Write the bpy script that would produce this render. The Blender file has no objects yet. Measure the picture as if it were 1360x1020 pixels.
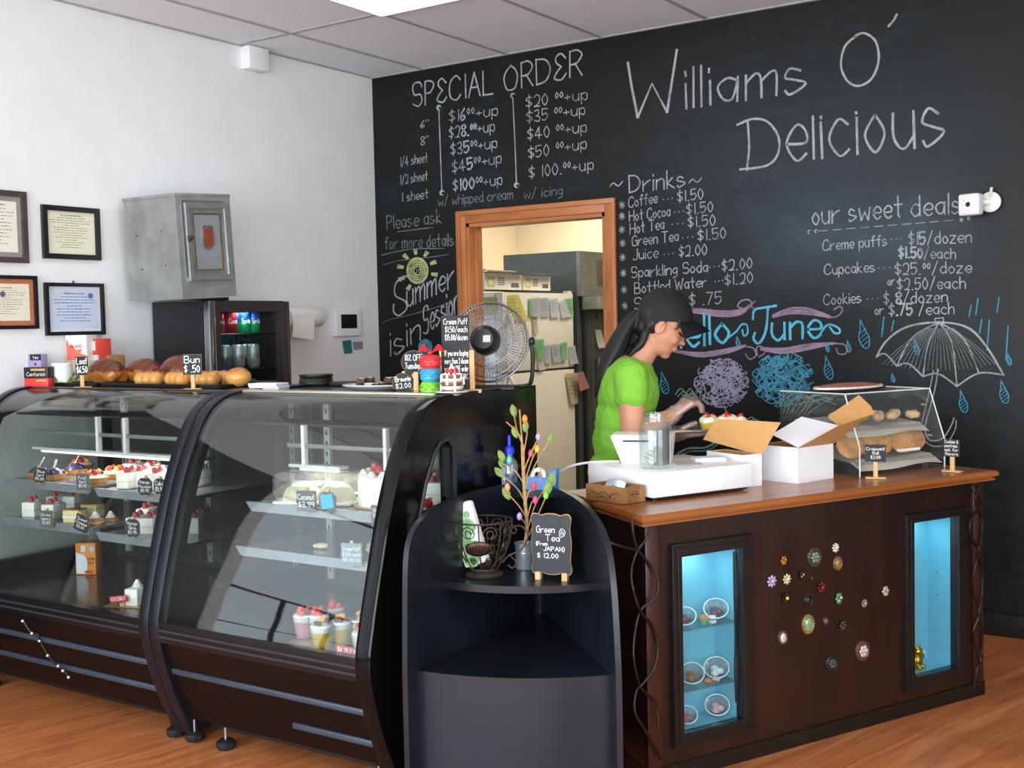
import bpy, bmesh, math, random
from math import sin, cos, pi, radians, sqrt, atan2
from mathutils import Vector as V, Matrix, Quaternion
random.seed(7)
S = bpy.context.scene
COL = S.collection
# ---------------------------------------------------------------- camera
CAMH = 1.457
FPX = 1557.37
YAW, PITCH, ROLL = radians(33.878), radians(-2.884), radians(-1.231)
_f = V((-sin(YAW)*cos(PITCH), cos(YAW)*cos(PITCH), sin(PITCH)))
_r = V((cos(YAW), sin(YAW), 0)); _u = _r.cross(_f)
_r, _u = _r*cos(ROLL)+_u*sin(ROLL), -_r*sin(ROLL)+_u*cos(ROLL)
EYE = V((0, 0, CAMH))
cd = bpy.data.cameras.new('camera'); cam = bpy.data.objects.new('camera', cd); COL.objects.link(cam)
cd.sensor_width = 36; cd.lens = FPX*36/1360; cd.clip_start = 0.05
cam.matrix_world = Matrix(((_r.x, _u.x, -_f.x, 0), (_r.y, _u.y, -_f.y, 0), (_r.z, _u.z, -_f.z, CAMH), (0, 0, 0, 1)))
S.camera = cam
# ---------------------------------------------------------------- light and exposure
S.view_settings.view_transform = 'Standard'; S.view_settings.look = 'None'
S.view_settings.exposure = 0.0; S.view_settings.gamma = 1
w = bpy.data.worlds.new('daylight'); S.world = w; w.use_nodes = True
bg = w.node_tree.nodes['Background']; bg.inputs[0].default_value = (.80, .90, 1, 1); bg.inputs[1].default_value = 1.6
def area(name, loc, rot, sx, sy, watts, col=(1, 1, 1)):
    l = bpy.data.lights.new(name, 'AREA'); l.shape = 'RECTANGLE'; l.size = sx; l.size_y = sy; l.energy = watts; l.color = col
    o = bpy.data.objects.new(name, l); COL.objects.link(o); o.location = loc; o.rotation_euler = rot; return o
# daylight through the shop front's three panes and the side window
SHOP_Y = -2.3
for x0, x1 in ((-4.4, -2.3), (-2.2, -.1), (0, 2.1)):
    area('daylight_front', ((x0+x1)/2, SHOP_Y-.12, 1.5), (radians(90), 0, 0), x1-x0, 2.3, 160, (.86, .95, 1))
area('daylight_side', (2.78, .9, 1.5), (radians(90), 0, radians(90)), 3.0, 2.3, 112, (.86, .95, 1))
area('daylight_left', (-4.86, .1, 1.1), (radians(90), 0, radians(-90)), 1.8, 1.6, 9, (.84, .92, 1))
area('kitchen_lamp', (-3.2, 7.2, 2.66), (0, 0, 0), 1.2, .8, 42, (1, .93, .80))
area('kitchen_lamp', (-5.2, 8.7, 2.66), (0, 0, 0), .8, .8, 24, (1, .92, .76))
# ---------------------------------------------------------------- pixel -> place helpers (1360x1020 frame)
def ray(px, py): return _f+_r*((px-680)/FPX)-_u*((py-510)/FPX)
def PZ(px, py, z): d = ray(px, py); return EYE+d*((z-CAMH)/d.z)
def PY(px, py, y): d = ray(px, py); return EYE+d*(y/d.y)
def PX(px, py, x): d = ray(px, py); return EYE+d*(x/d.x)
def PP(px, py, p0, n): d = ray(px, py); return EYE+d*((V(p0)-EYE).dot(n)/d.dot(n))
def PD(px, py, z): d = ray(px, py); return EYE+d*z          # at a depth along the optical axis
# ---------------------------------------------------------------- mesh builder
class MB:
    def __init__(s): s.bm = bmesh.new(); s.k = 0; s.M = Matrix.Identity(4)
    def _fin(s, verts, faces=None, xf=None):
        m = s.M @ xf if xf is not None else s.M
        for v in verts: v.co = m @ v.co
        fs = faces if faces is not None else {f for v in verts for f in v.link_faces}
        for f in fs: f.material_index = s.k
    def mesh(s, vs, fs, xf=None):
        b = [s.bm.verts.new(v) for v in vs]; out = []
        for f in fs:
            try: out.append(s.bm.faces.new([b[i] for i in f]))
            except ValueError: pass
        s._fin(b, out, xf); return s
    def box(s, c, d, rot=None, bev=0, seg=2, taper=None):
        r = bmesh.ops.create_cube(s.bm, size=1); vs = r['verts']
        for v in vs:
            v.co = V((v.co.x*d[0], v.co.y*d[1], v.co.z*d[2]))
            if taper and v.co.z < 0: v.co.x *= taper; v.co.y *= taper
        if bev:
            es = list({e for v in vs for e in v.link_edges})
            r = bmesh.ops.bevel(s.bm, geom=es, offset=bev, segments=seg, affect='EDGES', profile=.5)
            vs = list({v for f in r['faces'] for v in f.verts} | {v for v in vs if v.is_valid})
        xf = Matrix.Translation(c)
        if rot: xf = xf @ (rot.to_matrix().to_4x4() if isinstance(rot, Quaternion) else Matrix.Rotation(rot[2], 4, 'Z') @ Matrix.Rotation(rot[1], 4, 'Y') @ Matrix.Rotation(rot[0], 4, 'X'))
        s._fin(vs, None, xf); return s
    def bx(s, x0, x1, y0, y1, z0, z1, bev=0):
        return s.box(((x0+x1)/2, (y0+y1)/2, (z0+z1)/2), (abs(x1-x0), abs(y1-y0), abs(z1-z0)), None, bev)
    def ell(s, c, r, rot=None, sub=3):
        if isinstance(r, (int, float)): r = (r, r, r)
        q = bmesh.ops.create_icosphere(s.bm, subdivisions=sub, radius=1)['verts']
        for v in q: v.co = V((v.co.x*r[0], v.co.y*r[1], v.co.z*r[2]))
        xf = Matrix.Translation(c)
        if rot: xf = xf @ Matrix.Rotation(rot[2], 4, 'Z') @ Matrix.Rotation(rot[1], 4, 'Y') @ Matrix.Rotation(rot[0], 4, 'X')
        s._fin(q, None, xf); return s
    def tube(s, pts, r, n=8, closed=False, cap=True):
        pts = [V(p) for p in pts]; N = len(pts)
        rr = r if isinstance(r, (list, tuple)) else [r]*N
        up = None; rings = []
        for i, p in enumerate(pts):
            a = pts[i-1] if (i or closed) else p; b = pts[(i+1) % N] if (i < N-1 or closed) else p
            t = (b-a); t = t.normalized() if t.length > 1e-9 else V((0, 0, 1))
            if up is None:
                up = t.orthogonal().normalized()
            up = (up-t*up.dot(t)); up = up.normalized() if up.length > 1e-6 else t.orthogonal().normalized()
            sd = t.cross(up)
            rings.append([p+(up*cos(2*pi*k/n)+sd*sin(2*pi*k/n))*rr[i] for k in range(n)])
        vs = [v for q in rings for v in q]; fs = []
        for i in range(N if closed else N-1):
            j = (i+1) % N
            for k in range(n): fs.append((i*n+k, i*n+(k+1) % n, j*n+(k+1) % n, j*n+k))
        if cap and not closed: fs += [tuple(range(n))[::-1], tuple((N-1)*n+k for k in range(n))]
        return s.mesh(vs, fs)
    def cyl(s, a, b, r0, r1=None, n=24): return s.tube([a, b], [r0, r0 if r1 is None else r1], n)
    def lathe(s, prof, c=(0, 0, 0), n=32, xf=None, arc=2*pi):
        c = V(c); vs = []; fs = []; full = abs(arc-2*pi) < 1e-6; m = n if full else n+1
        for r, z in prof:
            for k in range(m): a = arc*k/n; vs.append(c+V((r*cos(a), r*sin(a), z)))
        for i in range(len(prof)-1):
            for k in range(n):
                k2 = (k+1) % m; fs.append((i*m+k, i*m+k2, (i+1)*m+k2, (i+1)*m+k))
        return s.mesh(vs, fs, xf)
    def prism(s, poly, h, xf=None):                      # polygon in local XY, extruded +-h/2 along Z
        n = len(poly); vs = [V((x, y, -h/2)) for x, y in poly]+[V((x, y, h/2)) for x, y in poly]
        fs = [tuple(range(n))[::-1], tuple(range(n, 2*n))]+[(i, (i+1) % n, n+(i+1) % n, n+i) for i in range(n)]
        return s.mesh(vs, fs, xf)
    def grid(s, fn, nu, nv):
        vs = [fn(u/nu, v/nv) for v in range(nv+1) for u in range(nu+1)]; w_ = nu+1
        return s.mesh(vs, [(v*w_+u, v*w_+u+1, (v+1)*w_+u+1, (v+1)*w_+u) for v in range(nv) for u in range(nu)])
    def done(s, name, mats, parent=None, flat=False, angle=38, weld=False):
        if weld: bmesh.ops.remove_doubles(s.bm, verts=s.bm.verts, dist=1e-5)
        bmesh.ops.recalc_face_normals(s.bm, faces=s.bm.faces)
        a = radians(angle)
        for f in s.bm.faces: f.smooth = not flat
        for e in s.bm.edges:
            if len(e.link_faces) == 2 and e.calc_face_angle(0) > a: e.smooth = False
        me = bpy.data.meshes.new(name); s.bm.to_mesh(me); s.bm.free()
        for m in (mats if isinstance(mats, (list, tuple)) else [mats]): me.materials.append(m)
        o = bpy.data.objects.new(name, me); COL.objects.link(o)
        if parent is not None: o.parent = parent
        return o
def tag(o, label=None, cat=None, group=None, kind=None):
    if label: o['label'] = label
    if cat: o['category'] = cat
    if group: o['group'] = group
    if kind: o['kind'] = kind
    return o
def thing(name, label, cat, loc=(0, 0, 0), rz=0, group=None):
    o = bpy.data.objects.new(name, None); COL.objects.link(o); o.empty_display_size = .05
    o.location = loc; o.rotation_euler = (0, 0, rz); return tag(o, label, cat, group)
def dup(root, loc, rz, label, group=None):
    r = root.copy(); COL.objects.link(r); r.location = loc; r.rotation_euler = (0, 0, rz); r['label'] = label
    if group: r['group'] = group
    for ch in list(root.children):
        c = ch.copy(); COL.objects.link(c); c.parent = r
        for g in list(ch.children):
            d = g.copy(); COL.objects.link(d); d.parent = c
    return r
def at(o, loc, rz=0): o.location = loc; o.rotation_euler = (0, 0, rz); return o
def remesh(mb, name, mat, vox, smooth=2, parent=None, fac=.5):
    me = bpy.data.meshes.new('tmp'); mb.bm.to_mesh(me); mb.bm.free(); t = bpy.data.objects.new('tmp', me); COL.objects.link(t)
    m = t.modifiers.new('r', 'REMESH'); m.mode = 'VOXEL'; m.voxel_size = vox
    if smooth: q = t.modifiers.new('s', 'SMOOTH'); q.iterations = smooth; q.factor = fac
    dg = bpy.context.evaluated_depsgraph_get(); r = bpy.data.meshes.new_from_object(t.evaluated_get(dg)); r.name = name
    bpy.data.objects.remove(t); r.materials.clear(); r.materials.append(mat)
    for p in r.polygons: p.use_smooth = True
    o = bpy.data.objects.new(name, r); COL.objects.link(o)
    if parent is not None: o.parent = parent
    return o
def holed(outer, holes, t, bev=0):                        # flat plate with holes -> mesh verts/faces, local XY, thickness t
    c = bpy.data.curves.new('tmp', 'CURVE'); c.dimensions = '2D'; c.fill_mode = 'BOTH'; c.extrude = t/2
    c.bevel_depth = bev; c.bevel_resolution = 1
    for loop in [outer]+holes:
        sp = c.splines.new('POLY'); sp.points.add(len(loop)-1); sp.use_cyclic_u = True
        for p, q in zip(sp.points, loop): p.co = (q[0], q[1], 0, 1)
    o = bpy.data.objects.new('tmp', c); COL.objects.link(o)
    me = bpy.data.meshes.new_from_object(o.evaluated_get(bpy.context.evaluated_depsgraph_get()))
    vs = [v.co.copy() for v in me.vertices]; fs = [tuple(p.vertices) for p in me.polygons]
    bpy.data.objects.remove(o); bpy.data.meshes.remove(me); return vs, fs
def spline(pts, k=6, closed=False):
    pts = [V(p) if len(p) == 3 else V((p[0], p[1], 0)) for p in pts]; n = len(pts); out = []
    if n < 3 and not closed: return pts
    for i in range(n if closed else n-1):
        g = (lambda j: pts[j % n]) if closed else (lambda j: pts[max(0, min(n-1, j))])
        a, b, c, d = g(i-1), g(i), g(i+1), g(i+2)
        for j in range(k):
            t = j/k; out.append(.5*((2*b)+(c-a)*t+(2*a-5*b+4*c-d)*t*t+(3*b-a-3*c+d)*t**3))
    if not closed: out.append(pts[-1])
    return out
# ---------------------------------------------------------------- materials
def lin(c):
    if isinstance(c, str): c = [int(c[i:i+2], 16)/255 for i in (0, 2, 4)]
    return tuple((x/12.92 if x <= .04045 else ((x+.055)/1.055)**2.4) for x in c)+(1,)
class NT:
    def __init__(s, name):
        s.m = bpy.data.materials.new(name); s.m.use_nodes = True; s.t = s.m.node_tree; s.b = s.t.nodes['Principled BSDF']
        s.out = s.t.nodes['Material Output']
    def n(s, ty, **kw):
        x = s.t.nodes.new(ty)
        for k, v in kw.items():
            if k in x.inputs: x.inputs[k].default_value = v
            else: setattr(x, k, v)
        return x
    def l(s, a, b): s.t.links.new(a, b)
    def ramp(s, src, stops):
        r = s.n('ShaderNodeValToRGB'); e = r.color_ramp.elements
        while len(e) < len(stops): e.new(.5)
        for q, (p, c) in zip(e, stops): q.position = p; q.color = c if len(c) == 4 else tuple(c)+(1,)
        s.l(src, r.inputs[0]); return r.outputs[0]
    def coord(s, scale=(1, 1, 1), rot=(0, 0, 0), kind='Object'):
        c = s.n('ShaderNodeTexCoord'); m = s.n('ShaderNodeMapping'); m.inputs['Scale'].default_value = scale; m.inputs['Rotation'].default_value = rot
        s.l(c.outputs[kind], m.inputs[0]); return m.outputs[0]
    def bump(s, h, strength=.2, dist=.01):
        b = s.n('ShaderNodeBump'); b.inputs['Strength'].default_value = strength; b.inputs['Distance'].default_value = dist
        s.l(h, b.inputs['Height']); s.l(b.outputs[0], s.b.inputs['Normal'])
_mc = {}
def M(c, r=.5, metal=0, var=.1, sc=12, bump=0, spec=.5, c2=None, stretch=(1, 1, 1), coat=0, em=0, sss=0, lo=.35, hi=.65, alpha=1, trans=0):
    key = (c, r, metal, var, sc, bump, spec, c2, stretch, coat, em, sss, lo, hi, alpha, trans)
    if key in _mc: return _mc[key]
    t = NT('mat_'+str(c)); b = t.b
    a = lin(c)
    if c2: lo_c, hi_c = a, lin(c2)
    else: lo_c = tuple(x*(1-var) for x in a[:3])+(1,); hi_c = tuple(min(1, x*(1+var)) for x in a[:3])+(1,)
    no = t.n('ShaderNodeTexNoise', Scale=sc, Detail=5.0, Roughness=.6); t.l(t.coord(stretch), no.inputs['Vector'])
    t.l(t.ramp(no.outputs['Fac'], [(lo, lo_c), (hi, hi_c)]), b.inputs['Base Color'])
    b.inputs['Roughness'].default_value = r; b.inputs['Metallic'].default_value = metal; b.inputs['Specular IOR Level'].default_value = spec
    b.inputs['Coat Weight'].default_value = coat; b.inputs['Coat Roughness'].default_value = .08
    if sss: b.inputs['Subsurface Weight'].default_value = sss; b.inputs['Subsurface Radius'].default_value = (.01, .005, .003)
    if em: b.inputs['Emission Color'].default_value = a; b.inputs['Emission Strength'].default_value = em
    b.inputs['Alpha'].default_value = alpha; b.inputs['Transmission Weight'].default_value = trans
    if bump: t.bump(no.outputs['Fac'], bump)
    _mc[key] = t.m; return t.m
def glass(name, tint='f4faf8', ior=1.5, rough=0.0, haze=0, hz='ffffff', boost=1.0):   # thin sheet: see-through with fresnel reflection
    t = NT(name); t.t.nodes.remove(t.b)
    tr = t.n('ShaderNodeBsdfTransparent'); tr.inputs[0].default_value = lin(tint)
    gl = t.n('ShaderNodeBsdfGlossy'); gl.inputs['Roughness'].default_value = rough
    fr = t.n('ShaderNodeFresnel', IOR=ior); ge = t.n('ShaderNodeNewGeometry')
    mx = t.n('ShaderNodeMixShader'); mul = t.n('ShaderNodeMath', operation='MULTIPLY'); mul.inputs[1].default_value = boost; mul.use_clamp = True
    lw = t.n('ShaderNodeLayerWeight'); lw.inputs['Blend'].default_value = .5
    # facing-independent Schlick so back faces reflect the same
    p = t.n('ShaderNodeMath', operation='POWER'); t.l(lw.outputs['Facing'], p.inputs[0]); p.inputs[1].default_value = 4.0
    f0 = ((ior-1)/(ior+1))**2*2
    ma = t.n('ShaderNodeMath', operation='MULTIPLY_ADD'); t.l(p.outputs[0], ma.inputs[0]); ma.inputs[1].default_value = 1-f0; ma.inputs[2].default_value = f0
    t.l(ma.outputs[0], mul.inputs[0]); t.l(mul.outputs[0], mx.inputs[0])
    body = tr.outputs[0]
    if haze:
        df = t.n('ShaderNodeBsdfDiffuse'); df.inputs[0].default_value = lin(hz); m2 = t.n('ShaderNodeMixShader'); m2.inputs[0].default_value = haze
        no = t.n('ShaderNodeTexNoise', Scale=30.0); t.l(t.coord(), no.inputs['Vector'])
        mm = t.n('ShaderNodeMath', operation='MULTIPLY'); t.l(no.outputs['Fac'], mm.inputs[0]); mm.inputs[1].default_value = haze*2; t.l(mm.outputs[0], m2.inputs[0])
        t.l(tr.outputs[0], m2.inputs[1]); t.l(df.outputs[0], m2.inputs[2]); body = m2.outputs[0]
    t.l(body, mx.inputs[1]); t.l(gl.outputs[0], mx.inputs[2]); t.l(mx.outputs[0], t.out.inputs['Surface'])
    return t.m
def wood(name, c1, c2, c3, scale=6, stretch=(1, 1, .08), r=.4, coat=.2, bump=.05):
    t = NT(name); co = t.coord(stretch)
    no = t.n('ShaderNodeTexNoise', Scale=scale*4, Detail=6.0, Roughness=.65, Distortion=.6); t.l(co, no.inputs['Vector'])
    t.l(t.ramp(no.outputs['Fac'], [(.3, lin(c1)), (.5, lin(c2)), (.7, lin(c3))]), t.b.inputs['Base Color'])
    t.b.inputs['Roughness'].default_value = r; t.b.inputs['Coat Weight'].default_value = coat; t.b.inputs['Coat Roughness'].default_value = .15
    t.bump(no.outputs['Fac'], bump); return t.m
# ================================================================ stroke lettering (hand-written look)
# two characters per point: x (0-9a-f), y (hex, 3 = baseline, 9 = x-height, d = cap height); '~' = smooth stroke
GL = {
'A': '03 3d 63|17 57', 'B': '03 0d|~0d 4d 5b 48 08|~08 48 65 43 03', 'C': '~6b 4d 1b 07 14 43 65', 'D': '03 0d|~0d 4c 68 44 03',
'E': '5d 0d 03 53|08 48', 'F': '5d 0d 03|08 48', 'G': '~5b 3d 0a 05 23 54 58|58 38', 'H': '03 0d|63 6d|08 68', 'I': '13 1d',
'J': '~4d 46 33 13 04', 'K': '03 0d|5d 08 53', 'L': '0d 03 53', 'M': '03 0d 38 6d 63', 'N': '03 0d 53 5d', 'O': '~3d 1b 08 14 33 54 68 5b 3d',
'P': '03 0d|~0d 3d 5b 38 08', 'Q': '~3d 0b 05 33 65 6b 3d|45 62', 'R': '03 0d|~0d 3d 5b 38 08|28 53', 'S': '~5b 4d 1d 0b 18 48 55 33 04',
'T': '0d 6d|3d 33', 'U': '~0d 05 23 43 55 5d', 'V': '0d 33 6d', 'W': '0d 23 4a 63 8d', 'X': '0d 63|6d 03', 'Y': '0d 38 6d|38 33', 'Z': '0d 6d 03 63',
'Ɛ': '~5b 3d 1c 1a 38|~38 16 04 33 55',
'a': '~48 29 07 14 34 48|49 43', 'b': '0d 03|~08 39 46 33 04', 'c': '~48 29 06 23 44', 'd': '~48 29 06 23 45|4d 43', 'e': '~06 46 48 29 06 23 44',
'f': '~4c 3d 2b 23|09 49', 'g': '~48 29 06 24 46|~49 43 31 00', 'h': '0d 03|~07 29 48 43', 'i': '09 03|0b 0c', 'j': '~29 22 00|2b 2c', 'k': '0d 03|39 06 43',
'l': '0d 03', 'm': '09 03|~07 29 38 33|~37 59 68 63', 'n': '09 03|~07 29 48 43', 'o': '~29 06 23 46 29', 'p': '09 00|~08 39 46 33 05', 'q': '~48 29 06 24 46|49 40',
'r': '09 03|~06 28 49', 's': '~38 19 07 26 45 13 04', 't': '2d 24 33|09 49', 'u': '~09 05 23 45|49 43', 'v': '09 23 49', 'w': '09 13 37 53 69', 'x': '09 43|49 03',
'y': '09 24|49 10', 'z': '09 49 03 43',
'0': '~2d 08 23 48 2d', '1': '1d 13', '2': '~0b 2d 4b 35 03|03 43', '3': '~0c 3d 39 18|~18 46 33 04', '4': '3d 06 56|3d 33', '5': '4d 0d 08|~08 39 46 23 04', '6': '~3d 07 13 35 27 05', '7': '0d 4d 13',
'8': '~2d 0b 28 45 23 05 28 4b 2d', '9': '~4a 2d 0a 28 4b|4c 33', '$': '~4b 2c 0a 28 46 24 05|2e 22', '.': '03 13', ',': '14 01', '/': '02 4e', "'": '0d 1b', '"': '0d 0b|2d 2b', '~': '~08 29 47 68',
'+': '07 47|29 25', '-': '07 37', '*': '05 4b|4b 4b|45 0b|2c 24|08 48', '(': '~2e 08 21', ')': '~0e 28 01', '%': '0d 1d 1c 0c 0d|5d 03|44 54 53 43 44', '!': '0d 06|03 04', '&': '~53 0b 1d 3b 05 23 56', '#': '13 3d|43 6d|06 66|0a 6a', ':': '04 05|08 09', 'é': '',
}
def glyph(ch):
    out = []; wmax = 0
    for st in GL.get(ch, '').split('|'):
        if not st: continue
        sm = st[0] == '~'; pts = []
        for tok in st.lstrip('~').split():
            x, y = int(tok[0], 16), int(tok[1], 16)-3; pts.append((x, y)); wmax = max(wmax, x)
        out.append((sm, pts))
    return out, wmax
def ribbon(mb, pts, w_, nrm, lift=.0006):
    lift *= random.uniform(.6, 2.2)
    pts = [V(p) for p in pts]; n = V(nrm); L = []; R_ = []
    for i, p in enumerate(pts):
        t = pts[min(i+1, len(pts)-1)]-pts[max(i-1, 0)]
        if t.length < 1e-9: t = V((1, 0, 0))
        s_ = n.cross(t.normalized()); k = w_*(.42+.16*random.random())
        if i == 0: p = p-t.normalized()*w_*.3
        if i == len(pts)-1: p = p+t.normalized()*w_*.3
        L.append(p+s_*k+n*lift); R_.append(p-s_*k+n*lift)
    m = len(pts); mb.mesh(L+R_, [(i, i+1, m+i+1, m+i) for i in range(m-1)])
def layout(s, big=False, gap=1.6):
    """list of polylines in units where cap height = 10, plus total width"""
    out = []; x = 0; sup = False; bold = False
    for ch in s:
        if ch == '^': sup = not sup; continue
        if ch == '_': bold = not bold; continue
        if ch == ' ': x += 3.5 if not sup else 1.5; continue
        gs, w_ = glyph(ch); k = .5 if sup else 1
        segs = []
        for sm, pts in gs:
            if sm or len(pts) < 3: segs.append((sm, pts))
            else: segs += [(False, [a, b]) for a, b in zip(pts, pts[1:])]
        for sm, pts in segs:
            q = []
            for a, b in pts:
                if big: b = b*10/6 if b <= 6 and b >= 0 else (10+(b-6)*.5 if b > 6 else b)
                q.append((x+a*k*.95+random.uniform(-.12, .12), b*k+(4.6 if sup else 0)+random.uniform(-.15, .15)))
            if sm: q = [(p.x, p.y) for p in spline(q, 5)]
            elif len(q) == 2:
                (a0, b0), (a1, b1) = q; q = [(a0+(a1-a0)*t, b0+(b1-b0)*t) for t in (0, .33, .67, 1)]
            out.append((bold, q))
        x += w_*k*.95+gap*(.7 if sup else 1)
    return out, max(x-gap, .1)
def write(mb, s, org, xd, yd, h, width=None, w_=.004, big=False, nrm=None, lift=.0006):
    """letters on a plane: org = left end of baseline, xd/yd unit vectors, h = cap height, width = fit to this length"""
    L, W = layout(s, big); k = h/10; kx = (width/W) if width else k*.95
    xd = V(xd); yd = V(yd); n = V(nrm) if nrm else xd.cross(yd)
    for bold, q in L: ribbon(mb, [V(org)+xd*(a*kx)+yd*(b*k) for a, b in q], w_*(1.7 if bold else 1), n, lift)
# ================================================================ THE SETTING
WX, WY, CZ = -4.737, 5.586, 2.986
XR = 2.7
BLACK = M('16181a', .42, var=.25, sc=3)
def board_mat():
    t = NT('chalkboard_paint'); co = t.coord()
    a = t.n('ShaderNodeTexNoise', Scale=1.1, Detail=6.0, Roughness=.6, Distortion=.4); t.l(co, a.inputs['Vector'])
    b_ = t.n('ShaderNodeTexNoise', Scale=7.0, Detail=8.0, Roughness=.7); t.l(t.coord((1, 1, 2.5)), b_.inputs['Vector'])
    m = t.n('ShaderNodeMath', operation='MULTIPLY'); t.l(a.outputs['Fac'], m.inputs[0]); t.l(b_.outputs['Fac'], m.inputs[1])
    # eraser haze: wiped chalk dust around the price lists
    sp = t.n('ShaderNodeSeparateXYZ'); t.l(t.coord(), sp.inputs[0]); wob = t.n('ShaderNodeMath', operation='MULTIPLY_ADD'); t.l(a.outputs['Fac'], wob.inputs[0]); wob.inputs[1].default_value = .5; wob.inputs[2].default_value = -.25
    def mf(op, x, y):
        q = t.n('ShaderNodeMath', operation=op); q.use_clamp = False
        for i, v in enumerate((x, y)):
            if isinstance(v, (int, float)): q.inputs[i].default_value = v
            else: t.l(v, q.inputs[i])
        return q.outputs[0]
    def patch(x0, x1, z0, z1, edge):
        xx = mf('ADD', sp.outputs['X'], wob.outputs[0]); zz = mf('ADD', sp.outputs['Z'], wob.outputs[0])
        f = None
        for v, lo_, hi_ in ((xx, x0, x1), (zz, z0, z1)):
            for q in (mf('SUBTRACT', v, lo_), mf('SUBTRACT', hi_, v)):
                g = t.n('ShaderNodeMapRange'); t.l(q, g.inputs[0]); g.inputs[1].default_value = 0; g.inputs[2].default_value = edge; f = g.outputs[0] if f is None else mf('MULTIPLY', f, g.outputs[0])
        return f
    hz = mf('ADD', mf('MULTIPLY', patch(-2.35, -1.16, 1.5, 2.15, .3), .8), mf('MULTIPLY', patch(-3.0, -1.0, 1.5, 2.9, .7), .45)); hz = mf('MULTIPLY', hz, mf('MULTIPLY_ADD' if False else 'ADD', b_.outputs['Fac'], .3))
    mxb = t.n('ShaderNodeMix', data_type='RGBA'); t.l(hz, mxb.inputs[0]); mxb.inputs[7].default_value = lin('33424c')
    t.l(t.ramp(m.outputs[0], [(.14, lin('0a0c0d')), (.27, lin('0f1213')), (.42, lin('1b2328'))]), mxb.inputs[6]); t.l(mxb.outputs[2], t.b.inputs['Base Color'])
    t.b.inputs['Roughness'].default_value = .46; t.b.inputs['Specular IOR Level'].default_value = .26
    t.bump(b_.outputs['Fac'], .06); return t.m
BOARD = board_mat()
PAINT = M('eceeee', .62, var=.02, sc=5, bump=.02)
CREAM = M('efe2c8', .7, var=.03, sc=4)
def floor_mat():
    t = NT('laminate_floor'); co = t.coord((1, 1, 1), (0, 0, radians(-76)))
    br = t.n('ShaderNodeTexBrick', Scale=1.0); br.offset = .37
    for k, v in (('Mortar Size', .0012), ('Brick Width', 1.25), ('Row Height', .095), ('Bias', 0.0), ('Mortar Smooth', .1)): br.inputs[k].default_value = v
    br.inputs['Color1'].default_value = (.2, .2, .2, 1); br.inputs['Color2'].default_value = (.9, .9, .9, 1); br.inputs['Mortar'].default_value = (0, 0, 0, 1)
    t.l(co, br.inputs['Vector'])
    gr = t.n('ShaderNodeTexNoise', Scale=5.0, Detail=7.0, Roughness=.62, Distortion=1.2); t.l(t.coord((1.0, 1, 1), (0, 0, radians(-76))), gr.inputs['Vector'])
    mp = t.n('ShaderNodeMapping'); mp.inputs['Scale'].default_value = (.35, 3.2, 1); t.l(co, mp.inputs[0]); t.l(mp.outputs[0], gr.inputs['Vector'])
    base = t.ramp(gr.outputs['Fac'], [(.25, lin('8e522e')), (.45, lin('b66e40')), (.6, lin('c8804e')), (.78, lin('d89662'))])
    mx = t.n('ShaderNodeMix', data_type='RGBA', blend_type='MULTIPLY'); mx.inputs[0].default_value = .42
    t.l(base, mx.inputs[6]); pl = t.ramp(br.outputs['Color'], [(0, (.28, .22, .18, 1)), (.12, (.72, .68, .64, 1)), (1, (1.15, 1.12, 1.1, 1))]); t.l(pl, mx.inputs[7])
    t.l(mx.outputs[2], t.b.inputs['Base Color']); t.b.inputs['Roughness'].default_value = .36; t.b.inputs['Specular IOR Level'].default_value = .265
    return t.m
fl = tag(MB().bx(WX-.1, XR+.1, SHOP_Y-.1, WY+.06, -.08, 0).done('floor', floor_mat()), kind='structure')
tag(MB().bx(-6.3, -1.4, WY+.06, 9.6, -.08, 0).done('floor_kitchen', M('8f8a80', .5, sc=4)), kind='structure')
tag(MB().bx(WX-.1, WX, SHOP_Y-.1, -.8, 0, CZ).bx(WX-.1, WX, 1.0, WY+.12, 0, CZ).bx(WX-.1, WX, -.8, 1.0, 0, .3).bx(WX-.1, WX, -.8, 1.0, 1.9, CZ).done('wall_left', PAINT), kind='structure')
tag(MB().bx(XR, XR+.1, SHOP_Y-.1, -.7, 0, CZ).bx(XR, XR+.1, 2.5, WY+.12, 0, CZ).bx(XR, XR+.1, -.7, 2.5, 0, .3).bx(XR, XR+.1, -.7, 2.5, 2.7, CZ).done('wall_right', PAINT), kind='structure')
DX0, DX1, DZ = -4.046, -3.118, 2.052       # doorway
wb = tag(MB().bx(WX, DX0, WY, WY+.12, 0, CZ).bx(DX1, XR, WY, WY+.12, 0, CZ).bx(DX0, DX1, WY, WY+.12, DZ, CZ).done('wall_back', BOARD), kind='structure')
mb = MB()
for x0, x1 in ((WX, -4.4), (-2.3, -2.2), (-.1, 0), (2.1, XR)): mb.bx(x0, x1, SHOP_Y-.1, SHOP_Y, 0, CZ)
mb.bx(-4.4, 2.1, SHOP_Y-.1, SHOP_Y, 0, .3); mb.bx(-4.4, 2.1, SHOP_Y-.1, SHOP_Y, 2.7, CZ)
tag(mb.done('wall_front', M('4a4c4e', .5)), kind='structure')
ALU = M('1b1c1e', .4, .5)
mb = MB()
for x0, x1 in ((-4.4, -2.3), (-2.2, -.1), (0, 2.1)):
    for z in (.3, 1.05, 2.1, 2.66): mb.bx(x0, x1, SHOP_Y-.08, SHOP_Y-.02, z, z+.05)
    for k in range(4): xx = x0+(x1-x0-.05)*k/3; mb.bx(xx, xx+.05, SHOP_Y-.08, SHOP_Y-.02, .3, 2.7)
tag(mb.done('window_1', ALU), kind='structure')
mb = MB()
for y in (-.7, .35, 1.4, 2.45): mb.bx(XR+.02, XR+.08, y, y+.05, .3, 2.7)
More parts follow.
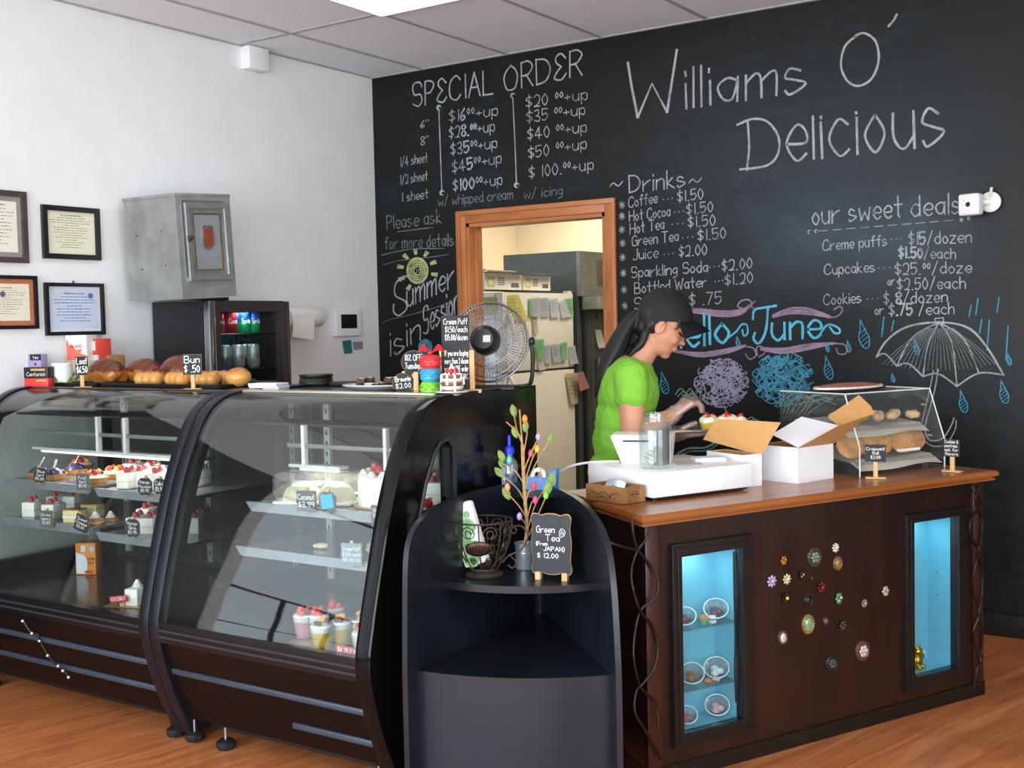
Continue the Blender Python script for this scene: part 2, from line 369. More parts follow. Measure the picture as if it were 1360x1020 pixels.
for z in (.3, 1.3, 2.65): mb.bx(XR+.02, XR+.08, -.7, 2.5, z, z+.05)
tag(mb.done('window_2', ALU), kind='structure')
mb = MB()
for y in (-.8, -.37, .07, .51, .98): mb.bx(WX-.06, WX-.03, y, y+.02, .3, 1.9 if y in (-.8, .98) else .98)
for z in (.3, .64, .97, 1.88): mb.bx(WX-.06, WX-.03, -.8, 1.0, z, z+.02)
tag(mb.done('window_3', ALU), kind='structure')
d1d = tag(MB().bx(WX, WX+.012, 1.12, 2.82, 0, 2.06, .002).done('reflection_panel', M('2e2c25', .5, var=.1)), kind='structure')  # unseen dark panel, added so the left case glass reflects something dark
MB().bx(WX+.012, WX+.03, 1.955, 1.985, .02, 2.04).bx(WX+.012, WX+.05, 2.02, 2.05, .95, 1.15, .004).done('reflection_panel_bar', M('8a7f66', .4), d1d)  # bar and pull on the added panel
# ceiling: suspended tiles and their grid
ce = tag(MB().bx(WX-.1, XR+.1, SHOP_Y-.1, WY+.12, CZ, CZ+.08).done('ceiling', M('eceff6', .8, var=.02, sc=60, bump=.05)), kind='structure')
mb = MB(); x = -4.338
while x < XR: mb.bx(x-.012, x+.012, SHOP_Y, WY, CZ-.004, CZ+.002); x += .61
y = 4.476
while y > SHOP_Y: mb.bx(WX, XR, y-.012, y+.012, CZ-.0045, CZ+.002); y -= 1.22
mb.bx(WX, WX+.02, SHOP_Y, WY, CZ-.005, CZ+.002); mb.bx(WX, XR, WY-.02, WY, CZ-.0055, CZ+.002)
mb.done('ceiling_grid', M('a9a9ac', .6), ce)
tr = thing('ceiling_light', 'lit white fluorescent panel set into the grey tiled ceiling', 'ceiling light', (-3.423, 3.866, CZ-.02))
MB().bx(-.285, .285, -.59, .59, 0, .006).done('diffuser', M('f6f8ff', .5, em=4.0), tr)
mb = MB()
for a in (-1, 1): mb.bx(a*.285, a*.299, -.604, .604, -.003, .012); mb.bx(-.285, .285, a*.59, a*.604, -.003, .012)
mb.done('frame', M('d8d8da', .5), tr)
# baseboards
tag(MB().bx(DX1+.07, XR, WY-.014, WY, 0, .102, .004).bx(WX, DX0-.07, WY-.014, WY, 0, .102, .004).done('baseboard_back', M('17181a', .4)), kind='structure')
tag(MB().bx(WX, WX+.012, SHOP_Y, 3.8, 0, .1, .003).done('baseboard_left', M('202022', .4)), kind='structure')
# door casing
OAK = wood('oak_casing', '9a5626', 'b9703a', 'c98750', 3, (1, 1, .12), .38)
OAKH = wood('oak_casing_head', '9a5626', 'b9703a', 'c98750', 3, (.12, 1, 1), .38)
tk = MB()
for x0, x1, s in ((DX0-.066, DX0, 1), (DX1, DX1+.066, -1)):
    tk.bx(x0, x1, WY-.014, WY, 0, DZ+.075, .004); xo = x0 if s > 0 else x1
    tk.bx(xo, xo+s*.03, WY-.022, WY-.012, 0, DZ+.075, .004)
tk.bx(DX0, DX0+.02, WY-.004, WY+.125, 0, DZ); tk.bx(DX1-.02, DX1, WY-.004, WY+.125, 0, DZ)
tk.bx(DX0+.02, DX0+.032, WY+.05, WY+.09, 0, DZ-.02)
tk.bx(DX1-.032, DX1-.02, WY+.05, WY+.09, 0, DZ-.02)
t1 = tag(tk.done('trim_1', OAK), kind='structure')
MB().bx(DX0-.001, DX1+.001, WY-.0142, WY, DZ+.001, DZ+.075, .004).bx(DX0-.066, DX1+.066, WY-.0222, WY-.012, DZ+.046, DZ+.0755, .004).bx(DX0, DX1, WY-.004, WY+.125, DZ-.02, DZ).done('head_casing', OAKH, t1)
# kitchen shell
tag(MB().bx(-6.3, -1.4, 9.5, 9.6, 0, 2.75).done('wall_kitchen_back', CREAM), kind='structure')
tag(MB().bx(-6.4, -6.3, WY+.12, 9.6, 0, 2.75).done('wall_kitchen_left', CREAM), kind='structure')
tag(MB().bx(-1.4, -1.3, WY+.12, 9.6, 0, 2.75).done('wall_kitchen_right', CREAM), kind='structure')
tag(MB().bx(-6.4, -1.3, WY+.12, 9.6, 2.75, 2.83).done('ceiling_kitchen', CREAM), kind='structure')
tag(MB().bx(-4.98, -4.7, 8.9, 9.49, 0, 2.74).done('trim_2', CREAM), kind='structure')

# ================================================================ CHALK ON THE BACK WALL
def chalk(name, c, dark=.35):
    t = NT(name); no = t.n('ShaderNodeTexNoise', Scale=190.0, Detail=3.0, Roughness=.7); t.l(t.coord(), no.inputs['Vector'])
    n2 = t.n('ShaderNodeTexNoise', Scale=14.0, Detail=2.0); t.l(t.coord(), n2.inputs['Vector'])
    m = t.n('ShaderNodeMath', operation='MULTIPLY_ADD'); t.l(n2.outputs['Fac'], m.inputs[0]); m.inputs[1].default_value = .5; t.l(no.outputs['Fac'], m.inputs[2])
    a = lin(c); d = tuple(x*dark for x in a[:3])+(1,)
    t.l(t.ramp(m.outputs[0], [(.58, d), (.78, a)]), t.b.inputs['Base Color']); t.b.inputs['Roughness'].default_value = .95; t.b.inputs['Specular IOR Level'].default_value = .1
    return t.m
CH = {'w': chalk('chalk_white', 'a8acae'), 'b': chalk('chalk_bright', 'e6e8e6', .7), 'f': chalk('chalk_faint', '7c8282'), 'c': chalk('chalk_cyan', '62bcd8', .55),
      'p': chalk('chalk_pink', 'a08a9e'), 'y': chalk('chalk_yellow', 'b5bd7c'), 'v': chalk('chalk_violet', 'a8a0b8', .5), 'g': chalk('chalk_green', '7e988c'), 't': chalk('chalk_teal', '4f9cb8', .5)}
ZU = V((0, 0, 1)); NB = V((0, -1, 0))
def wl(px, py): return PY(px, py, WY)
class Chalk:
    def __init__(s): s.d = {}
    def mb(s, c): return s.d.setdefault(c, MB())
    def text(s, st, a, b, h, w_=1.6, c='w', big=False):
        o = wl(*a); e = wl(*b); u = wl(a[0]-h*.02, a[1]-h)-o; sc = u.length/h
        write(s.mb(c), st, o, (e-o).normalized(), u.normalized(), u.length, (e-o).length, w_*sc, big, NB)
    def line(s, pts, w_=1.6, c='w', sm=True, k=5):
        if sm and len(pts) > 2: pts = [(p.x, p.y) for p in spline(pts, k)]
        elif len(pts) == 2: pts = [(pts[0][0]+(pts[1][0]-pts[0][0])*t, pts[0][1]+(pts[1][1]-pts[0][1])*t) for t in (0, .25, .5, .75, 1)]
        o = [wl(*p) for p in pts]; sc = (wl(pts[0][0], pts[0][1]-10)-o[0]).length/10
        ribbon(s.mb(c), o, w_*sc, NB)
    def dot(s, p, r, c='w'): s.line([(p[0]+r*.5*cos(a), p[1]+r*.5*sin(a)) for a in [k*pi/4 for k in range(10)]], r*1.1, c)
    def dots(s, a, b, n, c='w', r=1.0):
        for k in range(n): t = k/(n-1); s.dot((a[0]+(b[0]-a[0])*t, a[1]+(b[1]-a[1])*t), r, c)
    def drop(s, x, y, h, c='t', tilt=.2):
        w_ = h*.42; t = lambda a, b: (x+a*w_-b*h*tilt, y-b*h)
        s.line([t(0, 1), t(.35, .4), t(.75, -.1), t(.5, -.6), t(0, -.75), t(-.5, -.6), t(-.75, -.1), t(-.3, .4), t(0, 1)], 1.3, c)
        for k in range(4): q = -.5+.25*k; s.line([t(-.55, q-.15), t(.55, q+.2)], .8, c)
    def out(s, name, label):
        first = None
        for c, m in s.d.items(): o = m.done(name, CH[c], wb, flat=True); o['label'] = label
C = Chalk(); T = C.text
T('SPƐCIAL', (549, 142), (655, 124.5), 31, 2.1); T('ORDƐR', (670, 122), (773, 99.5), 33, 2.1)
C.line([(583, 145), (585, 200), (587, 255)], 1.7); C.line([(681, 128), (684, 190), (686, 245)], 1.7)
for q in ((583, 143), (587, 256), (681, 127), (686, 246)): C.dot(q, 3.6)
for st, a, b, h in (('6"', (559, 170), (569, 168), 9), ('8"', (559, 193), (569, 191), 11), ('1/4 sheet', (532, 221), (568, 215), 12), ('1/2 sheet', (532, 245), (568, 239), 12), ('1 sheet', (534, 268), (569, 263), 12)): T(st, a, b, h, 1.1)
for st, a, b in (('$1_6_^00^+up', (597, 162), (661, 153)), ('$2_8.^00^_+up', (597, 184), (657, 174)), ('$3_5_^00^+up', (599, 206), (660, 196)), ('$4_5_^00^+up', (601, 230), (666, 216)), ('$_100_^00^+up', (602, 254), (667, 245)),
                 ('$20 ^00^+up', (699, 143), (780, 132)), ('$35 ^00^+up', (700, 163), (777, 152)), ('$40 ^00^+up', (701, 186), (779, 175)), ('$50 ^00^+up', (702, 211), (779, 197)), ('$ 100.^00^+up', (703, 237), (788, 225))): T(st, a, b, 15, 1.3)
T('w/ whipped cream', (582, 274), (681, 264), 13, 1.1, 'f'); T('w/ icing', (696, 264), (747, 259), 13, 1.1, 'f')
C.out('chalk_lettering', 'white chalk special order price list')
C = Chalk(); T = C.text
T('Please ask', (514, 305), (586, 296), 18, 1.3, 'f'); C.line([(528, 308), (550, 305), (575, 302)], 1.1, 'f')
T('for more details.', (511, 331), (606, 326), 16, 1.3, 'f'); C.line([(506, 339), (545, 331), (590, 330)], 1.1, 'f')
C.out('chalk_lettering', 'faint grey chalk note asking to please ask for more details')
C = Chalk(); T = C.text
C.line([(544, 369), (537, 367), (526, 376), (525, 392), (538, 400), (540, 410), (530, 419), (523, 414), (523, 404)], 2.2)
T('ummer', (541, 408), (603, 381), 34, 2.0); T('is', (519, 473), (537, 468), 34, 2); T('in', (541, 460), (558, 451), 34, 2); T('Session', (563, 445), (609, 414), 36, 1.9)
C.out('chalk_lettering', 'white chalk words summer is in session')
C = Chalk()
for r in (14, 12.5, 10, 7.5, 5): C.line([(554.5+r*.98*cos(a), 359.5+r*1.2*sin(a)) for a in [k*pi/8+r for k in range(17)]], 2.2, 'y')
for a in range(10):
    q = 2*pi*a/10+.2
    if a in (1, 2): continue
    for dq in (-.06, 0, .06): C.line([(554.5+19*cos(q+dq), 359.5+22*sin(q+dq)), (554.5+27*cos(q+dq*1.2), 359.5+29*sin(q+dq*1.2))], 1.6, 'y')
for x0 in (542, 556): C.line([(x0, 358), (x0+11, 354), (x0+12, 362), (x0+2, 366), (x0, 358)], 1.2, 'w', False)
C.line([(548, 369), (556, 372), (563, 366)], 1.2)
for k in range(4): C.line([(557+(9-k)*cos(a)*1.0+8, 462+(11-k*2)*sin(a)) for a in [j*pi/6 for j in range(13)]], 1.1, 't')
C.line([(560, 470), (566, 452), (571, 470), (573, 455)], 1.6, 't')
C.line([(509, 352), (530, 346), (560, 343), (596, 338)], .8, 'f'); C.line([(508, 430), (516, 425), (545, 418), (580, 408), (606, 398)], .8, 'f')
C.out('chalk_drawing', 'yellow chalk sun and small teal ball')
C = Chalk(); T = C.text
T('Drinks', (836, 256), (910, 248), 23, 1.8)
for a in ((810, 245), (915, 240)): C.line([(a[0], a[1]+3), (a[0]+5, a[1]-2), (a[0]+11, a[1]+2), (a[0]+17, a[1]-4)], 1.6)
for st, a, b, pr, pa, pb, d in (('Coffee', (835, 276), (873, 269), '$1.50', (900, 268), (934, 264), (881, 893, 264)), ('Hot Cocoa', (836, 294), (890, 287), '$1.50', (912, 285), (947, 281), (896, 908, 281)),
    ('Hot Tea', (837, 311), (882, 304), '$1.50', (914, 302), (950, 299), (893, 907, 297)), ('Green Tea', (840, 327), (901, 320), '$1.50', (927, 320), (964, 316), (907, 920, 315)),
    ('Juice', (841, 345), (874, 342), '$2.00', (902, 341), (939, 338), (882, 894, 337)), ('Sparkling Soda', (839, 369), (940, 361), '$2.00', (959, 360), (999, 356), (943, 955, 354)),
    ('Bottled Water', (843, 390), (938, 381), '$1.20', (963, 379), (1000, 375), (950, 960, 373))):
    T(st, a, b, 14, 1.3); T(pr, pa, pb, 14, 1.3); C.dots((d[0], d[2]+1), (d[1], d[2]-.5), 3, 'w', .9)
T('Snacks $ .75', (843, 411), (958, 403), 15, 1.3)
for x, y in ((826, 272), (826, 287), (826, 305), (827, 323), (827, 342), (828, 363), (829, 385), (830, 406)):
    for k in range(4): q = k*pi/4+.3; C.line([(x-4*cos(q), y-5*sin(q)), (x+4*cos(q), y+5*sin(q))], 1.0)
C.out('chalk_lettering', 'white chalk drinks menu with starred lines')
C = Chalk(); T = C.text
T('our sweet', (1079, 299), (1198, 288), 27, 1.9); T('deals', (1210, 288), (1277, 283), 27, 1.9)
for k in range(10): t = k/10; C.line([(1087+18.5*k, 307-1.5*k), (1087+18.5*k+12, 306-1.5*k)], 1.0)
for q in ((1075, 308), (1084, 307), (1277, 292), (1287, 290)): C.dot(q, 2.4)
for st, a, b, h in (('Creme puffs', (1093, 333), (1178, 326), 14), ('$1_5_/dozen', (1207, 325), (1290, 322), 16), ('_$1.50_/each', (1194, 342), (1269, 344), 14), ('Cupcakes', (1095, 365), (1162, 361), 14),
    ('$25.^00^/doze', (1189, 365), (1290, 362), 15), ('or', (1179, 379), (1188, 378), 11), ('$2.50/each', (1192, 385), (1282, 383), 15), ('Cookies', (1094, 405), (1144, 402), 14), ('$ _8_/dozen', (1174, 404), (1258, 401), 15),
    ('or', (1162, 418), (1173, 417), 12), ('$_.75_ /each', (1181, 419), (1267, 417), 15)): T(st, a, b, h, 1.4)
for a in ((1184, 1197, 318), (1167, 1182, 356), (1152, 1166, 397)): C.dots((a[0], a[2]), (a[1], a[2]-1), 3, 'w', .8)
C.out('chalk_lettering', 'white chalk list of sweet deals')
C = Chalk(); T = C.text
C.line([(834, 83), (839, 115), (847, 156)], 3.4, sm=False); C.line([(847, 156), (866, 111), (886, 149)], 3.2, sm=False); C.line([(886, 149), (893, 105), (899, 66)], 3.4, sm=False)
T('illiams', (911, 144), (1071, 122), 54, 3.0)
C.line([(1137, 48), (1122, 62), (1117, 88), (1126, 108), (1141, 114), (1158, 104), (1167, 80), (1163, 55), (1148, 44), (1135, 48)], 3.0)
C.line([(1191, 19), (1187, 27), (1180, 35)], 3.2)
C.line([(979, 166), (1000, 158), (1020, 162), (1034, 182), (1033, 205), (1018, 220), (983, 225)], 3.0); C.line([(993, 160), (995, 195), (992, 226)], 3.0)
T('elicious', (1046, 215), (1254, 192), 47, 3.2, big=True)
C.out('chalk_lettering', 'large white chalk shop name across the top of the wall')
C = Chalk(); T = C.text
T('Hello', (880, 464), (968, 455), 42, 3.6, 'c')
C.line([(963, 452), (978, 440), (985, 431), (992, 432), (993, 442), (988, 446), (986, 438)], 2.4, 'c')
C.line([(1000, 424), (1002, 412), (1012, 409), (1031, 406)], 3.2, 'c'); C.line([(1020, 410), (1017, 440), (1008, 456), (1001, 450), (1003, 442)], 3.4, 'c')
T('une', (1026, 452), (1090, 448), 37, 3.4, 'c'); C.line([(1088, 446), (1096, 434), (1103, 431), (1114, 436), (1115, 442), (1108, 442), (1102, 434)], 2.6, 'c')
C.out('chalk_lettering', 'bright cyan chalk words hello june')
C = Chalk()
def scroll(pts, w0, curl):
    for k in range(7): d = (k-3)*w0/6; n_ = len(pts)-1; C.line([(x, y+d*sin(pi*(.12+.8*i/n_))+random.uniform(-.4, .4)) for i, (x, y) in enumerate(pts)], 1.2, 'p')
    C.line(curl, 1.8, 'p')
scroll([(905, 412), (930, 413), (960, 417), (985, 414), (996, 405)], 8, [(980, 416), (998, 406), (994, 398), (984, 400), (980, 407), (988, 410)])
scroll([(1026, 420), (1050, 413), (1075, 414), (1103, 421)], 9, [(1098, 422), (1112, 420), (1119, 412), (1115, 407), (1108, 411)])
scroll([(895, 466), (930, 471), (965, 466), (990, 459)], 7, [(985, 460), (1000, 462), (1004, 472), (996, 477), (990, 470)])
scroll([(1010, 463), (1040, 466), (1075, 460), (1108, 456)], 8, [(1104, 456), (1122, 458), (1124, 469), (1114, 470), (1111, 463)])
C.line([(1003, 400), (997, 406), (1005, 412)], 1.4, 'p'); C.line([(1008, 474), (1016, 468), (1012, 460), (1005, 462), (1006, 472)], 1.6, 'p')
C.out('chalk_drawing', 'dusky pink chalk scrolls framing the greeting')
def ball(cx, cy, rx, ry, c, n):
    for k in range(n):
        a = random.uniform(0, 2*pi); r = sqrt(random.random())*.88; x, y = cx+rx*r*cos(a), cy+ry*r*sin(a)
        q = [(x, y)]
        for j in range(4):
            x += random.uniform(-9, 9); y += random.uniform(-8, 8); d = sqrt(((x-cx)/rx)**2+((y-cy)/ry)**2)
            if d > 1: x, y = cx+(x-cx)/d, cy+(y-cy)/d
            q.append((x, y))
        C.line(q, 1.1, c, True, 3)
C = Chalk(); ball(958, 508, 36, 33, 'v', 150)
C.line([(962, 540), (966, 555), (952, 566), (940, 580)], 2.4, 'g'); C.line([(950, 556), (960, 562), (966, 560)], 2, 'g')
for k in range(9): C.line([(897+k*3, 524+(k % 3)*3), (905+k*3, 516+(k % 4)*4), (914+k*2, 528)], 1.4, 'g')
C.line([(890, 610), (912, 596), (938, 594), (960, 580)], 2.6, 'g'); C.line([(893, 612), (914, 600), (940, 598), (961, 584)], 1.6, 'g')
C.out('chalk_drawing', 'lilac chalk flower ball on a green stem')
C = Chalk(); ball(1040, 504, 41, 36, 't', 170)
for k in range(8): C.line([(960+k*5, 566-k), (968+k*5, 554+(k % 3)*3), (982+k*4, 560)], 1.4, 'g')
for k in range(9): C.line([(1040+k*4, 550), (1050+k*5, 525+(k % 3)*6), (1075+k*5, 522+(k % 4)*5)], 1.3, 'g')
C.out('chalk_drawing', 'blue chalk flower ball with leaves')
C = Chalk()
tips = [(1164, 474), (1191, 486), (1226, 500), (1271, 513), (1333, 498)]; top = (1247, 428)
C.line([tips[0], (1178, 452), (1205, 434), top, (1285, 435), (1310, 460), tips[4]], 2.6)
for a, b in zip(tips, tips[1:]): C.line([a, ((a[0]+b[0])/2-2, (a[1]+b[1])/2-10), b], 2.2)
for q, m in ((tips[1], (1212, 448)), (tips[2], (1232, 460)), (tips[3], (1264, 455)), ((1300, 495), (1280, 450))): C.line([top, m, q], 1.8)
for k in range(26): t = k/25; x = 1172+t*150; C.line([(1247+(x-1247)*.25, 436), (1247+(x-1247)*.7, 462), (x, 484+8*sin(t*pi))], .9, 'f')
C.line([(1242, 432), (1242, 423), (1253, 422), (1253, 431)], 1.8, sm=False)
C.line([(1246, 490), (1241, 520), (1230, 560), (1229, 574), (1236, 585), (1252, 582), (1263, 566), (1267, 555)], 1.8)
C.line([(1240, 492), (1232, 530), (1224, 565), (1226, 582), (1238, 592), (1256, 590), (1268, 572), (1270, 558)], 1.5)
C.out('chalk_drawing', 'white chalk open umbrella')
C = Chalk()
for x, y, h in ((882, 510, 17), (1100, 490, 18), (1147, 446, 22), (1127, 461, 9), (1279, 535, 17), (1333, 522, 18), (1217, 462, 11), (1186, 502, 7), (1099, 462, 7), (980, 454, 8), (1340, 478, 9)): C.drop(x, y, h)
for a in ((1172, 421, 26), (1185, 426, 14), (1297, 396, 22), (1325, 395, 20), (1312, 425, 40), (1337, 432, 46), (1302, 424, 18), (1288, 405, 16)): C.line([(a[0]+2, a[1]), (a[0]-1, a[1]+a[2])], 1.6, 't')
C.out('chalk_drawing', 'teal chalk raindrops and rain streaks')
# ================================================================ THINGS ON THE WALLS
def lettering(name, parent, mat, lines, nrm=(0, -1, 0), w_=.0012, label=None, y=0):
    """lines: (text, x0, z, height, width) in the parent's x/z plane at depth y, read from -y"""
    mb = MB()
    for st, x, z, h, wd in lines: write(mb, st, (x, y, z), (1, 0, 0), (0, 0, 1), h, wd, w_, False, nrm, .0004)
    o = mb.done(name, mat, parent, flat=True)
    if label: o['label'] = label
    return o
WHITE_INK = M('f0f0ec', .9, var=.05); DARK_INK = M('3a3a40', .9, var=.1); STEEL = M('b9bcbe', .28, 1, var=.06, sc=30, stretch=(1, 1, .1)); PLASTIC_W = M('eff0f0', .4, var=.02)
BLK = M('141416', .45, var=.2); PAPER = M('f4f3ee', .8, var=.02, sc=30); WOODP = wood('pale_wood', 'c69a62', 'd8b27c', 'e2c08e', 3, (1, 1, .15), .6, 0)
# framed papers: local x right, z up, front -y
def framed(corners, fw, fcol, paper, border, label, mat_col=None, seal=None, hook=False, lines=12):
    P = [PX(x, y, WX) for x, y in corners]
    y0, y1 = (P[0].y+P[3].y)/2, (P[1].y+P[2].y)/2; z1, z0 = (P[0].z+P[1].z)/2, (P[2].z+P[3].z)/2
    W_, H_ = y1-y0, z1-z0
    t = thing('framed_certificate', label, 'framed certificate', (WX, (y0+y1)/2, z0), radians(90), 'certificates on the white wall')
    vs, fs = holed([(-W_/2, 0), (W_/2, 0), (W_/2, H_), (-W_/2, H_)], [[(-W_/2+fw, fw), (W_/2-fw, fw), (W_/2-fw, H_-fw), (-W_/2+fw, H_-fw)]], .018, .0015)
    MB().mesh(vs, fs, Matrix.Translation((0, -.012, 0)) @ Matrix.Rotation(pi/2, 4, 'X')).done('frame', M(fcol, .35, var=.15), t)
    MB().bx(-W_/2+fw*.6, W_/2-fw*.6, -.007, -.004, fw*.6, H_-fw*.6).done('backing', M(mat_col or paper, .8, var=.02), t)
    i = fw*(1.05 if not mat_col else 2.1)
    d = MB().bx(-W_/2+i, W_/2-i, -.0085, -.007, i, H_-i).done('document', M(border or paper, .8, var=.25 if border else .03, sc=160), t)
    if border: j = i+.022; MB().bx(-W_/2+j, W_/2-j, -.0095, -.0085, j, H_-j).done('sheet', M(paper, .8, var=.02), t); i = j
    mb = MB(); hw = W_/2-i-.01; zt = H_-i-.02; dz = (zt-i-.02)/lines
    for k in range(lines):
        f = [.45, .6, .95, .9, .35, .8, .75, .8, .5, .7, .3, .6, .4, .5][k % 14]; z = zt-k*dz
        n_ = int(f*2*hw/.012); x = -f*hw
        while x < f*hw-.006: l = random.uniform(.006, .018); mb.bx(x, min(f*hw, x+l), -.0100, -.0096 if border else -.0086, z, z+dz*random.uniform(.16, .26)*(1.6 if k == 0 else 1)); x += l+.005
    mb.done('lettering', M('77766e', .9, var=.1) if not mat_col else M('5a6a9a', .8), t)
    if seal: 
        MB().lathe([(0, 0), (.013, 0), (.013, .0012), (0, .0012)], (0, 0, 0), 20, Matrix.Translation((seal[1]*hw, -.0096, i+seal[2]*(H_-2*i))) @ Matrix.Rotation(pi/2, 4, 'X')).done('seal', M(seal[0], .7, var=.3, sc=200), t)
    if hook: MB().cyl((0, -.006, H_), (0, -.006, H_+.012), .004, None, 10).done('hook', BLK, t)
framed([(-45, 246), (35, 259), (31.5, 350), (-45, 346)], .022, '4b3f3b', 'e8e4d4', '8f9088', 'brown framed certificate with a grey patterned border, at the upper left of the wall', seal=('a05050', 0, .8))
framed([(54.5, 271.7), (130, 278.7), (129.5, 346), (54.5, 342.5)], .021, '17171a', 'e4e2c6', None, 'black framed cream printed licence, upper right of the four certificates', lines=14)
framed([(-45, 365), (47, 367), (47, 437), (-45, 437)], .013, '141416', 'e6e0c8', 'b8714a', 'black framed certificate with an orange patterned border, at the lower left of the wall', seal=('606068', 0, .72))
framed([(58, 375), (135.5, 378), (135.5, 445), (58.5, 444.5)], .014, '131418', 'c6d2e4', None, 'thin black framed pale blue form in a white mount, lower right of the four certificates', mat_col='dfe2e6', seal=('5a6aa8', .75, .85), hook=True, lines=10)
# alarm siren box under the ceiling
a, b, c_ = PX(331, 61, WX+.07), PX(357, 66, WX+.07), PX(330, 88, WX+.07)
sb = thing('alarm_box', 'small white alarm box high on the white wall, touching the ceiling', 'alarm', (WX, (a.y+b.y)/2, c_.z-.004), radians(90))
w2 = (b.y-a.y)/2; hh = min(a.z-c_.z+.02, CZ-.006-c_.z+.004)
MB().bx(-w2, w2, -.07, 0, 0, hh, .003).done('case', PLASTIC_W, sb)
MB().cyl((0, -.04, -.0015), (0, -.04, .001), .009).done('indicator', M('d8dadc', .3), sb)
# alarm keypad
a, b = PX(446, 412, WX+.03), PX(481, 446, WX+.03); w2, hh = (b.y-a.y)/2, a.z-b.z
kp = thing('alarm_keypad', 'white wall keypad with a dark square screen by the chalkboard corner', 'keypad', (WX, (a.y+b.y)/2, b.z), radians(90))
MB().box((0, -.015, hh/2), (2*w2, .03, hh), None, .006, 3).done('case', PLASTIC_W, kp)
MB().bx(-w2*.62, w2*.62, -.0315, -.029, hh*.3, hh*.84, .001).done('screen', M('121416', .15, var=.1), kp)
for x in (-.3, .3): MB().lathe([(0, 0), (.005, 0), (.005, .003), (0, .003)], (0, 0, 0), 14, Matrix.Translation((x*w2, -.029, hh*.14)) @ Matrix.Rotation(pi/2, 4, 'X')).done('button', M('d0d2d4', .4), kp)
def note(pts, plane, nrm, col, name, label, cat='note', group=None, curl=.006, ink=True, lift=.003):
    """paper slip whose four pixel corners lie on a wall plane (TL, TR, BR, BL)"""
    q = [PP(x, y, plane, nrm)+V(nrm)*lift for x, y in pts]; n = V(nrm); o = q[3].lerp(q[2], .5)
    def fn(u, v):
        p = q[3].lerp(q[2], u).lerp(q[0].lerp(q[1], u), v); return p+n*(curl*(1-v)**2)-o
    mb = MB().grid(fn, 6, 8); fv = list(mb.bm.faces)
    r = bmesh.ops.solidify(mb.bm, geom=fv, thickness=.0006)
    if ink:
        rx = (q[2]-q[3]).normalized(); mb.k = 1; k = 0
        for v in (.82, .7, .58, .46, .34):
            f = random.uniform(.5, .8); x = .1
            while x < f: l = random.uniform(.05, .14); e0, e1 = fn(x, v), fn(min(x+l, f), v); up = (q[0]-q[3])*.022; mb.mesh([e0+n*.0012, e1+n*.0012, e1+up+n*.0012, e0+up+n*.0012], [(0, 1, 2, 3)]); x += l+.05
    ob = mb.done(name, [M(col, .8, var=.03, sc=20), M('6a6a70', .9)], None, weld=False); at(ob, o); return tag(ob, label, cat, group)
note([(454, 453), (466, 451.5), (467, 469), (456, 470)], (WX, 0, 0), (1, 0, 0), '3f9ea2', 'sticky_note', 'teal sticky note below the wall keypad')
note([(467, 454), (481.5, 453.5), (481.5, 464), (469, 465)], (WX, 0, 0), (1, 0, 0), 'c4c4be', 'business_card', 'small grey card pinned below the wall keypad, right of the teal note', 'card', curl=.001)
# paper towel roll on the wall
a = PX(424, 421, WX+.09)
pt = thing('paper_towel_roll', 'white paper towel roll on a wall holder beside the drinks fridge', 'paper towel', (WX, a.y, a.z), radians(90))
MB().lathe([(.018, -.27), (.052, -.27), (.055, -.265), (.055, -.004), (.052, 0), (.018, 0), (.018, -.27)], (0, 0, 0), 32, Matrix.Translation((0, -.09, 0)) @ Matrix.Rotation(pi/2, 4, 'Y')).done('roll', M('e8e6e2', .9, var=.02, sc=80, bump=.05), pt)
MB().grid(lambda u, v: V((-.27+.17*u, -.145-.006*sin(v*2.5)+.012*v, -.003-.105*v-.02*u*v*v)), 8, 10).done('loose_sheet', M('eceae6', .9, var=.02, sc=80, bump=.05), pt)
MB().box((-.29, -.05, 0), (.012, .1, .03), None, .003).cyl((-.295, -.09, 0), (-.005, -.09, 0), .012).box((-.12, -.004, 0), (.3, .008, .03), None, .002).done('holder', STEEL, pt)
# security camera on the chalkboard
a = PY(1296, 271, WY-.11)
sc_ = thing('security_camera', 'small white square security camera on the chalkboard wall', 'security camera', (a.x, WY, a.z), radians(-14))
MB().lathe([(0, 0), (.042, 0), (.045, .006), (.045, .02), (.036, .026), (0, .026)], (0, 0, 0), 28, Matrix.Translation((.045, 0, .012)) @ Matrix.Rotation(radians(14), 4, 'Z') @ Matrix.Rotation(pi/2, 4, 'X')).done('wall_plate', PLASTIC_W, sc_)
MB().tube([(.05, -.02, .01), (.03, -.05, .012), (.0, -.075, .0)], .014, 12).done('arm', PLASTIC_W, sc_)
cb = MB().box((0, -.1, 0), (.096, .055, .096), None, .012, 3).done('body', PLASTIC_W, sc_)
MB().lathe([(0, .002), (.009, .002), (.011, 0), (.011, -.004), (0, -.004)], (0, 0, 0), 20, Matrix.Translation((0, -.128, 0)) @ Matrix.Rotation(pi/2, 4, 'X')).done('lens', M('0c0c0e', .1), cb)
mb = MB()
for k in range(8): mb.ell((.025*cos(k*pi/4), -.1277, .025*sin(k*pi/4)), (.0022, .001, .0022), None, 1)
mb.done('led_ring', M('8a8c90', .4), cb)
MB().tube([(.055, -.022, .03), (.058, -.03, .055), (.062, -.03, .075)], .007, 10).done('cable_tail', M('d8d2b0', .5), sc_)

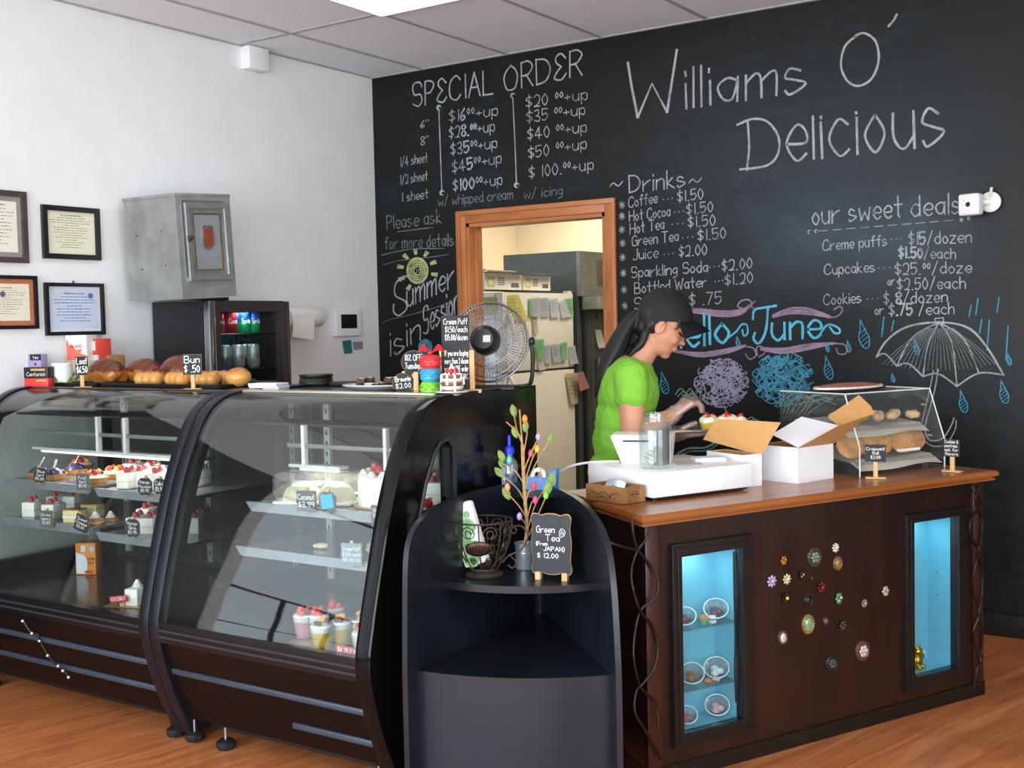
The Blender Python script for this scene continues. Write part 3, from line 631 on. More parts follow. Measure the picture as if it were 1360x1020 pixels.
# ================================================================ DRINKS FRIDGE AND STEEL CABINET
FX, FY0, FY1, FZ = -4.315, 3.845, 4.385, 1.606
fr = thing('drinks_fridge', 'tall black glass-door drinks fridge against the white wall', 'fridge', (FX, (FY0+FY1)/2, 0), radians(90))
hw = (FY1-FY0)/2; dp = FX-WX-.02
FB = M('17181b', .5, var=.2, sc=30); FI = M('0e1012', .5)
mb = MB(); mb.bx(-hw, -hw+.025, 0.04, dp, .05, FZ).bx(hw-.025, hw, .04, dp, .05, FZ).bx(-hw+.025, hw-.025, dp-.025, dp, .05, FZ).bx(-hw+.025, hw-.025, .04, dp-.025, FZ-.03, FZ).bx(-hw+.025, hw-.025, .04, dp-.025, .05, .1)
mb.done('cabinet', FB, fr)
for x in (-hw+.05, hw-.05): MB().cyl((x, .08, 0), (x, .08, .05), .018).done('foot', BLK, fr); MB().cyl((x, dp-.06, 0), (x, dp-.06, .05), .018).done('foot', BLK, fr)
dr = MB().bx(-hw+.04, hw, 0, .035, FZ-.055, FZ-.004).bx(-hw+.04, hw, 0, .035, .06, .12).bx(-hw+.04, -hw+.075, 0, .035, .12, FZ-.055).bx(hw-.05, hw, 0, .035, .12, FZ-.055).done('door', M('3a3838', .35, .3), fr)
MB().bx(-hw, -hw+.04, -.006, .036, .06, FZ-.003, .004).done('steel_edge', STEEL, dr)
MB().box((-hw+.022, -.008, FZ-.24), (.012, .008, .24), None, .003).done('handle', M('5a5c60', .3, .8), dr)
MB().bx(hw-.016, hw-.002, -.004, .004, .07, FZ-.02, .001).done('bronze_trim', M('5c4a42', .35, .6), dr)
MB().bx(-hw+.075, hw-.05, .012, .018, .12, FZ-.055).done('glass_pane', glass('fridge_glass', 'f0f6f4', 1.5, 0, 0, 'ffffff', .45), dr)
sh_z = []
for k in range(6):
    z = PX(300, 443, FX-.08).z-k*.175; sh_z.append(z); mb = MB()
    for i in range(15): x = -hw+.035+i*(2*hw-.07)/14; mb.cyl((x, .06, z-.004), (x, dp-.03, z-.004), .0025, None, 6)
    for y in (.06, dp-.03): mb.cyl((-hw+.026, y, z-.004), (hw-.026, y, z-.004), .004, None, 6)
    mb.done('wire_shelf', M('3c3e40', .4, .8), fr)
    bt = MB()
    for i in range(3): x = -hw+.2+i*.12; bt.lathe([(0, 0), (.004, 0), (.004, .01), (0, .01)], (x, .058, z+.004), 8)
area('fridge_lamp', (FX-.12, (FY0+FY1)/2, FZ-.06), (0, 0, 0), .3, .1, 1.2, (.9, 1, 1))
def can(loc, rz, cols, text, ink, label):
    t = thing('soda_can', label, 'can', loc, rz, 'cans in the drinks fridge')
    mb = MB(); mb.lathe([(.0245, .0), (.0275, .004), (.033, .012), (.033, .055)], (0, 0, 0), 24)
    mb.k = 1; mb.lathe([(.033, .055), (.033, .104), (.0315, .109), (.0265, .116)], (0, 0, 0), 24)
    mb.done('body', [M(cols[0], .3, .5, var=.12, sc=20), M(cols[1], .3, .5, var=.12, sc=20)], t, weld=True)
    MB().lathe([(0, .0145-.016), (0, .112), (.023, .112), (.0235, .118), (.0265, .1175), (.0265, .115)][1:], (0, 0, 0), 24).lathe([(0, .002), (.02, .002), (.0245, 0)], (0, 0, 0), 24).done('lid', STEEL, t)
    mb = MB(); L, W_ = layout(text); k = .05/W_
    for b_, q in L:
        ribbon_pts = [(.0334*sin((x-W_/2)*k/.0334), -.0334*cos((x-W_/2)*k/.0334), .048+y*.0024) for x, y in q]
        mb.tube(ribbon_pts, .0012, 4)
    mb.done('lettering', M(ink, .5), t); return t
z1, z2 = sh_z[0], PX(300, 483, FX-.08).z
# second shelf sits where the lower cans stand
RED, GRN, BLU, SIL = 'b01822', '10a860', '1858b8', 'a8b0b2'
def fpos(px, z, d=.1): p = PX(px, 430, FX-d); return (FX-d, p.y, z+.001)
for px, cols, tx, ink, lb in ((289, (RED, RED), 'Coca', 'f4f0f0', 'red cola can, first from the left on the upper fridge shelf'), (306, (RED, RED), 'Coca', 'f4f0f0', 'red cola can, second from the left on the upper fridge shelf'),
        (323.5, (GRN, BLU), 'Sprite', 'e8f4ea', 'green and blue soda can, third from the left on the upper fridge shelf'), (336.5, (GRN, BLU), 'Sprite', 'e8f4ea', 'green and blue soda can, fourth from the left on the upper fridge shelf')):
    can(fpos(px, z1), radians(75), cols, tx, ink, lb)
zz = sh_z[1]
for px, cols, tx, ink, lb in ((297, ('6a7c78', SIL), 'soda', 'a04030', 'silver grey soda can, first from the left on the second fridge shelf'), (315, (SIL, 'b8bcc0'), 'diet', 'b02028', 'silver diet cola can, second from the left on the second fridge shelf'),
        (325.5, ('9a3038', 'b0a8a8'), 'Coke', 'f0e8e8', 'red and silver cola can, third from the left on the second fridge shelf'), (335, (SIL, '9aa2a4'), 'diet', '902028', 'silver cola can, rightmost on the second fridge shelf')):
    can(fpos(px, zz, .18 if px == 325.5 else .1), radians(75), cols, tx, ink, lb)
for px, lb in ((310, 'dark green can at the left of the third fridge shelf'), (330, 'dark green can at the right of the third fridge shelf')):
    can(fpos(px, sh_z[2]), radians(75), ('1c5a3c', '1c6a44'), 'ale', 'c8d8c8', lb)
# old steel cabinet leaning on the fridge top
q0, q1, q2, q3 = PX(243, 395.5, FX+.01), PX(314.6, 394, FX+.01), PX(307, 263, FX+.01), PX(235, 255, FX+.01)
CW = (q1.y-q0.y+.0); CH_ = (q3.z-q0.z); CD = .37
GALV = M('8f9290', .42, .4, var=.22, sc=9, c2='a4a7a4', bump=.08)
tilt = radians(3.2)
cb = thing('steel_cabinet', 'old galvanized steel cabinet with a red crest standing on the black drinks fridge', 'cabinet', (FX+.01, q0.y, FZ+.003), radians(90))
cb.rotation_euler = (0, -tilt*1.0, radians(90))
mb = MB(); mb.bx(0, CW, .012, CD, 0, CH_).bx(-.004, CW+.004, -.002, CD+.003, CH_-.012, CH_+.004, .002).bx(0, CW, 0, .012, 0, .1).bx(0, CW, 0, .012, CH_-.03, CH_-.012).bx(0, .035, 0, .012, .1, CH_-.03).bx(CW-.035, CW, 0, .012, .1, CH_-.03)
mb.done('body', GALV, cb)
d0, d1, e0, e1 = .045, CW-.03, .085, CH_-.045
def rect(i): return [(d0+i, e0+i), (d1-i, e0+i), (d1-i, e1-i), (d0+i, e1-i)]
def rim(o, i, t, y, mat, name, par):
    vs, fs = holed(rect(o), [rect(i)], t, .003); return MB().mesh(vs, fs, Matrix.Translation((0, y, 0)) @ Matrix.Rotation(pi/2, 4, 'X')).done(name, mat, par)
dr = rim(0, .02, .016, -.006, M('b4b8b8', .25, .7, var=.1, sc=20), 'door', cb)
rim(.02, .04, .008, -.001, M('8a8c86', .35, .4, var=.2), 'inner_frame', dr)
MB().bx(d0+.04, d1-.04, -.003, .01, e0+.04, e1-.04).done('panel', M('9a9fa2', .3, .25, var=.08), dr)
mb = MB()
for k in range(4):
    a_, b_ = rect(.046)[k], rect(.046)[(k+1) % 4]; n_ = int(math.hypot(b_[0]-a_[0], b_[1]-a_[1])/.011)
    for i in range(n_): t = i/n_; mb.ell((a_[0]+(b_[0]-a_[0])*t, -.005, a_[1]+(b_[1]-a_[1])*t), (.0075, .005, .0055), (0, radians(35), 0), 1)
mb.done('beading', M('8a7a58', .4, .8, var=.4, sc=60), dr)
cx, cz = (d0+d1)/2, (e0+e1)/2+.02
crest = [(-.03, .045), (-.02, .052), (0, .05), (.02, .052), (.03, .045), (.028, .02), (.032, 0), (.03, -.03), (.018, -.045), (0, -.05), (-.018, -.045), (-.03, -.03), (-.032, 0), (-.028, .02)]
cr = MB().prism([(x*1.12, y*1.12) for x, y in crest], .008, Matrix.Translation((cx, -.005, cz)) @ Matrix.Rotation(pi/2, 4, 'X')).done('crest', M('a8aaa8', .3, .8), dr)
mb = MB().prism([(x*.86, y*.86) for x, y in crest], .008, Matrix.Translation((cx, -.008, cz)) @ Matrix.Rotation(pi/2, 4, 'X'))
for k in range(22): mb.ell((cx+random.uniform(-.02, .02), -.012, cz+random.uniform(-.032, .03)), (random.uniform(.003, .007), .003, random.uniform(.003, .008)), None, 1)
mb.done('red_relief', M('a04c30', .45, .3, var=.35, sc=70), cr)
MB().box((d0+.004, -.018, cz-.005), (.014, .012, .03), None, .003).lathe([(0, 0), (.011, 0), (.011, .006), (0, .01)], (0, 0, 0), 14, Matrix.Translation((d0+.012, -.02, cz)) @ Matrix.Rotation(pi/2, 4, 'X')).done('latch', M('6a5a40', .4, .8), dr)
mb = MB()
for y, z in ((.1, .16), (.27, .15), (.11, .32), (.29, .31)): mb.ell((-.0015, y, z), (.003, .004, .004), None, 1)
mb.done('rivet', M('4a4c4c', .5, .5), cb)
tag(MB().prism([(.001, 0), (CW-.02, 0), (CW-.02, (CW-.02)*sin(tilt)-.001)], .05, Matrix.Rotation(pi/2, 4, 'X')).done('wedge', M('101012', .7), None), 'thin black wedge propping up the right side of the steel cabinet', 'wedge')
at(bpy.data.objects['wedge'], (FX-.05, q0.y, FZ+.0005), radians(90))

# ================================================================ KITCHEN SEEN THROUGH THE DOORWAY
KX, KY0 = -4.45, PX(667, 388, -4.45).y
KY1 = PX(761, 386, KX).y; KZ = PX(667, 388, KX).z
gz = PX(720, 492, KX).z
ALM = M('d8d2c4', .45, var=.03, sc=6)
kf = thing('kitchen_fridge', 'almond top-freezer fridge covered in paper notes, beyond the doorway', 'fridge', (KX, (KY0+KY1)/2, 0), radians(90))
hw = (KY1-KY0)/2
MB().bx(-hw, hw, .065, .68, .02, KZ).done('body', M('e4e6e6', .45, var=.02), kf)
MB().bx(-hw+.03, hw-.03, .1, .6, 0, .03).done('base', BLK, kf)
d1_ = MB().bx(-hw, hw, 0, .06, gz+.008, KZ, .008).done('freezer_door', ALM, kf); d2_ = MB().bx(-hw, hw, 0, .06, .06, gz-.008, .008).done('fridge_door', ALM, kf)
MB().bx(-hw+.004, hw-.004, .055, .067, .06, KZ-.005).done('gasket', M('8a8a88', .6), kf)
for par, za, zb in ((d1_, gz+.03, gz+.40), (d2_, gz-.45, gz-.03)):
    MB().tube(spline([(-hw+.05, .005, za), (-hw+.05, -.035, za+.03), (-hw+.05, -.05, (za+zb)/2), (-hw+.05, -.035, zb-.03), (-hw+.05, .005, zb)], 6), .014, 10).done('handle', M('ece8de', .4), par)
MB().box((hw-.03, .03, KZ+.008), (.05, .05, .02), None, .004).done('hinge_cover', M('d8d2c4', .5), kf)
kp_, kn = (KX, 0, 0), (1, 0, 0)
G_ = 'notes on the kitchen fridge'
for i, (pts, col, lb) in enumerate((
    ([(674, 392), (688, 391), (700, 426), (673, 427)], 'e6e080', 'large yellow note at the top left of the almond freezer door'),
    ([(700.5, 397), (703.5, 396), (704, 420), (701, 420)], '8fcf96', 'narrow green note beside the large yellow note on the freezer door'),
    ([(703.5, 396), (715, 395), (715, 421), (704, 421)], 'c8ccd2', 'first pale grey note in the upper row, right of the narrow green one'),
    ([(716.5, 396), (727.5, 395), (727.5, 421), (717, 421)], 'c4c9d0', 'second pale grey note in the upper row on the freezer door'),
    ([(729, 397), (739, 396), (741, 421), (729, 422)], 'd4d7dc', 'third pale grey note in the upper row, curling outward'),
    ([(740.5, 400), (748, 398), (755, 421), (743, 422)], 'd8dade', 'tilted pale note left of the green note at the upper right of the freezer door'),
    ([(748, 397), (759, 396), (759.5, 420), (753, 421)], '92d29a', 'green note at the upper right corner of the freezer door'),
    ([(705.5, 417), (711.5, 416), (712.5, 443), (707, 444)], 'd9cfbc', 'beige paper strip hanging in the middle of the freezer door'),
    ([(709, 451), (720, 450), (719.5, 475), (711, 476)], '8ccf94', 'green note at the left of the lower row on the freezer door'),
    ([(720.5, 459), (730, 457), (729, 484), (722, 483)], 'c9ccd0', 'pale note beside the left green one in the lower row'),
    ([(731, 457), (741, 456), (743, 480), (732, 481)], 'c2c8ce', 'grey note in the middle of the lower row on the freezer door'),
    ([(742.5, 455), (751, 454), (750, 478), (743, 479)], '90d098', 'green note second from the right in the lower row'),
    ([(754, 460), (763, 459), (766, 483), (755, 484)], 'ccd0d4', 'pale note hanging over the right edge of the freezer door'),
    ([(713, 478), (720.5, 477), (721, 491), (712.5, 492)], 'd8d6cc', 'small pale slip at the bottom edge of the freezer door'),
    ([(749, 496), (766, 495), (764, 536), (755, 537)], 'd2c9a4', 'long beige paper at the right of the lower fridge door'))):
    note(pts, kp_, kn, col, 'paper_note', lb, 'note', G_, .012, True, .006+.004*(i % 3))
note([(639, 395), (660, 394), (660, 418), (640, 419)], (0, KY0, 0), (0, -1, 0), 'dede74', 'paper_note', 'yellow note on the near side panel of the almond fridge', 'note', G_)
note([(766, 495), (774, 493), (782, 515), (769, 520)], (KX+.06, 0, 0), (1, 0, 0), 'c98a8c', 'paper_note', 'pink note at the edge between the almond and the steel fridge', 'note', G_)
# cartons on the fridge
def carton(name, label, px0, px1, x0, dpt, hgt, col, flap):
    p0, p1 = PX(px0, 388, KX-x0).y, PX(px1, 388, KX-x0).y; w_ = (p1-p0)/2
    t = thing(name, label, 'carton', (KX-x0, (p0+p1)/2, KZ+.02), radians(90), 'cartons on the kitchen fridge'); cm = M(col, .8, var=.03)
    vs, fs = holed([(-w_, 0), (w_, 0), (w_, dpt), (-w_, dpt)], [[(-w_+.006, .006), (w_-.006, .006), (w_-.006, dpt-.006), (-w_+.006, dpt-.006)]], hgt)
    MB().mesh(vs, fs, Matrix.Translation((0, 0, hgt/2))).bx(-w_+.006, w_-.006, .006, dpt-.006, 0, .006).done('body', cm, t)
    for s in (0, 1): MB().box((0, -.03+s*(dpt+.06), hgt+.005+flap[s]*.03), (2*w_-.006, .09, .004), (radians(-22 if s else 22)*flap[s], 0, 0)).done('flap', M('5c5850' if s == 0 else 'c8c2b4', .8), t)
    mb = MB().bx(-w_*.85, -w_*.5, -.0015, 0, hgt*.15, hgt*.85); mb.k = 1; mb.bx(-w_*.8, -w_*.55, -.0022, -.001, hgt*.3, hgt*.6); mb.k = 2
    for k in range(4): mb.bx(-w_*.3, w_*.05, -.0015, 0, hgt*(.3+.14*k), hgt*(.35+.14*k))
    for k in range(9): mb.bx(w_*(.4+.05*k), w_*(.425+.05*k+.008*(k % 2)), -.0015, 0, hgt*.15, hgt*.45)
    mb.done('printed_label', [M('e0c868', .7), M('f2f0e4', .7), M('4a4844', .8)], t)
carton('carton', 'white printed carton with open flaps on the left of the almond fridge top', 644, 693, .05, .3, .105, 'ebe6d6', (.1, 1))
carton('carton', 'white printed carton with open flaps on the right of the almond fridge top', 695, 731, .04, .3, .1, 'ebe6d6', (.3, 1))
bx_ = thing('cardboard_box', 'plain brown cardboard box at the back of the almond fridge top', 'box', (KX-.5, KY0+.11, KZ+.001), radians(90), 'cartons on the kitchen fridge')
MB().bx(-.09, .09, 0, .16, .0, .14).done('body', M('b98d5c', .8, var=.08), bx_); MB().bx(-.09, .09, -.001, .161, .14, .1415).done('lid', M('c69a68', .8), bx_)
# commercial steel fridge
SX, SY = -4.41, 7.5
sf = thing('steel_freezer', 'tall grey commercial steel fridge at the back of the kitchen', 'freezer', (SX, SY, 0), radians(90))
SZ = PX(770, 333, SX).z; DK = M('5e6462', .4, .6, var=.1, sc=5); DK2 = M('4c5150', .4, .6, var=.15, sc=6)
MB().bx(0, .8, .03, .68, .1, SZ).done('body', DK, sf)
MB().bx(.0, .8, 0, .03, 1.66, SZ).done('top_panel', M('8a8c88', .4, .7, var=.15), sf)
MB().bx(.26, .55, -.004, 0, 1.74, SZ-.06, .001).done('vent', M('6b5c4c', .6, .4, var=.5, sc=40), sf)
MB().bx(.02, .5, -.14, .0, 1.56, 1.655, .004).done('header', M('9a9c96', .4, .7, var=.12), sf)
dd = MB().bx(.13, .78, -.01, .03, .12, 1.55, .004).done('door', DK2, sf); MB().bx(.06, .12, -.012, .03, .12, 1.55, .003).done('hinge_post', M('3a3d3c', .4, .6), sf)
MB().box((.2, -.03, 1.05), (.025, .03, .3), None, .008).done('handle', M('8a8c8a', .3, .9), dd)
for x in (.06, .74):
    for y in (.1, .62): MB().cyl((x, y, 0), (x, y, .1), .02).done('foot', STEEL, sf)
note([(790, 438), (798, 438), (802, 461), (792, 463)], (SX+.012, 0, 0), (1, 0, 0), 'd6d6d0', 'paper_note', 'white curled note on the dark steel fridge door', 'note', 'notes on the steel fridge', .02)
note([(799, 401), (806, 400), (806, 416), (800, 416)], (SX+.012, 0, 0), (1, 0, 0), 'c4ac80', 'paper_note', 'tan note at the upper part of the steel fridge door', 'note', 'notes on the steel fridge')
note([(801, 425), (806, 425), (806, 435), (801, 435)], (SX+.012, 0, 0), (1, 0, 0), 'd8d4bc', 'paper_note', 'small cream note beside the door casing on the steel fridge', 'note', 'notes on the steel fridge')
note([(792, 406), (794.5, 406), (795, 424), (792.5, 424)], (SX+.012, 0, 0), (1, 0, 0), 'a05a4c', 'thermometer', 'thin red thermometer strip on the steel fridge door', 'thermometer', None, .001, False)
# ================================================================ DISPLAY CASES
PROF = [(2.76, .03), (2.738, .09), (2.69, .2), (2.65, .33), (2.632, .44), (2.655, .56), (2.695, .71), (2.752, .90), (2.816, 1.05), (2.89, 1.165), (2.985, 1.222), (3.10, 1.236)]
PS = [(p.x, p.y) for p in spline(PROF, 6)]
def off(d):                                                # profile moved inward by d
    out = []
    for i, p in enumerate(PS):
        a = PS[max(0, i-1)]; b = PS[min(len(PS)-1, i+1)]; t = V((b[0]-a[0], b[1]-a[1])).normalized(); out.append((p[0]+t.y*d, p[1]-t.x*d))
    return out
YB, ZT = 3.58, 1.236
FRAME = M('12161f', .36, .1, var=.12, sc=14); LAM = M('2a2b2e', .22, var=.12, sc=4); BASEB = wood('dark_panel', '0f0806', '170c09', '1d100b', 2, (.15, 1, 1), .5, 0, .02); BASEB.node_tree.nodes['Principled BSDF'].inputs['Specular IOR Level'].default_value = .16
INNER = M('35332d', .5, var=.04, sc=1); INNER2 = M('2a2924', .45, var=.04, sc=1); RAIL = M('8f959c', .35, .5, var=.08); SHELFG = glass('shelf_glass', 'f4f8f7', 1.4)
CGLASS = glass('display_glass', 'f8fbfa', 1.52, 0, 0, 'ffffff', .72)
YZX = Matrix(((0, 0, 1, 0), (1, 0, 0, 0), (0, 1, 0, 0), (0, 0, 0, 1)))     # prism in (y,z) extruded along x
def endplate(x0, x1, holes, name, par, mat):
    o = off(0); loop = o+[(YB, ZT), (YB, .09), (2.9, .09), (2.88, .03)]
    vs, fs = holed(loop, holes, x1-x0-.004, .002)
    return MB().mesh(vs, fs, Matrix.Translation(((x0+x1)/2, 0, 0)) @ YZX).done(name, mat, par)
def strip(x0, x1, d0, d1, i0, i1, name, mat, par, smooth=True):
    a, b = off(d0)[i0:i1], off(d1)[i0:i1]; n = len(a)
    vs = [V((x, y, z)) for x in (x0, x1) for y, z in a]+[V((x, y, z)) for x in (x0, x1) for y, z in b]
    fs = []
    for i in range(n-1):
        fs += [(i, i+1, n+i+1, n+i), (2*n+i, 3*n+i, 3*n+i+1, 2*n+i+1), (i, 2*n+i, 2*n+i+1, i+1), (n+i, n+i+1, 3*n+i+1, 3*n+i)]
    fs += [(0, n, 3*n, 2*n), (n-1, 3*n-1, 4*n-1, 2*n-1)]
    return MB().mesh(vs, fs).done(name, mat, par)
IG = next(i for i, p in enumerate(PS) if p[1] > .455)
def case(name, label, x0, x1, left_hole, right_hole, stripes, ew=(.048, .048)):
    t = thing(name, label, 'display case', (0, 0, 0), 0, 'curved glass pastry cases')
    wide = [(p[0]+.075, p[1]) for p in PS if .52 < p[1] < 1.12]; big = wide+[(3.1, 1.17), (3.42, 1.17), (3.42, .5), (wide[0][0], .5)]
    slot = [(2.79, .52), (2.815, .6), (2.845, .74), (2.885, .86), (2.92, .96), (2.965, 1.045), (3.0, 1.082), (3.045, 1.092), (3.075, 1.06), (3.078, .6), (3.07, .53), (3.04, .5), (2.82, .5)]
    hs = {'big': [big], 'slot': [slot], None: []}
    e0 = endplate(x0, x0+ew[0], hs[left_hole], 'end_frame', t, FRAME); e1 = endplate(x1-ew[1], x1, hs[right_hole], 'end_frame', t, M('0c0d0f', .12, var=.1, spec=.22) if right_hole == 'slot' else FRAME)
    for hole, e, xm in ((left_hole, e0, x0+ew[0]/2), (right_hole, e1, x1-ew[1]/2)):
        if hole: vs, fs = holed(hs[hole][0], [], .004); MB().mesh(vs, fs, Matrix.Translation((xm, 0, 0)) @ YZX).done('end_glass', SHELFG, e)
        if hole == 'slot':
            for k in range(1): pp = [(x1+.001, y, z) for y, z in slot]; MB().tube(pp, .007, 6, True).done('gasket', M('20262e', .4), e)
    a, b = x0+ew[0], x1-ew[1]
    strip(a, b, .004, .010, IG, len(PS), 'curved_glass', CGLASS, t)
    for xa, xb in ((a, a+.03), (b-.012, b)): strip(xa, xb, .012, .03, IG, len(PS)-3, 'glass_edge', M('0d0e10', .35), t)
    i1 = next(i for i, p in enumerate(PS) if p[1] > .385)
    sl = strip(a, b, 0, .05, i1, IG+1, 'sill', M('0f1014', .3, var=.1), t)
    mb = MB()
    for f in (.33, .66): z = .385+.07*f; y = min(PS, key=lambda p: abs(p[1]-z))[0]; mb.bx(a, b, y-.003, y+.004, z-.004, z+.004)
    mb.done('sill_groove', M('2b2d31', .4), sl)
    pz = [p for p in off(.022) if .075 < p[1] < .39]
    MB().prism(pz+[(2.8, pz[-1][1]), (2.8, pz[0][1])], b-a, Matrix.Translation(((a+b)/2, 0, 0)) @ YZX).done('front_panel', BASEB, t)
    for z, xa in stripes: 
        y = min(off(.022), key=lambda p: abs(p[1]-z))[0]; MB().box(((max(a, xa)+b)/2, y, z), (b-max(a, xa), .02, .022), None, .006).done('bumper_strip', M('3a4452', .35, .1), t)
    MB().bx(a, b, 2.85, 3.5, .03, .075).bx(a, b, 2.8, 3.54, .075, .40).done('base', M('101113', .5), t)
    MB().bx(a, b, 2.68, 3.47, .40, .43).done('deck', M('34322e', .18, var=.12), t)
    MB().bx(a, b, 3.47, 3.50, .43, 1.2).done('back_wall', INNER, t); MB().bx(a+.02, (a+b)/2, 3.455, 3.47, .46, 1.16).bx((a+b)/2+.015, b-.02, 3.455, 3.47, .46, 1.16).done('sliding_door', INNER2, t)
    MB().bx(a, b, 3.07, YB, 1.205, 1.229).done('top_deck', LAM, t)
    return t, a, b
XL0, XM, XRt = -4.62, -3.31, -2.30
caseL, La, Lb = case('display_case', 'left curved glass pastry case, next to the white wall', XL0, XM-.002, 'big', 'big', ((.29, -9), (.185, -9)))
caseR, Ra, Rb = case('display_case', 'right curved glass pastry case with the black slotted end panel', XM+.002, XRt, 'big', 'slot', ((.275, -9), (.165, -2.72)), (.048, .06))
MB().bx(Ra, Rb, 3.055, 3.10, 1.2295, 1.2375, .002).done('top_trim', M('b9b4a4', .3, .3), caseR); MB().bx(La, Lb, 3.06, 3.09, 1.2295, 1.234, .001).done('top_trim', M('4a4a4a', .3, .3), caseL)
for c_, xs in ((caseL, (-4.5, -3.36)), (caseR, (-3.26, -3.1, -2.4))):
    for x in xs:
        fy = 2.775
        f = MB().lathe([(0, 0), (.030, 0), (.034, .008), (.034, .026), (.022, .034), (0, .034)], (x, fy, 0), 8).done('foot', M('1b1e24', .4), c_)
        MB().cyl((x, fy, .03), (x, fy, .076), .006, None, 10).done('bolt', STEEL, f)
        MB().cyl((x, 3.45, 0), (x, 3.45, .09), .02, None, 10).done('foot', BLK, c_)
# shelves, brackets, standards, lights
def shelf(par, x0, x1, z, y0=2.87, y1=3.4):
    s = MB().mesh([(x0+.02, y0, z-.006), (x1, y0, z-.006), (x1, y1, z-.006), (x0+.07, y1, z-.006), (x0+.02, y0, z), (x1, y0, z), (x1, y1, z), (x0+.07, y1, z)], [(3, 2, 1, 0), (4, 5, 6, 7), (0, 1, 5, 4), (1, 2, 6, 5), (2, 3, 7, 6), (3, 0, 4, 7)]).done('shelf', M('6e7274', .16, .2, var=.06), par)
    MB().mesh([(x0, y0-.012, z+.004), (x1, y0-.012, z+.004), (x1, y0-.02, z-.026), (x0+.035, y0-.02, z-.026), (x0, y0, z+.004), (x1, y0, z+.004), (x1, y0-.008, z-.026), (x0+.035, y0-.008, z-.026)], [(0, 1, 2, 3), (7, 6, 5, 4), (0, 4, 5, 1), (3, 2, 6, 7), (0, 3, 7, 4), (1, 5, 6, 2)]).done('front_rail', M('8f979c', .3, .3), s)
    for x in (x0+.1, x1-.03): MB().tube([(x, y1+.05, z-.09), (x, y1, z-.03), (x, y0+.06, z-.012)], [.006, .006, .005], 6).done('bracket', M('9a9e9e', .35, .6), s)
    return s
z1 = .86; z2 = .70
shelf(caseL, -4.5, -3.92, z1); shelf(caseL, -3.89, -3.365, z1-.006); shelf(caseL, -4.5, -3.92, z2-.002); shelf(caseL, -3.89, -3.365, z2-.018)
shelf(caseR, -3.05, -2.37, z1-.003); shelf(caseR, -3.11, -2.37, z2-.004)
for par, xs in ((caseL, (-4.45, -3.9, -3.39)), (caseR, (-3.2, -2.72, -2.40))):
    for x in xs:
        o = MB().bx(x-.015, x+.015, 3.438, 3.455, .46, 1.16).done('shelf_standard', M('c2c5c2', .4, .3), par); mb = MB()
        for k in range(16): mb.bx(x-.003, x+.003, 3.436, 3.44, .49+k*.042, .51+k*.042)
        mb.done('slots', M('2a2a2a', .6), o)
def canopy(par, a, b, x0, posts):
    MB().bx(a+.01, b-.01, 2.98, 3.14, 1.12, 1.128).done('canopy', M('2d2e30', .3), par)
    r_ = MB().bx(x0, b-.02, 2.965, 2.98, 1.045, 1.060, .002).done('ticket_rail', M('83898a', .35, .3), par)
    for x in posts: MB().bx(x-.007, x+.007, 2.96, 2.982, .985, 1.125, .002).done('hanger', M('e6e8e6', .4), r_)
    xe = b-.02 if par is caseL else x0+.24
    MB().bx(x0, xe, 2.97, 3.02, .975, .986, .002).done('light_tray', M('c8d2d0', .3), par)
    MB().cyl((x0+.03, 3.0, .968), (xe-.03, 3.0, .968), .007, None, 8).done('light_tube', M('fff4e4', .5, em=.8), par)
    area('case_lamp', ((x0+xe)/2, 3.02, .955), (0, 0, 0), (xe-x0)*.9, .05, 2.6 if par is caseL else 1.0, (1, .97, .92))
canopy(caseL, La, Lb, -4.45, (-4.0, -3.83, -3.45)); canopy(caseR, Ra, Rb, -2.95, (-2.87, -2.5))
# string of beads taped to the left case
pts = [PY(x, y, 2.618+max(0, (yy-.30))*.0) for x, y, yy in ((25, 826, 0), (33, 842, 0), (40, 846, 0), (41, 860, 0), (50, 882, 0), (59, 892, 0), (66, 907, 0))]
def front_y(z): return min(off(.004), key=lambda p: abs(p[1]-z))[0]
pts = [V((p.x, front_y(p.z)-.008, p.z)) for p in pts]
bs = thing('bead_string', 'thin black cord with small pale beads hanging on the left case front', 'bead string', pts[-1]); bs_m = MB(); bs_m.M = Matrix.Translation(-pts[-1])
bs_m.tube(spline(pts, 6), .004, 6).done('cord', M('08080a', .5), bs); 
for i, t in enumerate((0.02, .22, .45, .62, .82, .9, 1.0)):
    sp = spline(pts, 6); m = MB(); m.M = Matrix.Translation(-pts[-1]); p = sp[min(len(sp)-1, int(t*(len(sp)-1)))]; m.ell(p+V((0, -.003, 0)), .0055, None, 2).done('bead', M('d8d4c8', .3), bs)

# ---------------------------------------------------------------- food builders (base at z = 0)
CREAMW = M('fbf8f0', .55, var=.02, sc=40, bump=.15, sss=.1); STRAW = M('c8242a', .3, var=.2, sc=60, bump=.2); CRUST = M('c08a48', .6, var=.2, sc=60, bump=.3); SPONGE = M('ead9a8', .8, var=.1, sc=90, bump=.3)
BERRY = M('2a2036', .35, var=.3, sc=60); PEACH = M('f0a02c', .3, var=.15, sc=40); KIWI = M('8fae3c', .4, var=.2); GOLDB = M('b89a5c', .35, .4, var=.1); CHOC = M('3a2018', .5, var=.2)
def straw_geo(mb, c, r, tilt=0):
    mb.lathe([(0, -1.0*r), (.45*r, -.8*r), (.85*r, -.2*r), (.95*r, .25*r), (.7*r, .75*r), (0, .95*r)], (0, 0, 0), 10, Matrix.Translation(c) @ Matrix.Rotation(tilt, 4, 'X') @ Matrix.Rotation(pi, 4, 'X'))
def blob(mb, c, r, n=5):
    for k in range(n): t = k/n; mb.lathe([(0, 0), (r*(1-t*.75), r*.12), (r*(1-t*.8), r*.3), (0, r*.42)], V(c)+V((0, 0, k*r*.27)), 10)
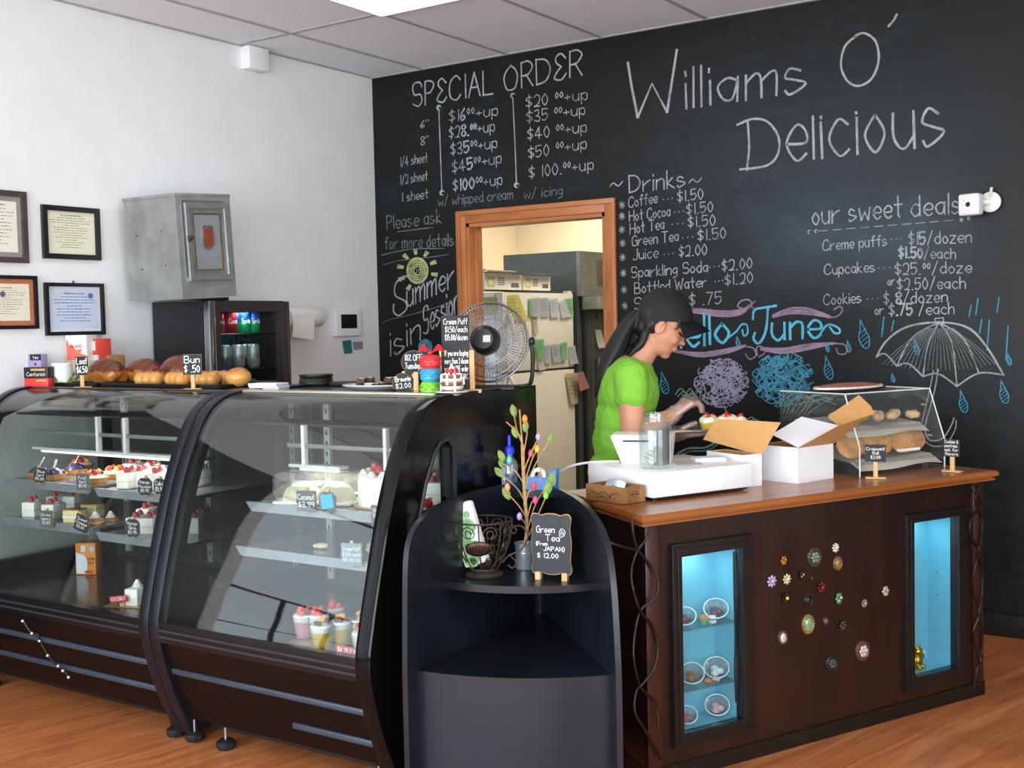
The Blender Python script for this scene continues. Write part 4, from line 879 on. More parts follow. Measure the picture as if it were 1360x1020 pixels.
def tart(name, label, kind, r=.05, group=None):
    t = thing(name, label, 'tart', (0, 0, 0), 0, group)
    n = 20; mb = MB(); prof = [(r*.8, 0), (r, .022), (r*.93, .022), (r*.86, .012), (0, .012)]
    mb.lathe([(0, 0)]+prof, (0, 0, 0), n)
    for v in mb.bm.verts:
        a = atan2(v.co.y, v.co.x); k = 1+.045*cos(a*10); v.co.x *= k; v.co.y *= k
    mb.done('crust', CRUST, t)
    if kind == 'berry':
        mb = MB().lathe([(0, .012), (r*.9, .018), (r*.7, .034), (r*.3, .044), (0, .046)], (0, 0, 0), 20)
        for k in range(26): a, q = random.uniform(0, 6.28), r*.8*sqrt(random.random()); mb.ell((q*cos(a), q*sin(a), .04-.022*(q/r)**2), random.uniform(.005, .008), None, 2)
        mb.done('berries', M('3c2f58', .25, var=.35, sc=50), t)
        MB().box((r*.15, 0, .06), (.003, .011, .05), (0, radians(28), 0), .001).done('pick', M('f2f0ea', .5), t)
    else:
        MB().lathe([(r*.9, .02), (r*.7, .03), (0, .034)], (0, 0, 0), 20).done('cream', CREAMW, t)
        mb = MB()
        for k in range(3): a = 2.1*k+.4; mb.ell((r*.45*cos(a), r*.45*sin(a), .04), (.017, .009, .010), (0, .5, a), 2)
        mb.done('peach_slices', PEACH, t)
        mb = MB()
        for k in range(3): a = 2.1*k+1.4; straw_geo(mb, (r*.5*cos(a), r*.5*sin(a), .043), .012, .5)
        mb.done('strawberries', STRAW, t); MB().ell((0, 0, .045), .009, None, 2).ell((r*.6, .01, .04), .007, None, 2).done('blueberries', BERRY, t)
    return t
def slice_(name, label, w_=.055, d=.085, h=.06, body=CREAMW, top='straw', group=None):
    t = thing(name, label, 'cake slice', (0, 0, 0), 0, group)
    MB().box((0, 0, h/2), (w_, d, h), None, .004).done('cake', body, t)
    MB().bx(-w_/2-.0006, w_/2+.0006, -d/2-.0006, d/2-.006, h*.42, h*.52).done('filling', M('f0e2d0' if body is CREAMW else 'fff6e4', .7, var=.08, sc=60), t)
    if top == 'straw':
        m = MB(); blob(m, (0, d*.15, h), .018); m.done('cream_swirl', CREAMW, t); m = MB(); straw_geo(m, (-.002, -d*.2, h+.010), .014, .6); straw_geo(m, (.008, -d*.02, h+.016), .011, -.4); m.done('strawberry', M('c0484c', .4, var=.2), t)
    elif top == 'brown': MB().bx(-w_/2+.001, w_/2-.001, -d/2+.001, d/2-.001, h-.001, h+.004, .002).done('browned_top', M('c8892c', .35, var=.25, sc=30), t)
    elif top == 'cream': m = MB(); blob(m, (0, 0, h), .02); m.done('cream_swirl', CREAMW, t); MB().box((0, -.004, h+.012), (.02, .004, .014), None, .001).done('chocolate', CHOC, t)
    return t
def outline(kind, w_, h):
    if kind == 'rect': return [(-w_/2, 0), (w_/2, 0), (w_/2, h), (-w_/2, h)]
    if kind == 'round': return [(w_/2*cos(a), h/2+h/2*sin(a)) for a in [2*pi*k/36 for k in range(36)]]
    out = []
    if kind == 'plaque':
        Q = [(0, 1), (.28, .985), (.48, .94), (.68, .985), (.86, .985), (.985, .9), (1, .76), (.945, .6), (.94, .42), (.985, .2)]
        pts = Q+[(x, -y) for x, y in [(1, 0)]+Q[:0:-1]]; pts = pts+[(-x, y) for x, y in [(0, -1)]+pts[:0:-1]]
        pts = [(p[0], p[1]) for p in pts]; return [(p.x*w_/2, h/2+p.y*h/2) for p in spline(pts, 3, True)]
    for k in range(64):
        a = 2*pi*k/64; c, s = cos(a), sin(a); e = .38 if kind == 'plaque' else .7
        if kind == 'plaque': continue
        x = math.copysign(abs(c)**e, c); y = math.copysign(abs(s)**e, s)
        q = 1-.055*(.5+.5*cos(8*a))if kind == 'scallop' else 1-.05*abs(sin(4*a))**.5*(1 if True else 0)+.02*cos(4*a)
        out.append((x*w_/2*q, h/2+y*h/2*q))
    return out
SLATE = M('25282c', .7, var=.15, sc=10); SLATEG = M('565d62', .7, var=.12, sc=14); EDGEW = M('b08a58', .7, var=.1)
FLIPX = Matrix.Rotation(pi/2, 4, 'X')
def sign(name, label, loc, rz, w_, h, lines, kind='plaque', mat=None, stand=None, z0=0, tilt=0, ink=None, cat='price sign', group=None, t_=.005, rim=True, iw=None):
    t = thing(name, label, cat, loc, rz, group); R_ = Matrix.Translation((0, 0, z0)) @ Matrix.Rotation(tilt, 4, 'Y')
    b = MB(); b.M = R_; b.prism(outline(kind, w_, h), t_*.5, Matrix.Translation((0, -t_*.25, 0)) @ FLIPX); b.done('board', mat or SLATE, t)
    if rim: b = MB(); b.M = R_; b.prism([(x*1.03, h/2+(y-h/2)*1.03) for x, y in outline(kind, w_, h)], t_*.5, Matrix.Translation((0, t_*.25, 0)) @ FLIPX); b.done('backing', EDGEW, t)
    m = MB(); m.M = R_; k = len(lines)
    for i, l in enumerate(lines):
        if not l: continue
        fl_ = .93 if kind == 'rect' else .72; hh = h*fl_/k; z = h*(.5+fl_/2)-hh*(i+1)+hh*.2; f = .7 if kind in ('round', 'scallop') and i in (0, k-1) else .84
        L, W_ = layout(l.replace('<', '')); wd = min(f*w_, W_*hh*.1)
        x0 = -wd/2 if '<' not in l else -w_*.41
        write(m, l.replace('<', ''), (x0, -t_*.5, z), (1, 0, 0), (0, 0, 1), hh*.72, wd, iw or max(.0014, hh*.085), False, (0, -1, 0), .0005)
    m.done('lettering', ink or WHITE_INK, t, flat=True)
    if stand == 'peg': MB().bx(-.008, .008, .001, .013, 0, z0+h*.5, .002).bx(-.036, .036, -.012, .022, 0, .006, .002).done('wooden_stand', WOODP, t)
    elif stand == 'clip': MB().box((0, .006, z0+h*.86), (.011, .012, h*.5), (0, tilt, 0), .002).box((0, .012, z0+h*.15), (.009, .02, .03), None, .002).done('wooden_clip', WOODP, t)
    elif stand == 'legs':
        for s in (-1, 1): MB().bx(s*w_*.34-.009, s*w_*.34+.009, -.010, .012, -.002, z0+.006, .002).done('wooden_foot', WOODP, t)
    return t
CAMYAW = radians(33.9)
# ---------------------------------------------------------------- left case, upper shelf
GT = 'tarts on the upper shelf'; GS = 'cake slices on the lower shelf'; GG = 'price tags on the case shelves'
def on(px, py, z): p = PZ(px, py, z); return V((p.x, p.y, z))
ZA, ZB = z1+.001, z2-.001
def place(t, px, py, z, rz=0, ymin=None, ymax=None, dx=0):
    p = on(px, py, z)
    if ymin and p.y < ymin: p.y = ymin
    if ymax and p.y > ymax: p.y = ymax
    t.location = (p.x+dx, p.y, z); t.rotation_euler = (0, 0, rz); return t
bt = tart('berry_tart', 'dark blueberry tart at the front left of the upper shelf in the left case', 'berry', .052, GT); at(bt, PY(72, 632, 2.95)*1 + V((0, 0, 0))); bt.location.z = ZA
for px, y, lb in ((54, 2.96, 'dark blueberry tart behind the tilted round tag, leftmost on the upper shelf'), (100, 3.1, 'dark blueberry tart at the back of the upper shelf, behind the other two')):
    p = PY(px, 625, y); dup(bt, (p.x-(.02 if px == 54 else 0), y+(.01 if px == 54 else 0), ZA), .8, lb, GT)
ft = tart('fruit_tart', 'large fruit tart with peach and strawberry behind the square grey tag, upper shelf', 'fruit', .058, GT); p = PY(124, 630, 2.95); at(ft, (p.x, p.y, ZA), .3)
p = PY(153, 625, 3.09); dup(ft, (p.x, p.y, ZA), 1.2, 'fruit tart behind the large front one, beside the white cake slices', GT)
p = PY(107, 622, 3.22); dup(ft, (p.x+.0, p.y, ZA), 2.2, 'fruit tart at the very back of the upper shelf', GT)
cw = slice_('cream_slice', 'white cream cake slice next to the fruit tarts, upper shelf', .06, .1, .062, CREAMW, 'straw', 'white slices on the upper shelf'); p = PY(174, 638, 2.95); at(cw, (p.x, p.y, ZA-.006), .2)
for px, y, lb in ((192, 3.0, 'white cream cake slice in the middle of the right group on the upper shelf'), (212, 2.98, 'white cream cake slice next to the black divider, upper shelf'), (205, 3.13, 'white cream cake slice behind the front three on the upper shelf'), (180, 3.16, 'white cream cake slice at the back, above the fruit tart, upper shelf'), (262, 3.1, 'white cream slice seen past the divider on the upper shelf')):
    p = PY(px, 635, y); dup(cw, (min(p.x, -3.42), y, ZA-.006), random.uniform(-.2, .4), lb)
def shelf_tag(px, py, w_, h, lines, label, kind='plaque', y=2.835, tilt=0, mat=None, rz=None):
    p = PY(px, py, y); return sign('price_tag', label, (p.x, y, p.z-h*.55), CAMYAW*.5 if rz is None else rz, w_, h, lines, kind, mat or SLATEG, 'clip', 0, tilt, None, 'price tag', GG, .004)
shelf_tag(51, 630, .05, .062, ['Blue', 'tart', '$5.00'], 'round dark tag turned sideways in front of the blueberry tarts', 'scallop', 2.83, .2, SLATE, .9)
shelf_tag(110, 639, .06, .066, ['Fruit', 'tart', '$5.95'], 'square grey tag in front of the fruit tart', 'plaque')
shelf_tag(192.5, 645, .062, .066, ['Mango', 'Mousse', '$5.95'], 'dark scalloped tag in front of the white cream slices', 'scallop', mat=SLATE)
shelf_tag(212, 645, .05, .06, ['Cake', '$5.95'], 'dark tag half hidden by the black divider', 'scallop', mat=SLATE)
# lower shelf
s1 = slice_('cake_slice', 'white strawberry cake slice, leftmost on the lower shelf', .06, .085, .062, CREAMW, 'straw', GS); p = PY(46, 690, 2.95); at(s1, (p.x, p.y, ZB-.002), .35)
for px, y, lb in ((72, 2.95, 'white strawberry cake slice, second from the left on the lower shelf'), (78, 3.1, 'white strawberry cake slice behind the second one on the lower shelf'), (100, 3.14, 'white strawberry cake slice behind the cheesecake squares')):
    p = PY(px, 688, y); dup(s1, (p.x, y, ZB-.002), .3, lb)
for px, y, lb in ((184, 2.95, 'white strawberry slice by the black divider, lower shelf'), (202, 2.97, 'white strawberry slice half behind the black divider, lower shelf'), (197, 3.12, 'white strawberry slice at the back near the divider, lower shelf'), (262, 3.06, 'white strawberry slice seen past the divider on the lower shelf'), (274, 3.14, 'white strawberry slice furthest right on the lower shelf, past the divider')):
    p = PY(px, 690, y); dup(s1, (min(p.x, -3.41), y, ZB-.018), .3, lb)
c1 = slice_('cheesecake_square', 'pale cheesecake square with a browned top, in front on the lower shelf', .075, .06, .05, SPONGE, 'brown', 'cheesecake squares'); p = PY(100, 692, 2.93); at(c1, (p.x, p.y, ZB-.002), .35)
p = PY(123, 682, 3.06); dup(c1, (p.x, p.y, ZB-.002), .35, 'pale cheesecake square with a browned top, behind the first one', 'cheesecake squares')
m1 = slice_('cream_pie', 'small cream topped pie beside the front cheesecake square', .05, .05, .026, CRUST, 'cream', 'small cream pies'); p = PY(126, 694, 2.925); at(m1, (p.x+.01, p.y-.005, ZB-.002), .2)
p = PY(147, 688, 3.02); dup(m1, (p.x, p.y, ZB-.018), .5, 'small chocolate and cream pie on the dark tray, right of the cheesecake', 'small cream pies')
shelf_tag(61.5, 688, .062, .068, ['Straw-', 'berry', '$5.80'], 'square grey tag in front of the white slices, lower shelf', 'plaque')
shelf_tag(105, 693, .062, .066, ['Sweet', 'Cheese', '$3.00'], 'tilted dark tag in front of the cheesecake square', 'plaque', tilt=.35, mat=SLATE)
shelf_tag(176, 700, .064, .07, ['Mango', 'Slice', '$5.95'], 'dark scalloped tag at the right of the lower shelf', 'scallop', mat=SLATE)
# deck of the left case
p = PZ(111, 763, .431); bxs = thing('baking_soda_box', 'upright orange and white box standing on the floor of the left case', 'box', (p.x, p.y+.03, .431), .45)
MB().bx(-.045, .045, -.028, .028, 0, .135, .001).done('carton', M('ee8a22', .5, var=.05), bxs)
MB().mesh([(-.0445, -.0288, .004), (.0, -.0288, .004), (.006, -.0288, .03), (.008, -.0288, .05), (.004, -.0288, .07), (-.008, -.0288, .085), (-.0445, -.0288, .095)], [(0, 1, 2, 3, 4, 5, 6)]).mesh([(-.02, -.029, .098), (.0, -.029, .098), (.0, -.029, .126), (-.02, -.029, .126)], [(0, 1, 2, 3)]).done('white_panel', M('e8ecf0', .5), bxs, flat=True)
MB().prism([(.012*cos(k*pi/8), .012*sin(k*pi/8)) for k in range(16)], .001, Matrix.Translation((.029, -.0287, .11)) @ FLIPX).done('round_emblem', M('c8d0d8', .5), bxs)
lettering('lettering', bxs, M('b04a18', .6), [('BAKING', .008, .062, .011, .033), ('SODA', .008, .045, .011, .028)], w_=.0018, y=-.029)
MB().prism([(.02*cos(k*pi/8), .007*sin(k*pi/8)) for k in range(16)], .001, Matrix.Translation((.012, -.0288, .012)) @ FLIPX).done('red_oval', M('c8341c', .5), bxs)
p = PZ(172, 806, .431); pb = slice_('pie_slice', 'white cream pie slice on a gold card on the floor of the left case', .055, .09, .065, CREAMW, 'cream', None); at(pb, (p.x, p.y+.04, .434), .3)
tag(at(MB().box((0, 0, .0015), (.17, .13, .003), None, .001).done('gold_card', GOLDB), (p.x-.03, p.y+.04, .4305), .3), 'thin gold card under the white pie slice in the left case', 'card')
p = PZ(160, 806, .434); sign('red_tag', 'red rounded tag propped before the white pie slice in the left case', (p.x, p.y-.005, .452), CAMYAW*.6, .075, .026, ['COCONUT'], 'plaque', M('c01c26', .4), None, 0, -.12, None, 'price tag', None, .004, False)
tag(at(MB().box((0, 0, .0075), (.02, .03, .015), None, .002).done('tag_holder', WOODP), (p.x, p.y+.017, .434), CAMYAW*.6), 'small wooden block holding the red tag in the left case', 'tag holder')
# ---------------------------------------------------------------- right case
ZR = z1-.002; p = PZ(436, 668, ZR)
cl = thing('packaged_cake', 'pale loaf cake halves inside a clear plastic clamshell, right case upper shelf', 'cake', (PY(424, 650, 2.97).x, 2.97, ZR), .3)
MB().bx(-.145, .145, -.073, .073, 0, .012, .006).done('tray', M('e8ece8', .3), cl)
for s in (-1, 1): MB().ell((s*.066, 0, .014), (.068, .06, .058), (0, s*.1, .3), 3).ell((s*.062, .004, .042), (.055, .046, .028), (0, 0, .4*s), 3).done('cake_half', M('e0d8b4', .6, var=.12, sc=40, bump=.3), cl)
mb = MB().box((0, 0, .062), (.30, .155, .10), None, .03, 4); bmesh.ops.delete(mb.bm, geom=[f for f in mb.bm.faces if f.normal.z < -.9], context='FACES'); mb.done('clear_lid', glass('clamshell', 'f4f8f6', 1.5, .05, .05, 'ffffff'), cl)
bc = thing('cream_cake', 'tall round white cream cake with strawberries by the slotted end panel', 'cake', (-2.553, 3.035, ZR), 0)
MB().lathe([(0, 0), (.115, 0), (.115, .004), (0, .004)], (0, 0, 0), 32).done('cake_board', GOLDB, bc)
mb = MB(); mb.lathe([(0, .004), (.098, .004), (.1, .02), (.1, .09), (.094, .1), (0, .1)], (0, 0, 0), 48)
for v in mb.bm.verts:
    if v.co.z < .08: k = 1+.03*sin(atan2(v.co.y, v.co.x)*16); v.co.x *= k; v.co.y *= k
for k in range(12): blob(mb, (.08*cos(k*pi/6), .08*sin(k*pi/6), .097), .022, 4)
mb.done('cream', CREAMW, bc); mb = MB()
for k in range(9): a = k*2*pi/8; r = .04 if k < 8 else 0; straw_geo(mb, (r*cos(a), r*sin(a), .118+.014*(k % 2)), .018, .4*(k % 3))
mb.done('strawberries', STRAW, bc)
cs2 = slice_('cream_slice', 'white cream slice with strawberries seen through the end panel slot', .07, .09, .075, CREAMW, 'straw', None); at(cs2, (-2.43, 3.135, ZR), .5)
bb = thing('strawberry', 'single red strawberry with green leaves showing low in the end panel slot', 'strawberry', (PX(568, 672, -2.385).x, PX(568, 672, -2.385).y, ZR+.001), 0); m = MB(); straw_geo(m, (0, 0, .016), .018, .9); m.done('fruit', STRAW, bb)
MB().ell((.0, .014, .03), (.012, .006, .003), (.5, 0, 0), 1).done('leaf', KIWI, bb)
shelf_tag(407, 664, .072, .07, ['Coconut', '$3.99'], 'grey plaque tag in front of the packaged cake', 'plaque')
shelf_tag(508, 684, .078, .07, ['Strawberry', 'Shortcake', '$24.00'], 'grey plaque tag below the tall white cream cake', 'plaque')
tg = shelf_tag(435, 665, .062, .066, ['$14'], 'tag with a bright blue paper stuck on it, right case upper shelf', 'scallop', mat=SLATEG)
MB().box((0, -.0042, .034), (.044, .0012, .046), (0, -.15, 0)).done('blue_paper', M('35b4e8', .6, var=.05), tg)
ZR2 = z2-.003
pf = thing('cream_puff', 'round pale cream puff at the right end of the lower shelf', 'cream puff', (0, 0, 0), 0, 'cream puffs'); m = MB().ell((0, 0, .026), (.036, .036, .024), None, 3)
for k in range(9): a = k*.7; m.ell((.02*cos(a), .02*sin(a), .035), (.016, .016, .012), None, 2)
m.done('shell', M('dcb488', .65, var=.15, sc=40, bump=.3), pf); MB().lathe([(.03, .018), (.037, .022), (.036, .028), (.03, .03)], (0, 0, 0), 20).done('filling', CREAMW, pf)
p = PY(501, 745, 2.96); at(pf, (p.x, 2.96, ZR2)); p = PY(516, 742, 3.05); dup(pf, (min(p.x, -2.42), 3.05, ZR2), 1, 'pale cream puff behind the first one, lower shelf right end', 'cream puffs')
p = PY(427, 733, 2.97); bp = tag(at(MB().ell((0, 0, .011), (.026, .016, .011), None, 2).ell((.015, .004, .012), (.014, .012, .01), None, 2).ell((-.02, -.004, .009), (.012, .012, .008), None, 2).done('broken_puff', M('e4cfa4', .7, var=.15, sc=60, bump=.3)), (p.x, 2.97, ZR2)), 'small broken cream puff piece left of the blue-grey tag', 'cream puff')
shelf_tag(467, 735, .074, .074, ['Cream Puff', '$1.50/each', '$15.00/dz'], 'light blue-grey tag on the lower shelf of the right case', 'plaque', mat=M('7f97a6', .7, var=.1))
# dessert cups on the deck
CUPG = glass('cup_plastic', 'fafcfc', 1.45, .02)
def cup(name, label, col, top):
    t = thing(name, label, 'dessert cup', (0, 0, 0), 0, 'dessert cups on gold cards')
    MB().lathe([(0, .001), (.030, .001), (.041, .075), (.042, .075), (.031, 0), (0, 0)], (0, 0, 0), 28).done('clear_cup', CUPG, t)
    MB().lathe([(0, .002), (.0295, .002), (.0375, .056), (0, .056)], (0, 0, 0), 28).done('pudding', M(col, .45, var=.05, sc=30), t)
    MB().lathe([(.0376, .0565), (.0395, .07), (.035, .078), (0, .08)], (0, 0, 0), 28).done('cream', CREAMW, t)
    if top == 'straw':
        m = MB(); straw_geo(m, (-.01, -.006, .09), .017, .3); straw_geo(m, (.008, .012, .092), .014, .5); straw_geo(m, (.006, -.018, .086), .013, .9); m.done('strawberries', M('d8402e', .35, var=.2, sc=40), t); MB().ell((.022, -.002, .088), .011, None, 2).ell((-.024, .008, .088), .010, None, 2).done('blackberries', BERRY, t)
    else:
        m = MB()
        for k in range(4): a = .5*k-.7; m.ell((.016*sin(a), .006+.008*cos(a), .09), (.014, .006, .009), (0, 0, -a), 2)
        m.done('peach_slices', PEACH, t); MB().ell((-.008, -.018, .085), .008, None, 2).ell((.008, -.02, .085), .008, None, 2).ell((.02, .0, .094), .008, None, 2).done('blueberries', BERRY, t)
    return t
ZD = .434
pk = cup('pink_dessert_cup', 'pink strawberry dessert cup at the front left of the deck in the right case', 'eea6b4', 'straw'); p = PZ(397, 849, ZD); p.y = max(p.y+.03, 2.735); pk.location = (p.x, p.y, ZD)
base = pk.location.copy()
yl = cup('yellow_dessert_cup', 'yellow mango dessert cup at the front, right of the pink one', 'f2c63a', 'peach'); p = PY(428, 845, 2.735); yl.location = (p.x, 2.735, ZD)
def cupat(src, px, y, rz, lb): p = PY(px, 830, y); dup(src, (p.x, y, ZD), rz, lb)
cupat(pk, 423, 2.83, .6, 'pink dessert cup behind the front pink and yellow ones'); cupat(pk, 444, 2.925, 1.4, 'pink dessert cup furthest back, with one tall strawberry')
cupat(yl, 453, 2.80, .4, 'yellow mango dessert cup in the second row, behind the red tag'); cupat(yl, 476, 2.85, -.3, 'yellow mango dessert cup in the third row, before the last one'); cupat(yl, 497, 2.88, .2, 'yellow mango dessert cup at the right, against the end panel')
wc = cup('white_dessert_cup', 'white cream dessert cup with mixed fruit next to the red tag, front right', 'f2ecdc', 'straw'); p = PY(484, 862, 2.735); wc.location = (p.x, 2.735, ZD)
for px, y, w_, d, lb in ((428, 2.80, .2, .19, 'long gold card under the pink and yellow dessert cups'), (485, 2.735, .1, .1, 'small gold card under the white dessert cup')):
    p = PY(px, 850, y); tag(at(MB().box((0, 0, .0015), (w_, d, .003), None, .001).done('gold_card', GOLDB), (p.x, y, .4305)), lb, 'card', 'gold cards')
p = PY(463, 849, 2.69); sign('red_tag', 'red rounded price tag before the dessert cups in the right case', (p.x, 2.693, .44), .25, .1, .03, ['$4.25 EACH'], 'plaque', M('c8202c', .4), None, 0, .12, None, 'price tag', None, .004, False)
tag(at(MB().box((0, 0, .007), (.03, .012, .014), None, .002).done('tag_holder', WOODP), (p.x, 2.703, .4305), .25), 'small wooden block holding the red price tag in the right case', 'tag holder')
# ================================================================ ON TOP OF THE CASES
ZC = 1.2295
def tp(px, y, z=ZC): p = PY(px, 510, y); return V((p.x, y, z))
def mm(px, y): return (PY(px+1, 510, y)-PY(px, 510, y)).length*.83   # metres per pixel, roughly
tb = thing('tea_box', 'purple and black tea box standing behind the red box, far left on the case', 'box', tp(48, 3.185), .2)
MB().bx(-.052, .052, -.02, .02, 0, .142, .001).done('carton', M('a898c0', .5, var=.05), tb); MB().bx(-.0525, -.048, -.0207, .0207, 0, .1425).bx(-.01, .0525, -.0206, -.019, .115, .1422).done('black_band', BLK, tb)
lettering('lettering', tb, M('e8dcf0', .6), [('tea', .008, .122, .013, .03)], w_=.002, y=-.0207)
MB().prism([(0, -.009), (.007, 0), (0, .009), (-.007, 0)], .001, Matrix.Translation((.02, -.0205, .098)) @ FLIPX).done('emblem', M('4a2a5c', .5), tb)
rb = thing('coffee_box', 'red and black coffee box lying lowest at the far left of the case top', 'box', tp(53, 3.10), .35)
MB().bx(-.06, .06, -.025, .025, 0, .04, .001).done('red_part', M('dc3a34', .45, var=.06), rb); MB().bx(-.06, .06, -.025, .025, .0405, .088, .001).done('black_part', M('1a1618', .45), rb)
lettering('lettering', rb, M('e8e4dc', .6), [('Centurion', -.045, .05, .016, .09)], w_=.002, y=-.0256); MB().bx(-.025, .045, -.0258, -.025, .073, .082).bx(.0, .05, -.0258, -.025, .027, .034).done('gold_band', M('c8a870', .5), rb)
wc_ = thing('tea_canister', 'white and green canister with a hill picture between the red box and the signs', 'canister', tp(83, 3.18), 0)
MB().lathe([(0, 0), (.041, 0), (.042, .004), (.042, .092), (.04, .096), (0, .096)], (0, 0, 0), 28).done('canister', M('eef0ea', .4, var=.03), wc_); MB().lathe([(.0425, .09), (.0435, .091), (.0435, .1), (.04, .103), (0, .103)], (0, 0, 0), 28).done('lid', M('f4f4f0', .35), wc_)
mb = MB()
for k in range(28):
    a = 2*pi*k/28; b = 2*pi*(k+1)/28; h0 = .03+.012*sin(a*3)+.006*sin(a*7); h1 = .03+.012*sin(b*3)+.006*sin(b*7); r = .0424
    mb.mesh([(r*cos(a), r*sin(a), .004), (r*cos(b), r*sin(b), .004), (r*cos(b), r*sin(b), h1), (r*cos(a), r*sin(a), h0)], [(0, 1, 2, 3)])
mb.done('green_hills', M('8fbf3a', .5, var=.25, sc=60), wc_)
mb = MB()
for a0 in (-1.75, -1.35): mb.tube([(.0424*cos(a0+d), .0424*sin(a0+d), .02+z) for d, z in ((0, 0), (.12, .02), (.2, .005))], .007, 6)
mb.done('figures', M('4a6a8a', .5, var=.4, sc=80), wc_)
lb_ = thing('patterned_box', 'cream box with green leaf pattern under the red and white box', 'box', tp(111, 3.40), .1)
MB().bx(-.062, .062, -.045, .045, 0, .105, .001).done('carton', M('d8d2b8', .6, var=.05), lb_); mb = MB()
for k in range(7): mb.ell((-.04+.014*k, -.0452, .02+.012*(k % 3)), (.009, .001, .012), (0, .3*k, 0), 1)
mb.done('leaf_pattern', M('6a8a4a', .6), lb_)
ub = thing('cake_mix_box', 'white box with a salmon red print stacked on the cream patterned box', 'box', tp(110, 3.40, ZC+.1055), .42)
MB().bx(-.052, .052, -.045, .045, 0, .118, .001).done('carton', M('f0eee6', .5, var=.02), ub)
vs = [(-.0495, 0, .003), (.0495, 0, .003), (.0495, 0, .025), (.02, 0, .035), (.03, 0, .055), (0, 0, .05), (-.02, 0, .075), (-.035, 0, .07), (-.042, 0, .1), (-.0495, 0, .09)]
MB().mesh([(x, -.0456, z) for x, y, z in vs], [tuple(range(len(vs)))]).done('red_print', M('ee6a58', .5, var=.15, sc=60), ub, flat=True)
lettering('lettering', ub, M('a03a30', .6), [('bread', -.028, .06, .02, .055)], w_=.0022, y=-.0459)
nb = thing('slim_box', 'slim red and white carton standing behind the white and red box', 'box', tp(137, 3.47), 0)
MB().bx(-.016, .016, -.04, .04, 0, .205, .001).done('carton', M('d8463c', .5), nb); MB().bx(-.0162, .006, -.0408, -.03, .15, .195).bx(-.012, .0162, -.0408, -.03, .08, .13).done('white_print', M('f0ece4', .5), nb)
bxb = thing('brown_box', 'low brown carton standing behind the braided loaves', 'box', tp(149, 3.52), 0); MB().bx(-.05, .05, -.04, .04, 0, .125, .002).done('carton', M('a87c4a', .7), bxb); MB().bx(-.05, .05, -.0405, .0405, .1255, .127).done('lid', M('b88c58', .7), bxb)
sign('price_sign', 'small black sign on a wooden peg left of the braided loaves', tp(109.5, 3.10), CAMYAW*.9+.5, .05, .078, ['Loaf', '$6.50'], 'rect', SLATE, 'peg', .055)
def tray(name, label, cx, y, wd, dp, col, h=.014, rz=0):
    t = thing(name, label, 'tray', tp(cx, y), rz, 'black trays of bread')
    MB().bx(-wd/2+.01, wd/2-.01, -dp/2+.01, dp/2-.01, 0, .003).done('base', M(col, .5, .2, var=.2), t)
    vs, fs = holed([(-wd/2, -dp/2), (wd/2, -dp/2), (wd/2, dp/2), (-wd/2, dp/2)], [[(-wd/2+.012, -dp/2+.012), (wd/2-.012, -dp/2+.012), (wd/2-.012, dp/2-.012), (-wd/2+.012, dp/2-.012)]], h, .002)
    MB().mesh(vs, fs, Matrix.Translation((0, 0, h/2+.003))).done('rim', M(col, .45, .3, var=.2), t); return t
xa, xb, xc = tp(116, 3.25).x, tp(171, 3.25).x, tp(331, 3.25).x
t1_ = tray('bread_tray', 'black tray under the left braided loaf', 141, 3.30, (xb-xa)*.97, .32, '17171a')
t2_ = tray('bread_tray', 'long black tray under the rolls and the round bun', 251, 3.30, (xc-xb)*.98, .32, '17171a')
def bread_mat(name, top, side):
    t = NT(name); no = t.n('ShaderNodeTexNoise', Scale=26.0, Detail=5.0, Roughness=.65); t.l(t.coord(), no.inputs['Vector'])
    g = t.n('ShaderNodeTexCoord'); sp = t.n('ShaderNodeSeparateXYZ'); t.l(g.outputs['Object'], sp.inputs[0])
    mp = t.n('ShaderNodeMapRange'); t.l(sp.outputs['Z'], mp.inputs[0]); mp.inputs[1].default_value = .01; mp.inputs[2].default_value = .085
    ad = t.n('ShaderNodeMath', operation='MULTIPLY_ADD'); t.l(no.outputs['Fac'], ad.inputs[0]); ad.inputs[1].default_value = .55; t.l(mp.outputs[0], ad.inputs[2])
    t.l(t.ramp(ad.outputs[0], [(.2, lin('e0b070')), (.55, lin(side)), (.85, lin(side)), (1.1, lin(top))]), t.b.inputs['Base Color']); t.b.inputs['Roughness'].default_value = .34; t.b.inputs['Coat Weight'].default_value = .25
    t.bump(no.outputs['Fac'], .18); return t.m
BRD = bread_mat('braided_crust', '6a3014', 'b5702c'); BRL = bread_mat('roll_crust', 'b06a26', 'd89a4c')
def loaf(name, label, L, w_, h, mat, loc, rz, braid=True, group='breads on the black trays'):
    mb = MB()
    if braid:
        for k in range(3):
            pts = []
            for i in range(25):
                t = i/24; x = (t-.5)*L*.86; env = max(.5, sin(pi*(.08+.84*t)))**.5; ph = 2*pi*(t*1.6)+2*pi*k/3
                pts.append(V((x, w_*.27*env*sin(ph), h*.56*env+h*.10*cos(2*ph))))
            mb.tube(pts, [h*.31*max(.62, sin(pi*(.1+.8*i/24)))**.6 for i in range(25)], 12)
        mb.ell((0, 0, h*.34), (L*.46, w_*.40, h*.36), None, 3)
    else:
        for k in range(3): mb.ell(((k-1)*L*.3, 0, h*.48), (L*.26, w_*.5, h*.5), (0, 0, .35), 3)
    for v in mb.bm.verts: v.co.z = max(v.co.z, 0.0005)
    o = remesh(mb, name, mat, .0045, 2, None, .5); at(o, loc, rz); return tag(o, label, 'bread', group)
ZTR = ZC+.0035
def bp_(px, y): p = tp(px, y); return (p.x, p.y, ZTR)
loaf('braided_loaf', 'big dark brown braided loaf, leftmost on the trays', .215, .16, .122, BRD, bp_(142, 3.285), -.1)
